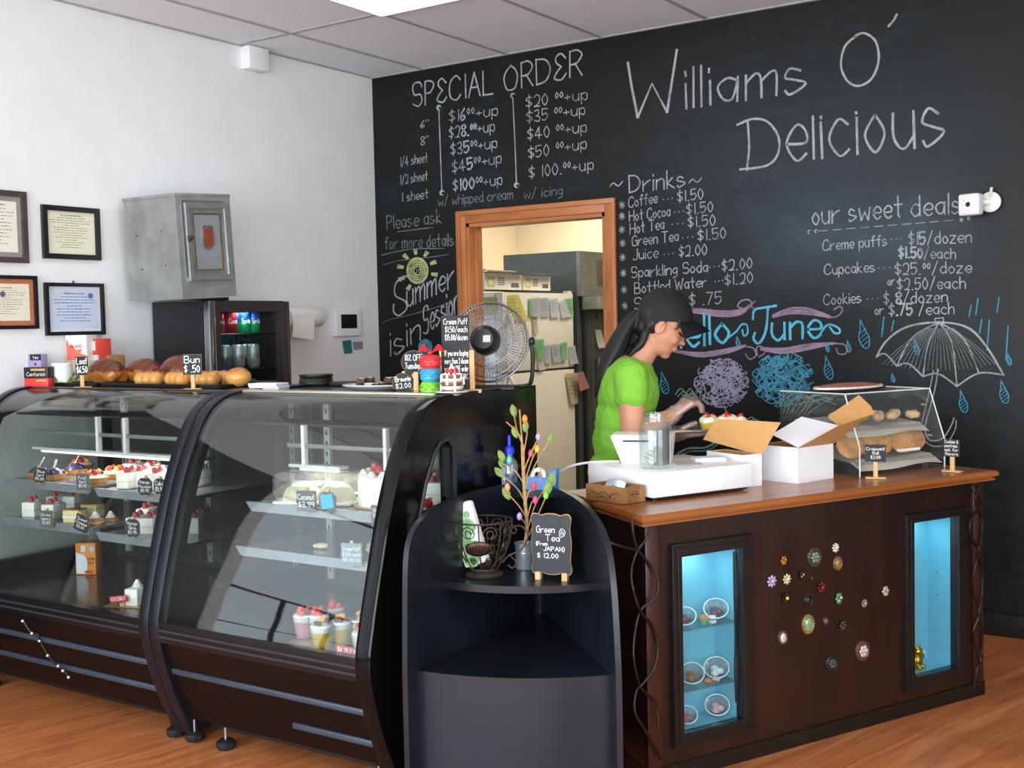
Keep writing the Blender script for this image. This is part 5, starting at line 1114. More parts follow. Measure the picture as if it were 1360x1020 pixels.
loaf('braided_loaf', 'dark braided loaf in the middle, behind the first roll', .215, .15, .118, BRD, bp_(193, 3.385), -.1)
loaf('braided_loaf', 'dark braided loaf at the back right, its top behind the black price sign', .21, .15, .132, BRD, bp_(240, 3.395), -.05)
loaf('bread_roll', 'golden split roll at the front, left of the black price sign', .13, .09, .064, BRL, bp_(199, 3.225), .15, False)
loaf('bread_roll', 'golden roll just left of and behind the black price sign', .12, .09, .066, BRL, bp_(237, 3.225), -.1, False)
loaf('bread_roll', 'golden roll just right of the black price sign', .12, .09, .068, BRL, bp_(273, 3.25), .2, False)
loaf('bread_roll', 'low golden roll beside the single round bun', .10, .085, .066, BRL, bp_(297, 3.33), .6, False)
mb = MB().ell((0, 0, .04), (.05, .05, .04), None, 4); 
for v in mb.bm.verts: v.co.z = max(v.co.z, .001)
bn = tag(at(mb.done('round_bun', BRL), bp_(317, 3.25)), 'single smooth round bun at the right end of the tray', 'bread', 'breads on the black trays')
sign('price_sign', 'black sign on a wooden stand in front of the rolls', tp(256, 3.115), CAMYAW*.8+.05, .073, .078, ['Bun', '$ .50'], 'rect', SLATE, 'peg', .06)
ps = thing('paper_stack', 'small stack of white papers on the right case beside the divider', 'paper', tp(357, 3.2), .25)
for k in range(5): MB().box((random.uniform(-.004, .004), random.uniform(-.004, .004), .0025+.0052*k), (.125, .085, .005), (0, 0, random.uniform(-.06, .06))).done('sheet_pad', M('f4f2f6', .8, var=.02) if k % 2 == 0 else M('d4d2e0', .8), ps)
pu = thing('card_reader', 'round black low device at the back of the right case top', 'device', tp(420, 3.5), 0); MB().lathe([(0, 0), (.066, 0), (.07, .006), (.066, .03), (.062, .034), (0, .034)], (0, 0, 0), 32).done('base', BLK, pu); MB().lathe([(0, .0345), (.066, .0345), (.07, .038), (.068, .046), (0, .048)], (0, 0, 0), 32).done('lid', M('1c1816', .3), pu)
at(tag(MB().box((0, 0, .009), (.16, .09, .018), None, .004).done('black_binder', BLK), 'flat black binder behind the brownie platter', 'binder'), tp(468, 3.5), .2)
# brownie platter
bpn = thing('brownie_platter', 'pale grey oval platter of brownies on the right case top', 'platter', tp(499, 3.25), .1, None)
MB().lathe([(0, .004), (.10, .004), (.128, .018), (.132, .02), (.13, .024), (.098, .010), (0, .009)], (0, 0, 0), 36, Matrix.Diagonal((1.0, .72, 1, 1))).done('dish', M('d6d8d8', .3, .2, var=.05), bpn); MB().lathe([(0, 0), (.09, 0), (.095, .004), (0, .004)], (0, 0, 0), 36, Matrix.Diagonal((1.0, .72, 1, 1))).done('foot_ring', M('8a98a8', .3, .3), bpn)
for k in range(9):
    a = k*.9; q = .035+.045*(k % 3)/2; px_, py_ = q*cos(a)*1.15, q*sin(a)*.7; ang = random.uniform(0, 3); zz = bpn.location.z+.0112
    o = thing('brownie', ['brownie at the rim of the platter with a cream stripe', 'dark brownie on the grey platter', 'brownie with nuts on the grey platter'][k % 3], 'brownie', (bpn.location.x+px_, bpn.location.y+py_, zz+.0185*(k % 2)), ang, 'brownies on the grey platter')
    MB().box((0, 0, .0085), (.036, .03, .017), None, .002).done('cake', M('4a2c1c', .6, var=.3, sc=80, bump=.3), o); MB().box((0, 0, .0178), (.034, .008, .0016), (0, 0, .4), 0).done('cream_stripe', M('e8dcc4', .5), o)
bl = ['dark brownie leftmost on the grey platter', 'brownie at the front edge of the grey platter', 'brownie in the middle of the grey platter pile', 'brownie at the back of the grey platter', 'brownie on top of the pile, left side', 'brownie on top of the pile, right side', 'brownie next to the round sign', 'brownie at the back right of the platter', 'brownie lying lowest in the platter centre']
for o, l in zip(sorted([o for o in COL.objects if o.name.split('.')[0] == 'brownie'], key=lambda o: o.name), bl): o['label'] = l
sign('price_sign', 'round slate sign reading brownie, clipped to a wooden peg before the platter', tp(536.5, 3.13), CAMYAW*.9, .076, .064, ['Brownie', '$2.00'], 'round', SLATE, 'clip', .006, -.08)
wp = thing('wooden_post', 'short pale wooden sign post without a sign left of the macaron ornament', 'sign post', tp(553, 3.13), .5); MB().bx(-.0085, .0085, -.006, .006, .006, .075, .002).done('post', WOODP, wp); MB().bx(-.04, .04, -.016, .016, 0, .006, .002).done('foot', WOODP, wp)
sign('price_sign', 'round slate sign reading ten percent off behind the macaron ornament', tp(550, 3.32), CAMYAW*.9, .088, .082, ['10% OFF', 'Tuesdays'], 'round', SLATE, 'peg', .06)
mc = thing('macaron_ornament', 'stacked red, blue and green macaron ornament with a red ribbon bow', 'ornament', tp(572.5, 3.12), .4)
def macaron(par, z, r, c):
    g = M(c, .2, .1, var=.15, sc=40); MB().lathe([(0, 0), (r*.8, 0), (r, .010), (r*.97, .017), (0, .017)], (0, 0, z), 28).done('shell', g, par); MB().lathe([(0, .027), (r*.97, .027), (r, .034), (r*.8, .043), (r*.3, .046), (0, .046)], (0, 0, z), 28).done('shell', g, par)
    mb = MB(); mb.lathe([(0, .016), (r*.9, .0165), (r*.92, .022), (r*.9, .0275), (0, .028)], (0, 0, z), 28)
    for k in range(20): mb.ell((r*.95*cos(k*pi/10), r*.95*sin(k*pi/10), z+.0225+.0045*(1 if k % 2 else -1)), (.006, .006, .003), None, 1)
    mb.done('filling', M(c, .4, var=.4, sc=80), par)
macaron(mc, 0, .037, '7ac43a'); macaron(mc, .044, .036, '3aa0c8'); macaron(mc, .088, .037, 'd8343c')
mb = MB()
for s in (-1, 1): mb.grid(lambda u, v: V((s*(.004+.042*u), -.006+.012*v+.01*sin(u*3), .138+.022*sin(pi*u)*(.3+v)+.004*u)), 8, 4)
mb.ell((0, 0, .139), (.009, .008, .008), None, 2); r_ = mb.done('ribbon_bow', M('d01824', .25, var=.1), mc)
pcq = thing('plate', 'small pale saucer under the pancake ornament', 'plate', tp(600.5, 3.1), 0); MB().lathe([(0, .003), (.03, .003), (.054, .011), (.057, .0115), (.056, .0145), (.03, .006), (0, .006)], (0, 0, 0), 32).done('dish', M('d8d8d0', .3), pcq); MB().lathe([(0, 0), (.026, 0), (.028, .003), (0, .003)], (0, 0, 0), 24).done('foot_ring', M('c8c8c0', .3), pcq)
pc = thing('pancake_ornament', 'stacked chocolate and cream cake ornament with red cherries on a saucer', 'ornament', tp(600.5, 3.1, ZC+.0065), 0)
for k in range(5): MB().lathe([(0, 0), (.032, 0), (.037, .006), (.036, .012), (0, .0125)], (.002*sin(k*2), .002*cos(k*2), .0125*k), 24).done('layer', M('7a5648' if k % 2 == 0 else 'e4d8cc', .4, var=.2, sc=70), pc)
mb = MB()
for k in range(9): a = k*.7; mb.tube([(.02*cos(a), .02*sin(a), .064), (.036*cos(a), .036*sin(a), .06), (.038*cos(a), .038*sin(a), .06-.012-.02*(k % 3))], .0045, 6)
mb.done('icing_drips', CREAMW, pc)
for k in range(3): MB().ell((.015*cos(k*2.1-1), .015*sin(k*2.1-1), .073), .0095, None, 2).done('cherry', M('c81c2c', .2), pc)
MB().lathe([(0, .062), (.014, .062), (.008, .085), (0, .1)], (0, 0, 0), 12).done('cream_peak', M('f0ece8', .4), pc); MB().tube([(.004+.012*cos(a), 0, .1+.012*sin(a)) for a in [k*pi/8 for k in range(16)]], .001, 5, True).done('hanging_loop', M('8a8a8a', .3, .8), pc)
p = tp(606.5, 3.20); mp_ = mm(606, 3.24)
ts = sign('price_sign', 'tall black handwritten cream puff sign standing before the fan', (p.x, p.y, ZC), CAMYAW*.95, .095, .258, ['Cream Puff<', ' $1.50/each', ' $15.00/dozen', '', 'If you are buying<', 'more than 2 dozen<', 'you must PRE-order<', '* THANK', 'you!'], 'rect', SLATE, None, .006, 0, None, 'price sign', None, .005, False, .0017)
MB().bx(.045, .062, -.006, .01, .0, .145, .002).bx(.02, .085, -.022, .024, 0, .012, .002).done('wooden_holder', WOODP, ts); MB().cyl((-.053, 0, 0), (-.053, 0, .150), .0055, None, 10).bx(-.07, -.03, -.02, .02, 0, .006, .002).done('brass_post', M('b89c58', .3, .9), ts)
# desk fan
fp = tp(650, 3.42); fn_ = thing('desk_fan', 'black desk fan with a round wire grille on the right case top', 'fan', fp, radians(24))
FR, FZc = .142, .168; RF = Matrix.Translation((0, 0, FZc)) @ Matrix.Rotation(radians(-8), 4, 'X') @ Matrix.Rotation(pi/2, 4, 'X')      # grille disc in x/z, axis -y
CHR = M('8e9196', .25, .9); mb = MB(); mb.M = RF
for side in (1, -1):
    for k in range(72):
        a = 2*pi*k/72; c, s = cos(a), sin(a); mb.tube([(r*c, r*s, side*z) for r, z in ((.03, .046), (.075, .046), (.12, .032), (FR, .004))], .0009, 4, False, False)
    for r, z in ((.09, .043), (.125, .029)): mb.tube([(r*cos(k*pi/24), r*sin(k*pi/24), side*z) for k in range(48)], .0013, 5, True)
mb.tube([(FR*cos(k*pi/32), FR*sin(k*pi/32), 0) for k in range(64)], .0045, 8, True); mb.done('grille', CHR, fn_)
mb = MB(); mb.M = RF
mb.lathe([(0, .10), (.035, .10), (.05, .085), (.053, .045), (.05, .04), (0, .04)], (0, 0, 0), 32); mb.done('motor_housing', M('101013', .4), fn_)
mb = MB(); mb.M = RF; mb.lathe([(0, -.05), (.03, -.05), (.034, -.045), (0, -.042)], (0, 0, 0), 24); mb.done('hub_cap', M('2a2c30', .3, .3), fn_)
mb = MB(); mb.M = RF; mb.bx(.0, .026, -.012, .012, .099, .1015); mb.done('label_plate', M('c8c8c4', .5), fn_)
bl_ = MB(); bl_.M = RF
for k in range(5):
    def fnb(u, v, a0=2*pi*k/5): r = .025+.1*u; a = a0+(v-.5)*(.75+.25*u); return V((r*cos(a), r*sin(a), .018*(v-.5)*2))
    bl_.grid(fnb, 6, 6)
r = bmesh.ops.solidify(bl_.bm, geom=list(bl_.bm.faces), thickness=.002); bl_.done('blades', M('9a9ea2', .3, .1, alpha=.3), fn_)
mb = MB(); mb.tube(spline([(-.15, 0, FZc), (-.158, 0, .12), (-.15, .01, .03), (-.12, .02, .009), (0, .03, .008), (.12, .02, .009), (.15, .01, .03), (.158, 0, .12), (.15, 0, FZc)], 5), .008, 8); mb.tube([(-.1, .02, .008), (-.1, -.09, .008), (.1, -.09, .008), (.1, .02, .008)], .008, 8); mb.done('stand', BLK, fn_)
mb = MB().ell((.156, 0, FZc), (.012, .014, .016), None, 2).ell((-.156, 0, FZc), (.012, .014, .016), None, 2).done('pivot_knob', BLK, fn_)

# ================================================================ CORNER SHELF BETWEEN CASE AND COUNTER
BZ = .44; SB = PZ(721, 812, BZ); SB = V((SB.x, SB.y, 0)); aL, aR = radians(-85.9), radians(-43.2)
dL, dR = V((cos(aL), sin(aL), 0)), V((cos(aR), sin(aR), 0)); SR = .79
BLKW = M('13161c', .3, var=.16, sc=6, c2='1a1e27'); BLKW2 = M('0f1116', .34, var=.15, sc=6)
cs = thing('corner_shelf', 'black corner shelf unit with rounded side panels between the case and the counter', 'shelf', SB)
def pan(d, inward, px, name):
    n = V((-d.y, d.x, 0)); pl = []
    for x, y in px: q = PP(x, y, SB, n)-SB; pl.append((q.dot(d), q.z))
    tipx = pl[0][0]; poly = [(-.0, 0), (tipx, 0)]+[(a, min(b, 2)) for a, b in pl]+[(0, pl[-1][1])]
    poly = [poly[0], poly[1]]+[(p.x, p.y) for p in spline(pl, 3)]+[(0, pl[-1][1])]
    m = Matrix(((d.x, 0, n.x, 0), (d.y, 0, n.y, 0), (0, 1, 0, 0), (0, 0, 0, 1))); o = -.009*inward
    MB().prism(poly, .018, Matrix.Translation(n*o) @ m).done(name, BLKW, cs); return pl
pl1 = pan(dL, 1, [(541, 900), (541, 800), (542, 745), (547, 714), (560, 691), (580, 674), (605, 662), (640, 651), (690, 640)], 'side_panel')
pl2 = pan(dR, -1, [(818, 900), (813, 800), (807, 742), (800, 712), (787, 686), (768, 665), (738, 648), (708, 637)], 'side_panel')
def sector(r, z0, z1, name, mat, r0=0, bul=.0):
    n = 16; pts = [(r*(1+bul*sin(pi*k/n))*cos(aL+(aR-aL)*k/n), r*(1+bul*sin(pi*k/n))*sin(aL+(aR-aL)*k/n)) for k in range(n+1)]
    poly = ([(0, 0)] if not r0 else [(r0*cos(aR+(aL-aR)*k/n), r0*sin(aR+(aL-aR)*k/n)) for k in range(n+1)])+pts
    return MB().prism(poly, z1-z0, Matrix.Translation((0, 0, (z0+z1)/2))).done(name, mat, cs)
sector(SR-.002, BZ-.018, BZ, 'lower_shelf', BLKW); sector(SR-.004, 0.0, BZ-.018, 'curved_front', M('131a26', .32, var=.12, sc=5), SR-.02); 
SMZ = .672; sector(.62, SMZ-.022, SMZ, 'middle_shelf', BLKW, 0, .02)
zt_ = min(pl1[-1][1], pl2[-1][1]); zcap = PY(700, 648, (SB+dL*.13).y).z
STZ = zt_-.006; sector(.17, STZ-.02, STZ, 'top_shelf', BLKW2); MB().bx(-.012, .012, -.03, -.006, BZ, STZ-.02).done('corner_post', M('2c2f36', .3), cs)
# green tea sign, twig tree, basket on the middle shelf
ZS = SMZ+.0005
p = PZ(733, 770, ZS); gts = sign('green_tea_sign', 'slate sign reading green tea from japan, on two wooden feet', p, radians(12), .128, .185, ['', '', '', '', '', ''], 'plaque', M('33383d', .75, var=.15), 'legs', .018, 0, None, 'sign')
for o in list(gts.children):
    if o.name.startswith('lettering'): bpy.data.objects.remove(o)
lettering('lettering', gts, WHITE_INK, [('Green', -.046, .146, .020, .058), ('Tea', -.018, .120, .020, .046), ('(From', -.048, .106, .011, .036), ('JAPAN)', -.024, .090, .013, .068), ('$ 12.00', -.045, .068, .014, .068)], w_=.0019, y=-.0026)
mb = MB(); lf = spline([(.030, .135), (.028, .148), (.036, .160), (.046, .152), (.044, .140), (.034, .134)], 4, True); ribbon(mb, [V((p.x, -.0026, p.y)) for p in lf]+[V((lf[0].x, -.0026, lf[0].y))], .0016, (0, -1, 0))
for k in range(3): ribbon(mb, [V((.031+.005*k, -.0026, .140)), V((.036+.003*k, -.0026, .155-.003*k))], .0012, (0, -1, 0))
mb.done('leaf_mark', WHITE_INK, gts, flat=True)
pp = PZ(697, 755, ZS); pl_ = thing('metal_pail', 'small shiny galvanized pail holding the twig tree', 'pail', pp)
MB().lathe([(0, 0), (.028, 0), (.030, .004), (.030, .078), (.033, .08), (.0335, .085), (.031, .085), (.028, .08), (.028, .004), (0, .004)], (0, 0, 0), 32).lathe([(.0302, .05), (.0312, .053), (.0302, .056)], (0, 0, 0), 32).done('bucket', M('aab2ba', .25, .6, var=.08), pl_)
MB().lathe([(0, .06), (.0275, .06), (.027, .066), (0, .068)], (0, 0, 0), 20).done('moss', M('6f8a6a', .9, var=.4, sc=90, bump=.5), pl_)
dpt = (pp-EYE).dot(_f)
def bpx(x, y, dz=0): return PD(x, y, dpt+dz)-tw0
tw0 = pp+V((0, 0, .069)); tw = thing('twig_tree', 'small easter twig tree with pastel eggs and green leaves in the pail', 'ornament', tw0)
BARK = M('ae8c58', .8, var=.25, sc=80, bump=.3)
mb = MB(); mb.tube(spline([(0, 0, 0), bpx(700, 700), bpx(697, 660), bpx(695, 620), bpx(694, 590)], 4), [.006]*17, 8); mb.tube(spline([bpx(694, 592), bpx(692, 568), bpx(690, 544)], 4), .0026, 6)
brs = [((695, 600), (690, 578), (672, 560)), ((696, 596), (687, 572), (683, 552)), ((695, 606), (700, 575), (698, 560)), ((696, 625), (706, 600), (714, 584)), ((697, 640), (706, 612), (713, 598)), ((697, 648), (712, 615), (731, 584)), ((697, 645), (684, 625), (668, 616)),
       ((699, 672), (688, 650), (666, 630)), ((700, 690), (690, 673), (674, 655)), ((702, 700), (712, 668), (730, 640)), ((702, 712), (712, 690), (725, 660)), ((700, 700), (696, 693), (691, 687)), ((698, 655), (716, 645), (718, 620)), ((700, 690), (706, 668), (711, 666)), ((699, 665), (703, 652), (709, 646))]
for i, b in enumerate(brs): mb.tube(spline([bpx(*b[0]), bpx(*b[1], .02*sin(i*2.2)), bpx(*b[2], .035*sin(i*2.2))], 4), .0021, 6)
mb.done('branches', BARK, tw)
def dz(i): return .035*sin(i*2.2)
for x, y, c, i in ((697, 556, 'f08a3c', 2), (715, 580, 'b8a0d8', 3), (713, 596, 'f2c22c', 4), (705, 602, 'e8486c', 4), (676.5, 611, '58c4d8', 6), (674, 647, 'f09a64', 8), (690, 686, 'c8a8d8', 11), (709, 645, 'e0485c', 14), (711, 664, 'ee4c8c', 13), (725, 658, '8ad83c', 10)):
    m = MB(); m.lathe([(0, -.0125), (.006, -.0105), (.0092, -.004), (.009, .003), (.005, .0105), (0, .0135)], bpx(x, y, dz(i)), 14); m.done('egg', M(c, .4, var=.06), tw)
def leaf(x, y, x2, y2, i):
    a, b = bpx(x, y, dz(i)), bpx(x2, y2, dz(i)+.006); ax = b-a; L = ax.length; ax.normalize(); sd = ax.cross(_f).normalized()
    mb = MB().grid(lambda u, v: a+ax*(L*u)+sd*((v-.5)*L*.52*sin(pi*min(1, u*.94+.03))**.8)+_f*(.004*abs(v-.5)*2-.004*u), 7, 4)
    bmesh.ops.solidify(mb.bm, geom=list(mb.bm.faces), thickness=.0008); mb.done('leaf', M('a8c46a', .6, var=.2, sc=60), tw)
for q in ((684, 554, 680, 537, 1), (697, 574, 699, 558, 2), (687, 582, 681, 566, 0), (728, 590, 735, 576, 5), (670, 613, 662, 598, 6), (668, 622, 663, 610, 6), (669, 634, 657, 621, 7), (677, 664, 668, 647, 8), (727, 650, 736, 628, 9), (723, 660, 731, 640, 10)): leaf(*q)
# wire basket shaped like a cup
pb_ = PZ(643, 764, ZS); bk = thing('wire_basket', 'dark wire teacup basket with scrolls and an oval plate on the shelf', 'basket', pb_, radians(15)); WIRE = M('4a3e36', .4, .5, var=.2, sc=40)
def wr(z): t = min(1, max(0, (z-.02)/.155)); return .04+.052*sin(t*pi/2)**.8
MB().lathe([(0, 0), (.058, 0), (.062, .005), (.055, .011), (.03, .016), (.026, .022), (0, .022)], (0, 0, 0), 32).done('base', WIRE, bk)
for z in (.022, .175): MB().tube([(wr(z)*cos(k*pi/20), wr(z)*sin(k*pi/20), z) for k in range(40)], .003, 6, True).done('rim', WIRE, bk)
mb = MB()
for k in range(8):
    a = k*pi/4+.2; mb.tube([(wr(z)*cos(a), wr(z)*sin(a), z) for z in (.022, .06, .1, .14, .175)], .0022, 6)
    for s in (-1, 1):
        for zc, rr in ((.145, .024), (.095, .021), (.055, .014)):
            mb.tube([(wr(zc+rr*(1-j/18)*sin(j*.75))*cos(a+s*(.36+rr*(1-j/18)*cos(j*.75)/.085)), wr(zc+rr*(1-j/18)*sin(j*.75))*sin(a+s*(.36+rr*(1-j/18)*cos(j*.75)/.085)), zc+rr*(1-j/18)*sin(j*.75)) for j in range(14)], .0015, 5)
mb.done('scrollwork', WIRE, bk)
mb = MB(); mb.tube(spline([(.088, -.01, .15), (.13, -.02, .165), (.155, -.02, .135), (.13, -.015, .09), (.09, -.01, .07), (.065, -.006, .045)], 5), .003, 6); mb.tube(spline([(.10, -.01, .165), (.115, -.012, .15), (.105, -.01, .138), (.095, -.01, .148)], 4), .002, 6); mb.tube(spline([(.09, -.012, .07), (.11, -.012, .05), (.1, -.012, .03), (.085, -.012, .04)], 4), .002, 6); mb.done('handle', WIRE, bk)
mb = MB(); mb.ell((0, 0, 0), (.042, .006, .024), None, 3)
for k in range(7): mb.tube([(-.03+.01*k, -.006, -.008), (-.026+.01*k, -.0075, 0), (-.03+.01*k+.006, -.006, .01)], .0018, 5)
o = mb.done('oval_plate', M('3c2f28', .35, .8, var=.3, sc=60), bk); o.location = (.016, -.086, .1); o.rotation_euler = (.15, -.1, .15)
pk_ = thing('tea_package', 'white and green paper package leaning in the wire basket', 'package', pb_+V((-.012, -.012, .03)), 0); pk_.rotation_euler = (radians(-3), radians(-20), radians(4))
MB().box((0, 0, .105), (.084, .034, .2), None, .008, 2).done('pouch', M('eef0ec', .45, var=.04, sc=12), pk_)
mb = MB()
for x, z, r in ((.014, .125, .027), (-.012, .085, .024), (-.006, .03, .03), (.022, .163, .012), (.018, .06, .02)): mb.prism([(x+r*cos(k*pi/8)*(1+.12*sin(k*3)), z+r*sin(k*pi/8)) for k in range(16) ], .0012, Matrix.Translation((0, -.0172, 0)) @ FLIPX)
mb.done('green_print', M('5fb05a', .5, c2='cfe4c0', sc=50, lo=.4, hi=.75), pk_)
# bottle and tape dispenser on the top shelf
p = PZ(677, 646, STZ+.0005); q_ = V((SB.x+.0, SB.y-.06, STZ+.0005))
bo = thing('spray_bottle', 'clear plastic bottle with a bright blue cap and blue label on the top shelf', 'bottle', V((SB.x+.0405, SB.y-.125, STZ+.0005)))
b_c = PP(677, 620, bo.location, _f); bo.location = (b_c.x, b_c.y, STZ+.0005)
MB().lathe([(0, 0), (.026, 0), (.028, .004), (.028, .085), (.024, .102), (.012, .115), (.011, .125), (0, .125)], (0, 0, 0), 28).done('body', glass('bottle_plastic', 'f4f8fc', 1.45, .02, .10, 'dfe8f4', 1.5), bo); MB().lathe([(0, .002), (.0265, .002), (.0265, .055), (0, .055)], (0, 0, 0), 24).done('liquid', glass('clear_liquid', 'd6e2ee', 1.33, .0), bo)
MB().lathe([(0, .1255), (.016, .1255), (.017, .14), (.013, .15), (.006, .154), (.006, .185), (.004, .19), (0, .19)], (0, 0, 0), 20).done('cap', M('1c2fd8', .35, var=.05), bo); MB().lathe([(.0284, .015), (.0284, .08)], (0, 0, 0), 14, Matrix.Rotation(radians(150), 4, 'Z'), radians(120)).done('label', M('3c78c8', .5, c2='dce8f4', sc=90), bo)
td = thing('tape_dispenser', 'blue tape dispenser with a white roll on the top shelf beside the bottle', 'tape dispenser', (0, 0, 0), radians(20)); b_c = PP(716, 630, bo.location+_f*.0, _f); td.location = (b_c.x, b_c.y+.02, STZ+.0005)
MB().prism([(-.055, 0), (.05, 0), (.055, .07), (.035, .066), (.022, .042), (-.02, .042), (-.055, .045)], .05, FLIPX).done('body', M('4a86d8', .35, var=.05), td); mb = MB(); mb.lathe([(.015, -.012), (.028, -.012), (.028, .012), (.015, .012), (.015, -.012)], (0, 0, 0), 28, Matrix.Translation((-.012, 0, .046)) @ Matrix.Rotation(pi/2, 4, 'X')); mb.done('tape_roll', M('e8e6da', .4), td)
# ================================================================ WOODEN COUNTER
K0 = PZ(862, 1045, 0); K1 = PZ(1304, 922, 0); KE = (K1-K0); KL = KE.length; KE.normalize(); KN = V((-KE.y, KE.x, 0)); KA = atan2(KE.y, KE.x)
KT = .866; KD = .55; SKW = .115
def kf(px, py, d=0):                                       # pixel -> (along, height) on the counter's front plane (d = in front of it)
    q = PP(px, py, K0-KN*d, KN)-K0; return q.dot(KE), q.z
def kt(px, py, z=KT): q = PZ(px, py, z)-K0; return q.dot(KE), q.dot(KN)
def kw(a, b, z=KT+.0005): return K0+KE*a+KN*b+V((0, 0, z))
DKW = wood('dark_mahogany', '160b08', '21110b', '2a160f', 1.6, (1, 1, .14), .32, .3, .03); TOPW = wood('counter_top_wood', '7a431e', '9c5c2c', 'b47240', 1.5, (.12, 1, 1), .28, .12, .02)
EBON = M('151210', .35, var=.3, sc=20); SKY = M('6fc3de', .6, var=.03, sc=4)
ct = thing('counter', 'dark wooden shop counter with two blue lit display niches and brooches on its front', 'counter', K0, KA)
def quad(px4): q = [kf(*p) for p in px4]; return min(q[0][0], q[3][0])*.5+max(q[0][0], q[3][0])*.5, (q[1][0]+q[2][0])/2, (q[2][1]+q[3][1])/2, (q[0][1]+q[1][1])/2
O1 = quad([(887, 722), (993, 711), (998, 965), (894, 992.5)]); I1 = quad([(898, 737), (979, 727), (986, 955), (904, 973)])
O2 = quad([(1197.7, 684), (1279, 673.5), (1281, 899.5), (1203, 917)]); I2 = quad([(1206, 693), (1267, 684), (1269, 885), (1210, 899)])
def rc(q): return [(q[0], q[2]), (q[1], q[2]), (q[1], q[3]), (q[0], q[3])]
XZ = Matrix.Rotation(pi/2, 4, 'X')                         # prism XY -> x/z plane (thickness along y)
vs, fs = holed([(0, .05), (KL, .05), (KL, KT-.035), (0, KT-.035)], [rc(I1), rc(I2)], .02)
MB().mesh(vs, fs, Matrix.Translation((0, .01, 0)) @ XZ).done('front_panel', DKW, ct)
MB().prism([(0, .02), (.02, .02), (SKW+.02, KD), (SKW, KD)], KT-.085, Matrix.Translation((0, 0, (KT+.015)/2))).done('end_panel', DKW, ct); MB().bx(KL-.02, KL, .02, KD, .05, KT-.035).done('end_panel', DKW, ct); MB().bx(SKW+.02, KL-.02, KD-.02, KD, .05, KT-.035).done('back_panel', DKW, ct)
MB().prism([(-.008, -.008), (KL+.008, -.008), (KL+.008, KD), (SKW-.008, KD)], .052, Matrix.Translation((0, 0, .026))).done('plinth', EBON, ct)
for x0, x1 in ((-.004, .055), (KL-.055, KL+.004)): MB().bx(x0, x1, -.006, 0, .052, KT-.035, .002).done('corner_stile', wood('stile_wood', '23120b', '361b12', '432517', 1.6, (1, 1, .14), .32, .3, .03), ct)
top = MB()
for d, z0, z1_ in ((.036, KT-.036, KT-.030), (.030, KT-.030, KT-.022), (.040, KT-.022, KT-.018), (.046, KT-.018, KT-.006), (.043, KT-.006, KT-.002), (.038, KT-.002, KT)):
    top.prism([(-d, -d), (KL+d*.9, -d), (KL+d*.9, KD+.01), (SKW-d, KD+.01)], z1_-z0, Matrix.Translation((0, 0, (z0+z1_)/2)))
top.done('counter_top', TOPW, ct)
for I, O, nm in ((I1, O1, 0), (I2, O2, 1)):
    nd = .125; mb = MB(); a, b, c, d = I
    mb.bx(a-.01, b+.01, nd, nd+.01, c-.01, d+.01).bx(a-.01, a, .02, nd, c, d).bx(b, b+.01, .02, nd, c, d).bx(a-.01, b+.01, .02, nd, c-.01, c).bx(a-.01, b+.01, .02, nd, d, d+.01)
    ni = mb.done('niche', SKY, ct); ni['label'] = ['light blue painted niche with glass shelves', 'light blue painted niche, almost empty'][nm]
    fr_ = MB()
    for o_, i_, y0, t in ((O, [I[0]-.006, I[1]+.006, I[2]-.006, I[3]+.006], -.010, .02), ([O[0]+.018, O[1]-.018, O[2]+.02, O[3]-.02], I, -.016, .016)):
        vs, fs = holed(rc(o_), [rc(i_)], t, .002); fr_.mesh(vs, fs, Matrix.Translation((0, y0+.003, 0)) @ XZ)
    fo = fr_.done('door_frame', EBON, ct)
    for x in (O[0]+.012, O[1]-.012):
        for z in (O[2]+.012, O[3]-.012): MB().ell((x, -.022, z), (.007, .004, .007), None, 1).done('corner_rosette', M('2c2620', .4, .5), fo)
    MB().bx(I[0]+.001, I[1]-.001, -.002, .002, I[2]+.001, I[3]-.001).done('glass_pane', glass('niche_glass', 'f4fbfa', 1.45), fo)
    area('niche_lamp', kw((I[0]+I[1])/2, .065, I[3]-.012), (0, 0, KA), .09, .04, .30, (.96, .98, 1))
    if nm == 1:
        mb = MB()
        for z in (.45, .6): mb.cyl((I[1]-.012, .08, I[2]+(I[3]-I[2])*z), (I[1]+.001, .08, I[2]+(I[3]-I[2])*z), .003, None, 8)
        mb.done('shelf_pin', STEEL, ni)
SHZ = []
for y in ((835, 823), (918, 900)):
    z = (kf(903, y[0], -.03)[1]+kf(982, y[1], -.03)[1])/2; SHZ.append(z)
    MB().bx(I1[0]+.001, I1[1]-.001, .02, .122, z-.006, z).done('glass_shelf', glass('niche_shelf_glass', 'dcf0ee', 1.5, .0, .0), ct)
MB().tube(spline([(I1[1]-.006, .018, I1[3]-.02), (I1[1]-.010, .013, .55), (I1[1]-.005, .016, .42), (I1[1]-.012, .013, .3), (I1[1]-.005, .016, I1[2]+.05)], 5), .0035, 6).done('cable', BLK, ct)
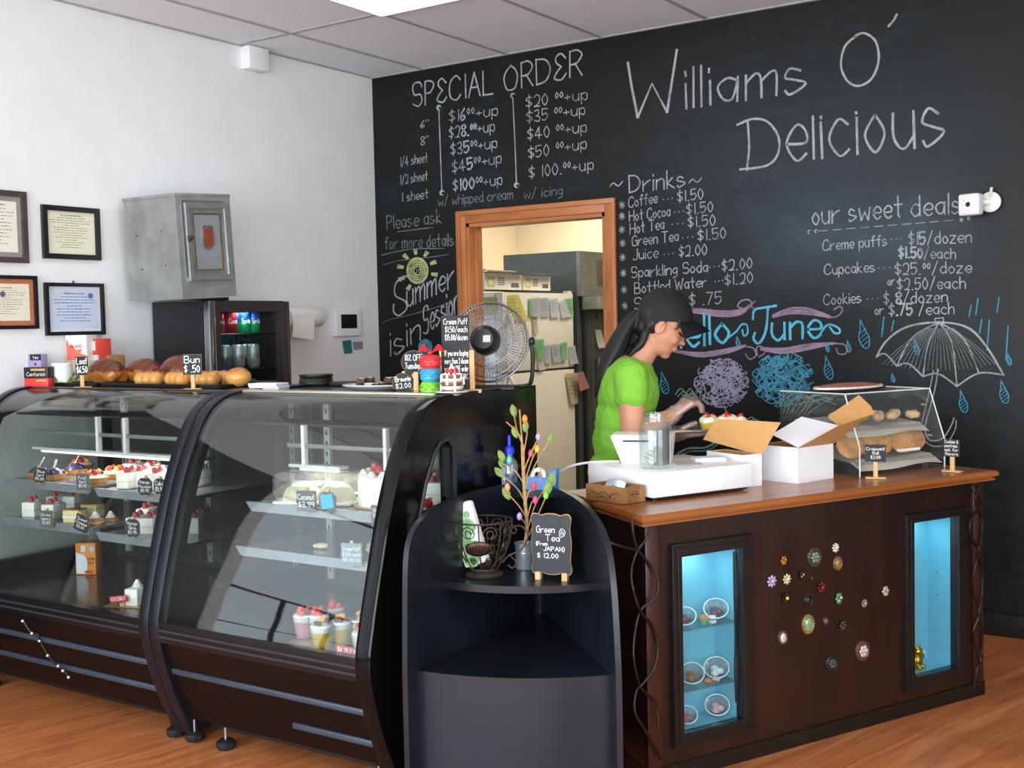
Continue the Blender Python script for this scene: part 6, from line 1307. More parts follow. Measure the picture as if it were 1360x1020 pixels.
# iron vines
VINE = M('2e2622', .4, .6, var=.3, sc=40, bump=.2)
def vine(strands, d, r):
    mb = MB()
    for st in strands:
        p = [PP(x, y, K0-KN*(d+.008*sin(i*1.7)), KN)-K0 for i, (x, y) in enumerate(st)]; p = [V((q.dot(KE), q.dot(KN), q.z)) for q in p]
        sp = spline(p, 5); mb.tube(sp, [r*(.8+.35*abs(sin(i*.9))) for i in range(len(sp))], 7)
    mb.done('iron_vine', VINE, ct)
z25 = lambda L: [(800+x/2.55, 620+y/2.55) for x, y in L]
vine([z25([(100, 178), (105, 230), (120, 280), (160, 330), (188, 380), (180, 440), (130, 485), (110, 560), (105, 640), (120, 720), (140, 760), (180, 800), (190, 880)]), z25([(165, 178), (150, 240), (118, 285), (98, 350), (105, 420), (130, 490), (170, 540), (187, 610), (175, 680), (140, 730), (115, 760), (110, 830), (150, 900), (200, 990)]), z25([(20, 255), (60, 268), (118, 282)])], .022, .0045)
z28 = lambda L: [(1000+x/2.833, 640+y/2.833) for x, y in L]
vine([z28([(826, 8), (835, 40), (856, 75), (850, 100), (820, 140), (815, 190), (835, 235), (856, 260), (840, 300), (828, 360), (832, 420), (856, 480), (850, 510), (830, 560), (835, 610), (858, 670), (845, 700), (832, 770)]), z28([(850, 10), (838, 60), (850, 95), (862, 150), (858, 220), (850, 262), (862, 330), (862, 420), (852, 485), (862, 560), (862, 630), (856, 675)])], .016, .0045)
# brooches
def zb(x, y): return 1000+x/2.833, 640+y/2.833
def brooch(x, y, r, kind, c1, c2, label):
    a, z = kf(*zb(x, y)); R_ = r/2.833*.00285*(1+ (a-.5)*.12)
    t = thing('brooch', label, 'brooch', kw(a, -.0005, z), KA, 'brooches on the counter front'); m1, m2 = M(c1, .3, .45, var=.3, sc=120), M(c2, .25, .3, var=.25, sc=120)
    if kind in ('flower', 'gem'):
        n_ = 8 if kind == 'flower' else 6; mb = MB()
        for k in range(n_): q = 2*pi*k/n_; mb.ell((R_*.6*cos(q), -.005, R_*.6*sin(q)), (R_*.42, .0045, R_*.24), (0, -q, 0), 2)
        mb.cyl((0, -.004, 0), (0, 0, 0), R_*.55, None, 14); mb.done('petals', m1, t); MB().ell((0, -.009, 0), (R_*.32, .006, R_*.32), None, 2).done('center', m2, t)
    elif kind in ('disc', 'cameo'):
        k = .78 if kind == 'cameo' else .92; X_ = Matrix.Rotation(pi/2, 4, 'X') @ Matrix.Diagonal((k, 1, 1, 1)); mb = MB(); mb.lathe([(0, 0), (R_, 0), (R_*.96, .005), (R_*.78, .008), (R_*.7, .006), (0, .006)], (0, 0, 0), 24, X_)
        for j in range(18): q = 2*pi*j/18; mb.ell((R_*.87*k*cos(q), -.0075, R_*.87*sin(q)), R_*.10, None, 1)
        mb.done('rim', m1, t); mb = MB()
        if kind == 'cameo': mb.ell((0, -.006, 0), (R_*.52, .006, R_*.68), None, 2)
        else:
            for j in range(7): q = 2*pi*j/6; s = 0 if j == 6 else R_*.38; mb.ell((s*cos(q)*k, -.008, s*sin(q)), (R_*.24, .005, R_*.24), None, 2)
        mb.done('center', m2, t)
    else:
        mb = MB(); rnd = random.Random(int(x)); 
        for j in range(6): q = j*1.05; mb.ell((R_*.5*cos(q)*rnd.uniform(.6, 1), -.005, R_*.55*sin(q)), (R_*.4, .005, R_*.34), (0, q, 0), 2)
        mb.cyl((0, -.003, 0), (0, 0, 0), R_*.5, None, 10); mb.done('cluster', m1, t); MB().ell((R_*.2, -.010, R_*.15), R_*.2, None, 2).ell((-R_*.25, -.009, -R_*.2), R_*.17, None, 2).done('stones', m2, t)
for b in ((112, 295, 18, 'leaf', 'a8622c', 'c88848', 'small orange leaf brooch, topmost at the left of the group'), (228, 283, 33, 'disc', '4a4a38', '6f8272', 'large round green-grey brooch at the top of the group'), (307, 247, 17, 'flower', 'd8ccb0', 'f0e8d8', 'small white flower brooch above the oval gold one'),
    (316, 306, 24, 'cameo', '8a6840', '9a7a50', 'oval bronze brooch hanging below the white flower one'), (67, 373, 22, 'flower', 'b49ac0', 'd8b0d8', 'lilac flower brooch furthest left'), (124, 365, 19, 'flower', 'd4c090', 'e8dcc0', 'cream flower brooch right of the lilac one'),
    (180, 350, 16, 'leaf', '2a1c18', 'c8b8a0', 'dark brooch with small pale stones below the round green one'), (217, 362, 8, 'cameo', '4a2a1e', '6a3a28', 'tiny brown button between the dark brooches'), (256, 396, 21, 'flower', '5a1c18', '8a3428', 'dark red flower brooch in the middle'),
    (122, 436, 20, 'flower', '1c1816', 'e8d020', 'black flower brooch with a yellow center'), (205, 445, 23, 'cameo', '2c2a2c', '1e2024', 'dark oval brooch below the dark red flower'), (320, 438, 23, 'leaf', '5c8a60', 'a8d0a0', 'bright green leaf cluster brooch'),
    (415, 456, 15, 'flower', '8a8078', 'b0a8a0', 'small grey flower brooch towards the right'), (495, 410, 20, 'leaf', 'b8a8a0', 'd88880', 'pink and white cluster brooch furthest right'), (205, 535, 34, 'cameo', '9a8048', '88b090', 'gold oval brooch with pale green flowers'),
    (270, 523, 16, 'cameo', '4a3a34', '6a5a54', 'small brown oval brooch right of the gold oval'), (335, 540, 20, 'leaf', '3a3c30', '4a5040', 'dark olive leaf brooch right of the small brown oval'), (109, 585, 25, 'cameo', '6a4a3a', 'd8d4cc', 'white oval cameo brooch at the lower left'),
    (410, 635, 35, 'disc', '6a4c38', 'd0b8b8', 'large brown round brooch with a pale pink gem, lower right'), (293, 682, 28, 'disc', '33302a', '4a4c46', 'dark grey-green round brooch lowest in the group')): brooch(*b)
# things in the niches
GB = glass('bowl_glass', 'eef8f8', 1.5, .02, .12, 'ffffff', 1.6); TUL = M('cfe4f2', .7, var=.1, alpha=.6)
def bowl(px, py, z, r, label, fill, y=.068, tiltx=40):
    a, _z = kf(px, py, -y); a = min(max(a, I1[0]+r*1.02), I1[1]-r*1.02); t = thing('glass_bowl', label, 'bowl', kw(a, y, z+.001), KA-.72, 'glass bowls in the counter niche')
    X_ = Matrix.Rotation(radians(tiltx), 4, 'X'); h = r*sin(radians(tiltx)); mb = MB(); mb.M = Matrix.Translation((0, 0, r*.30+h*.52)) @ X_
    mb.lathe([(0, -.42*r), (.45*r, -.40*r), (.82*r, -.05*r), (r, .38*r), (.96*r, .38*r), (.78*r, 0), (.4*r, -.34*r), (0, -.36*r)], (0, 0, 0), 28); mb.done('glass', GB, t)
    mb = MB(); mb.M = Matrix.Translation((0, 0, r*.30+h*.52)) @ X_; mb.tube([(r*.98*cos(k*pi/16), r*.98*sin(k*pi/16), .38*r) for k in range(32)], .002, 6, True); mb.done('rim', M('f0f8fa', .15, var=.02), t)
    mb = MB(); mb.M = Matrix.Translation((0, 0, r*.30+h*.52)) @ X_
    for k in range(3): mb.ell((.25*r*cos(k*2.1), .25*r*sin(k*2.1), -.1*r), (.34*r, .3*r, .14*r), None, 2)
    mb.done('trinkets', M(fill, .5, var=.4, sc=90), t)
bowl(957, 800, SHZ[0], .041, 'glass bowl with dark trinkets on the upper glass shelf', '5a4a58'); bowl(959, 881, SHZ[1], .042, 'empty-looking glass bowl at the right of the lower glass shelf', 'cfd8ec'); bowl(919, 889, SHZ[1], .041, 'glass bowl with a brown brooch at the left of the lower glass shelf', '9a6a54')
bowl(957, 945, I1[2], .041, 'glass bowl with a pink flower on the niche floor', 'd8a8b0'); bowl(913, 963, I1[2], .034, 'small glass bowl at the left of the niche floor', 'b07a80', .06)
bowl(910, 815, SHZ[0], .036, 'small glass bowl with dark beads at the left of the upper glass shelf', '4a4a5c', .062)
def knick(name, label, cat, px, py, z, fn, y=.04): a, _ = kf(px, py, -y); t = thing(name, label, cat, kw(a, y, z+.0005), KA); fn(t)
def cupcake(t): MB().lathe([(0, 0), (.011, 0), (.016, .016), (0, .016)], (0, 0, 0), 16).done('case', M('58b88a', .5), t); MB().lathe([(.0165, .016), (.0165, .022), (.01, .03), (0, .033)], (0, 0, 0), 16).done('cake', M('c08a5c', .6, var=.2), t)
knick('toy_cupcake', 'tiny cupcake with a green case on the upper glass shelf', 'trinket', 934, 826, SHZ[0], cupcake)
def macs(t): MB().lathe([(0, 0), (.013, .001), (.014, .006), (.012, .009), (0, .01)], (0, 0, 0), 16).done('lower_shell', M('e8e8ec', .5), t); MB().lathe([(0, .012), (.012, .013), (.014, .017), (.012, .022), (0, .023)], (0, 0, 0), 16).done('upper_shell', M('e8e8ec', .5), t); MB().lathe([(0, .010), (.0115, .010), (.0115, .012), (0, .012)], (0, 0, 0), 16).done('filling', M('5a6a78', .5), t)
knick('toy_macaron', 'tiny white toy macaron beside the cupcake', 'trinket', 946, 824, SHZ[0], macs)
def shell_(c): 
    def f(t):
        m = MB()
        for k in range(5): m.ell((.007*cos(k*1.3), .005*sin(k*1.3), .008+.003*(k % 2)), (.008, .007, .008), None, 2)
        m.done('body', M(c, .5, var=.3, sc=90), t)
    return f
knick('toy_pastry', 'tiny orange toy pastry on the lower glass shelf', 'trinket', 940, 905, SHZ[1], shell_('d8804a')); knick('toy_rose', 'tiny pink toy rose right of the orange one on the lower glass shelf', 'trinket', 951, 901, SHZ[1], shell_('e8b0b0'))
a, z = kf(1221, 886, -.05); gc = thing('gold_figurine', 'small shiny gold sitting figurine in the right niche', 'figurine', kw(max(a, I2[0]+.04), .06, I2[2]+.0005), KA+.2); GOLD = M('d8a83c', .18, .95, var=.08)
MB().ell((0, 0, .03), (.024, .02, .03), None, 3).ell((-.013, -.012, .010), (.012, .016, .009), None, 2).ell((.013, -.012, .010), (.012, .016, .009), None, 2).ell((.0, -.002, .066), (.02, .018, .019), None, 3).ell((-.022, -.004, .04), (.007, .008, .017), (0, .3, 0), 2).ell((.026, -.006, .046), (.007, .008, .02), (0, -.5, 0), 2).done('body', GOLD, gc); MB().ell((-.013, 0, .084), (.006, .004, .008), None, 2).ell((.013, 0, .084), (.006, .004, .008), None, 2).done('ears', GOLD, gc); MB().ell((.033, -.01, .058), .006, None, 2).done('bead', M('f0f0ec', .2), gc)

# ================================================================ THINGS ON THE COUNTER
def kth(name, label, cat, a, b, z=KT+.0005, rz=0, group=None): return thing(name, label, cat, kw(a, b, z), KA+rz, group)
A0, B0 = kt(867, 667); A1, B1 = kt(999, 651)
dr_ = kth('cash_drawer', 'low wide white cash drawer at the left end of the wooden counter', 'cash drawer', A0, B0); dw, dd_, dh = A1-A0, .37, .094
MB().bx(0, dw, 0, dd_, .012, dh, .003).done('case', M('f2f2f0', .38, var=.015), dr_)
for x in (.03, dw-.03):
    for y in (.03, dd_-.03): MB().cyl((x, y, 0), (x, y, .013), .012, None, 12).done('foot', BLK, dr_)
MB().bx(.02, dw-.01, .012, dd_-.02, .004, .012).done('base_plate', M('1a1a1c', .5), dr_)
ZT2 = KT+.0005+dh+.0005
# card printer on the drawer
q = PZ(836, 611, ZT2)-K0; pr_ = kth('receipt_printer', 'white receipt printer with a dark paper slot on the cash drawer, behind the jar', 'printer', max(q.dot(KE), A0+.10), min(q.dot(KN), B0+.27), ZT2, -.75)
MB().mesh([(-.07, -.05, 0), (.1, -.05, 0), (.1, .06, 0), (-.07, .06, 0), (-.105, -.075, .096), (.11, -.075, .096), (.11, .075, .096), (-.105, .075, .096)], [(3, 2, 1, 0), (4, 5, 6, 7), (0, 1, 5, 4), (1, 2, 6, 5), (2, 3, 7, 6), (3, 0, 4, 7)]).done('body', M('f6f6f6', .3, var=.01), pr_)
MB().bx(-.105, .11, -.076, .076, .096, .103, .003).done('lid', M('fafafa', .3, var=.01), pr_); MB().box((-.01, -.0715, .082), (.105, .006, .006)).done('paper_slot', M('1c1e28', .5), pr_)
# jar with folded paper
p = PZ(871, 621, ZT2); q = p-K0; ja = thing('glass_jar', 'clear glass tip jar with grey paper inside standing on the cash drawer', 'jar', (p.x, p.y, ZT2)); ja.location = K0+KE*(q.dot(KE))+KN*max(q.dot(KN), B0+.07)+V((0, 0, ZT2))
MB().lathe([(0, .002), (.045, 0), (.054, .004), (.057, .012), (.057, .13), (.052, .148), (.041, .158), (.041, .186), (.039, .187), (.038, .158), (.049, .146), (.054, .13), (.054, .014), (0, .007)], (0, 0, 0), 40).done('glass', glass('jar_glass', 'f6faf8', 1.5, 0, .03, 'ffffff', .7), ja)
MB().tube([(.0425*cos(k*pi/16), .0425*sin(k*pi/16), .166+.004*k/32) for k in range(32)], .0018, 6, True).done('screw_thread', glass('jar_thread', 'e0ecea', 1.5, 0, .15), ja)
MB().grid(lambda u, v: V((.047*cos(-1.25+1.85*u), .047*sin(-1.25+1.85*u), .012+.125*v)), 10, 2).done('grey_paper', M('55575a', .8, var=.05), ja)
mb = MB()
for k in range(6): mb.box((-.018+.004*k, .004*k-.01, .012+.014*k), (.05, .022, .0016), (.5*(k % 3)-.4, .8-.3*k, .7*k))
mb.done('banknotes', M('a8b8a0', .7, var=.3, sc=60), ja)
pdp = PZ(941, 612, ZT2); q = pdp-K0; nt = kth('note_pad', 'small pale blue pad of slips on the cash drawer top', 'pad', min(q.dot(KE), A1-.06), max(B0+.06, q.dot(KN)), ZT2, -.45); MB().box((0, 0, .006), (.11, .07, .012), None, .001).done('pad', M('e4ecf4', .7), nt); MB().box((.01, .0, .0135), (.08, .06, .002), None).done('printed_slip', M('c4d8ec', .7, var=.2, sc=50), nt)
tag(at(MB().box((0, 0, .0006), (.09, .13, .001)).done('grey_card', M('c4c0b4', .8)), kw(A0+.27, B0+.15, ZT2), KA-.5), 'grey paper sheet lying on the cash drawer beside the jar', 'paper')
# wooden box
W0, W1, W2 = kt(779, 664), kt(829, 671), kt(852, 664)
wbx = kth('wooden_box', 'small worn wooden box with printed marks in front of the cash drawer', 'box', W1[0], W1[1], KT+.0005, 0); wl_ = min(.185, math.hypot(W0[0]-W1[0], W0[1]-W1[1])*1.0); ww = min(math.hypot(W2[0]-W1[0], W2[1]-W1[1]), A0-W1[0]-.012)
if ww < .06: ww = .1
OLDW = wood('old_box_wood', '6a4424', '8f6236', 'a87a4a', 5, (1, .15, 1), .6, 0, .08); ang = atan2(W0[1]-W1[1], W0[0]-W1[0]); wbx.rotation_euler = (0, 0, KA+ang-pi/2)
vs, fs = holed([(0, 0), (ww, 0), (ww, wl_), (0, wl_)], [[(.008, .008), (ww-.008, .008), (ww-.008, wl_-.008), (.008, wl_-.008)]], .052, .001)
MB().mesh(vs, fs, Matrix.Translation((0, 0, .028))).bx(.008, ww-.008, .008, wl_-.008, .002, .008).done('body', OLDW, wbx)
mb = MB(); mb.tube([(-.0018, .02+.01*k, .03+.006*sin(k*1.1)) for k in range(14)], .0012, 5)
for k in range(5): mb.bx(-.002, -.0008, .04+.018*k, .05+.018*k, .016, .018+.004*(k % 2))
mb.tube([(ww*.5+.012*cos(j*pi/6), -.0018, .03+.012*sin(j*pi/6)) for j in range(12)], .001, 5, True).bx(ww*.3, ww*.7, -.0022, -.001, .028, .032); mb.done('printed_marks', M('4a2c18', .7), wbx)
mt = kth('silver_packet', 'small silver packets sticking out of the wooden box', 'packet', 0, 0); mt.location = wbx.matrix_basis @ V((ww*.5, wl_*.55, .009)); mt.rotation_euler = (0, .25, KA+ang-pi/2+.3)
for k in range(3): MB().box((-.012+.012*k, .02*k-.02, .032), (.006, .045, .055), (.3, .2*k-.1, .1*k), .001).done('sachet', M('b8c4cc', .25, .7, var=.2, sc=40), mt)
# white kraft-lined boxes
KRAFT, WBOX = M('c9975a', .75, var=.05, sc=40), M('f0f1f3', .6, var=.015)
def plate(mb, pts, th=.002, k0=0, k1=1):
    p = [V(q) for q in pts]; n = (p[1]-p[0]).cross(p[2]-p[0]).normalized()*th; m = len(p)
    mb.k = k0; mb.mesh(p, [tuple(range(m))]); mb.k = k1; mb.mesh([q+n for q in p], [tuple(range(m))[::-1]]); mb.mesh(p+[q+n for q in p], [(i, (i+1) % m, m+(i+1) % m, m+i) for i in range(m)])
def obox(name, label, x0, y0, w_, d, h, rz):
    t = kth(name, label, 'box', x0, y0, KT+.0005, rz, 'white kraft-lined boxes'); vs, fs = holed([(0, 0), (w_, 0), (w_, d), (0, d)], [[(.003, .003), (w_-.003, .003), (w_-.003, d-.003), (.003, d-.003)]], h)
    MB().mesh(vs, fs, Matrix.Translation((0, 0, h/2))).done('body', WBOX, t); mb = MB(); mb.bx(.003, w_-.003, .003, d-.003, 0, .003)
    for a in ((.003, .0036, .003, d-.003), (w_-.0036, w_-.003, .003, d-.003), (.003, w_-.003, .003, .0036), (.003, w_-.003, d-.0036, d-.003)): mb.bx(a[0], a[1], a[2], a[3], .003, h-.001)
    mb.done('kraft_lining', KRAFT, t); return t
def flap(t, px, zs, name, front='k'):                       # zs: distances of the pixel corners from the eye (along the axis)
    inv = t.matrix_basis.inverted(); pts = [inv @ PD(x, y, z) for (x, y), z in zip(px, zs)]
    n = (pts[1]-pts[0]).cross(pts[2]-pts[0]); tow = inv.to_3x3() @ (-_f)
    if n.dot(tow) < 0: pts = pts[::-1]
    n = (pts[1]-pts[0]).cross(pts[2]-pts[0]).normalized()*.002; m = len(pts); mb = MB()
    mb.k = 0; mb.mesh([q+n for q in pts], [tuple(range(m))]); mb.k = 1; mb.mesh(pts, [tuple(range(m))[::-1]]); mb.mesh(pts+[q+n for q in pts], [(i, (i+1) % m, m+(i+1) % m, m+i) for i in range(m)])
    mb.done(name, [KRAFT, WBOX] if front == 'k' else [WBOX, KRAFT], t)
E1 = kt(1012, 645); b1 = obox('pastry_box', 'white box with its kraft lid raised, standing between the cash drawer and the other box', E1[0]-.25, max(E1[1], B0+.02), .25, .2, .112, 0) if False else None
XB = max(A1+.012, 0)
b1 = obox('pastry_box', 'white box with its kraft lid raised, right behind the cash drawer', XB, E1[1], max(.09, E1[0]-XB), .19, .115, 0)
dB = lambda a, b, z=KT: (kw(a, b, z)-EYE).dot(_f)
d1 = dB(E1[0], E1[1], .98); d0 = dB(XB, E1[1]+.19, .98)
flap(b1, [(951, 556), (1037, 561), (1011.5, 605), (934, 583.6)], [d0-.02, d1-.06, d1, d0+.02], 'lid_flap')
F0, F1, F2 = kt(1013, 636), kt(1060, 643), kt(1107, 635)
ang2 = atan2(F2[1]-F1[1], F2[0]-F1[0]); w2_ = math.hypot(F2[0]-F1[0], F2[1]-F1[1]); d2_b = math.hypot(F0[0]-F1[0], F0[1]-F1[1])
b2 = obox('pastry_box', 'open white box with white and kraft flaps in front of the clear pastry case', F1[0], F1[1], w2_, d2_b, .13, ang2)
da = dB(F1[0], F1[1], 1.0); db = dB(F0[0], F0[1], 1.0); dc = dB(F2[0], F2[1], 1.0)
flap(b2, [(1025, 577.5), (1064.5, 554), (1113.5, 565.5), (1060, 595)], [db-.05, db+.02, da+.10, da+.002], 'side_flap', 'w')
flap(b2, [(1060, 595), (1113.5, 565.5), (1160, 550), (1150, 556), (1107.5, 589)], [da-.004, da-.06, dc-.08, dc-.07, dc-.004], 'front_flap', 'w')
flap(b2, [(1100, 553), (1141, 525), (1157, 540), (1161, 550), (1114, 566)], [dc+.02, dc+.08, dc+.02, dc-.02, dc-.01], 'back_flap')
# clear pastry case
G0, G1 = kt(1141, 634), kt(1256, 612)
gx0, gx1 = G0[0], min(G1[0], KL-.02); gy = (G0[1]); gd = .41; gh = .305
ac = kth('clear_pastry_case', 'clear acrylic pastry case with two sloping shelves at the right end of the counter', 'pastry case', gx0, gy); gw = gx1-gx0
ACR = glass('acrylic', 'fcfefd', 1.49, 0, .012, 'ffffff', .45); EDG = M('dfe8e6', .2, var=.03)
side = [(0, 0), (gd, 0), (gd, gh), (.07, gh), (0, .11)]
for x in (.003, gw-.003): MB().prism(side, .005, Matrix.Translation((x, 0, 0)) @ YZX).done('side_panel', ACR, ac)
MB().bx(.006, gw-.006, .07, gd, gh-.005, gh).done('top_panel', ACR, ac); MB().bx(.006, gw-.006, gd-.005, gd, 0, gh-.005).done('back_panel', ACR, ac); MB().bx(.006, gw-.006, .0, gd-.005, .0, .005).done('floor_panel', ACR, ac)
MB().mesh([(.006, .002, .11), (gw-.006, .002, .11), (gw-.006, .071, gh-.004), (.006, .071, gh-.004), (.006, .006, .108), (gw-.006, .006, .108), (gw-.006, .075, gh-.006), (.006, .075, gh-.006)], [(0, 1, 2, 3), (7, 6, 5, 4), (0, 4, 5, 1), (2, 6, 7, 3)]).done('front_door', ACR, ac)
mb = MB()
for x in (.003, gw-.003): mb.tube([(x, y-.001, z) for y, z in ((0, 0), (0, .11), (.07, gh), (gd, gh))], .0028, 6)
mb.tube([(0, .07, gh), (gw, .07, gh)], .0025, 6); mb.done('polished_edge', EDG, ac)
mb = MB()
for z in (.12, .24): mb.box((gw-.001,   .04+z*.25, z), (.004, .02, .008))
mb.done('hinge', M('c8ccd0', .3, .6), ac); MB().cyl((gw*.42, -.012, .085), (gw*.66, -.012, .085), .006, None, 10).box((gw*.44, -.005, .085), (.008, .014, .008)).box((gw*.64, -.005, .085), (.008, .014, .008)).done('door_handle', M('f2f2ee', .3), ac)
PRC = M('f8f3e8', .8, var=.04)
for z, y0 in ((.165, .075), (.045, .015)):
    sh = MB().mesh([(.008, y0, z), (gw-.008, y0, z), (gw-.008, gd-.01, z+.035), (.008, gd-.01, z+.035), (.008, y0, z-.005), (gw-.008, y0, z-.005), (gw-.008, gd-.01, z+.03), (.008, gd-.01, z+.03)], [(0, 1, 2, 3), (7, 6, 5, 4), (0, 4, 5, 1), (1, 5, 6, 2), (2, 6, 7, 3), (3, 7, 4, 0)]).done('sloping_shelf', ACR, ac)
    mb = MB().grid(lambda u, v, z=z, y0=y0: V((.012+(gw-.024)*u, y0-.004+(gd-.06-y0)*v-.010*max(0, 1-v*7), z+.0012+.035*v*.8+.003*sin(u*9)*(1-v)-(.026+.006*sin(u*7))*max(0, 1-v*7))), 20, 21); bmesh.ops.solidify(mb.bm, geom=list(mb.bm.faces), thickness=.0008); mb.done('parchment', PRC, sh)
def inac(x, y, z): return kw(gx0+x, gy+y, KT+.0005+z)
CK = M('c08c58', .75, var=.18, sc=50, bump=.25); CK2 = M('8a5630', .8, var=.25, sc=60, bump=.25)
ck = None; cn = 0
CKL = ['leftmost', 'second from the left', 'third from the left', 'fourth from the left', 'in the middle', 'right of the middle', 'third from the right', 'second from the right', 'rightmost']
for i in range(9):
    f = (.06, .12, .18, .26, .43, .50, .66, .80, .88)[i]; r = .052 if i not in (6,) else .045
    if ck is None:
        ck = tag(MB().lathe([(0, -.006), (.03, -.007), (.048, -.004), (.052, .001), (.046, .006), (.02, .009), (0, .009)], (0, 0, 0), 24, Matrix.Rotation(radians(58), 4, 'X')).done('cookie', CK), None, 'cookie', 'cookies on the lower sloping shelf'); o = ck
    else: o = ck.copy(); COL.objects.link(o)
    o.location = inac(gw*f, .07+.02*(i % 3), .108); o.rotation_euler = (0, 0, KA-.5+.25*(i % 2)); o['label'] = 'large round cookie leaning on the lower shelf of the clear case, '+CKL[i]
pf2 = None
PFL = ['at the far left', 'second from the left', 'third from the left', 'left of the middle', 'in the middle', 'right of the middle', 'third from the right', 'second from the right', 'at the right end']
for i in range(9):
    x = gw*(.08+.105*i); y = .13+.04*(i % 2)+(.02 if i < 3 else 0); zz = .169+.03*((y-.075)/.25)+.005
    if pf2 is None:
        m = MB(); rr = random.Random(3)
        for k in range(7): m.ell((rr.uniform(-.016, .016), rr.uniform(-.016, .016), .018+rr.uniform(0, .008)), (.017, .016, .015), None, 2)
        pf2 = tag(m.done('small_pastry', M('d9b48c', .7, var=.2, sc=60, bump=.3)), None, 'pastry', 'pastries on the upper sloping shelf'); o = pf2
    else: o = pf2.copy(); COL.objects.link(o)
    o.location = inac(x, y, zz); o.rotation_euler = (0, 0, i*1.3); o['label'] = 'small lumpy pastry on the upper shelf of the clear case, '+PFL[i]
tr_ = kth('serving_tray', 'dark flat tray on top of the clear pastry case', 'tray', gx0+gw*.40, gy+.225, KT+.001+gh, .12); MB().lathe([(0, 0), (.17, 0), (.2, .008), (.198, .011), (.168, .004), (0, .004)], (0, 0, 0), 40, Matrix.Diagonal((1.0, .5, 1, 1))).done('tray', M('1a1a1c', .4, .3), tr_)
fb = kth('flat_pastry', 'flat red glazed pastry with a pale crust on the tray above the clear case', 'pastry', gx0+gw*.40, gy+.225, KT+.006+gh, .12)
mb = MB(); mb.lathe([(0, 0), (.18, 0), (.19, .006), (.185, .014), (.16, .013), (0, .012)], (0, 0, 0), 40, Matrix.Diagonal((1.0, .48, 1, 1))); mb.done('crust', M('e4d4c4', .6, var=.15, sc=50, bump=.2), fb)
mb = MB(); mb.lathe([(0, .0125), (.165, .0135), (.172, .015), (.1, .022), (0, .024)], (0, 0, 0), 40, Matrix.Diagonal((1.0, .47, 1, 1))); mb.done('glaze', M('b8644c', .3, c2='d89480', sc=40, bump=.3), fb)
# signs
p = kt(1163, 636); s1_ = sign('price_sign', 'black scalloped sign on a pale wooden stand before the clear case', kw(p[0], p[1]), CAMYAW*.55, .076, .064, ['Croissant', 'Roll', '$2.00'], 'plaque', SLATE, 'peg', .062, 0, None, 'price sign', None, .005, False)
p = kt(1264, 627); s2_ = sign('price_sign', 'small black list sign on a wooden stand at the right end of the counter', kw(min(p[0], KL-.03), max(p[1], .03)), CAMYAW*.3-.35, .062, .066, ['Cookies &', 'pastries <', 'ask for', 'flavors'], 'rect', SLATE, 'peg', .058, 0, None, 'price sign', None, .005, False)
# white cable from the drawer
cb_p = [PD(822, 613, 4.16), PD(806, 613, 4.16), PD(786, 614, 4.18), PD(766, 617, 4.21), PD(750, 623, 4.25), PD(738, 633, 4.29), PD(731, 648, 4.32), V((SB.x-.06, SB.y+.24, .6)), V((SB.x-.06, SB.y+.25, .15)), V((SB.x-.02, SB.y+.28, .005))]
o = tag(MB().tube(spline([q-cb_p[-1] for q in cb_p], 8), .0045, 8).done('cable', M('ecebe8', .4)), 'white cable arching from the cash drawer down behind the corner shelf', 'cable'); at(o, cb_p[-1])
# ================================================================ THE WOMAN BEHIND THE COUNTER
WD = 4.56; FA = radians(27); PF_, PS_ = V((cos(FA), sin(FA), 0)), V((-sin(FA), cos(FA), 0))
def wp(px, py, s=0): p = PD(px, py, WD); return p+PS_*s      # s > 0 away from the viewer (her left)
base = wp(826, 640); wo = thing('person', 'woman in a black cap and bright green t-shirt decorating pastries behind the counter', 'person', (base.x, base.y, 0), FA)
WI = wo.matrix_basis.inverted()
def L(px, py, s=0): return WI @ wp(px, py, s)
SKIN = M('c98d6e', .5, var=.06, sc=20, sss=.12); SHIRT = M('7cbc36', .8, var=.05, sc=14, bump=.12); HAIR = M('0b090a', .55, var=.3, sc=60, stretch=(1, 1, .1)); CAPM = M('0e0e10', .75, var=.15, sc=90, bump=.1)
def limb(mb, a, b, r0, r1, n=5):
    a, b = V(a), V(b)
    for k in range(n+1): t = k/n; mb.ell(a.lerp(b, t), r0+(r1-r0)*t, None, 3)
    mb.cyl(a, b, r0, r1, 20)
def path(mb, pts, rs):
    for (a, b), (r0, r1) in zip(zip(pts, pts[1:]), zip(rs, rs[1:])): limb(mb, a, b, r0, r1, 3)
body = MB()
pel, wst, chs, nck = L(822, 655), L(828, 592), L(833, 522), L(850, 474)
body.ell(pel, (.105, .155, .13), None, 3); body.ell(wst, (.09, .13, .14), None, 3); body.ell(chs, (.10, .15, .15), None, 3); body.ell(L(836, 497), (.075, .165, .06), (0, .2, 0), 3)
limb(body, L(845, 484), L(866, 452), .054, .046)
# right arm (nearer) and left arm
shR, elR, wrR = L(840, 498, -.155), L(841, 572, -.185), L(892, 549, -.10)
path(body, [shR, shR.lerp(elR, .5), elR, elR.lerp(wrR, .35), wrR], [.054, .050, .043, .043, .027])
shL, elL, wrL = L(844, 500, .155), L(862, 578, .19), L(893, 578, .03)
path(body, [shL, shL.lerp(elL, .5), elL, elL.lerp(wrL, .35), wrL], [.054, .048, .042, .041, .027])
# legs
kn = []
for s in (-.085, .085):
    hip = pel+V((0, s, -.08)); knee = V((hip.x+.03, s*1.1, .48)); ank = V((hip.x-.01, s*1.1, .09)); path(body, [hip, knee, ank], [.092, .06, .042]); body.ell((ank.x+.05, ank.y, .045), (.11, .042, .042), None, 3); kn.append((hip, knee, ank))
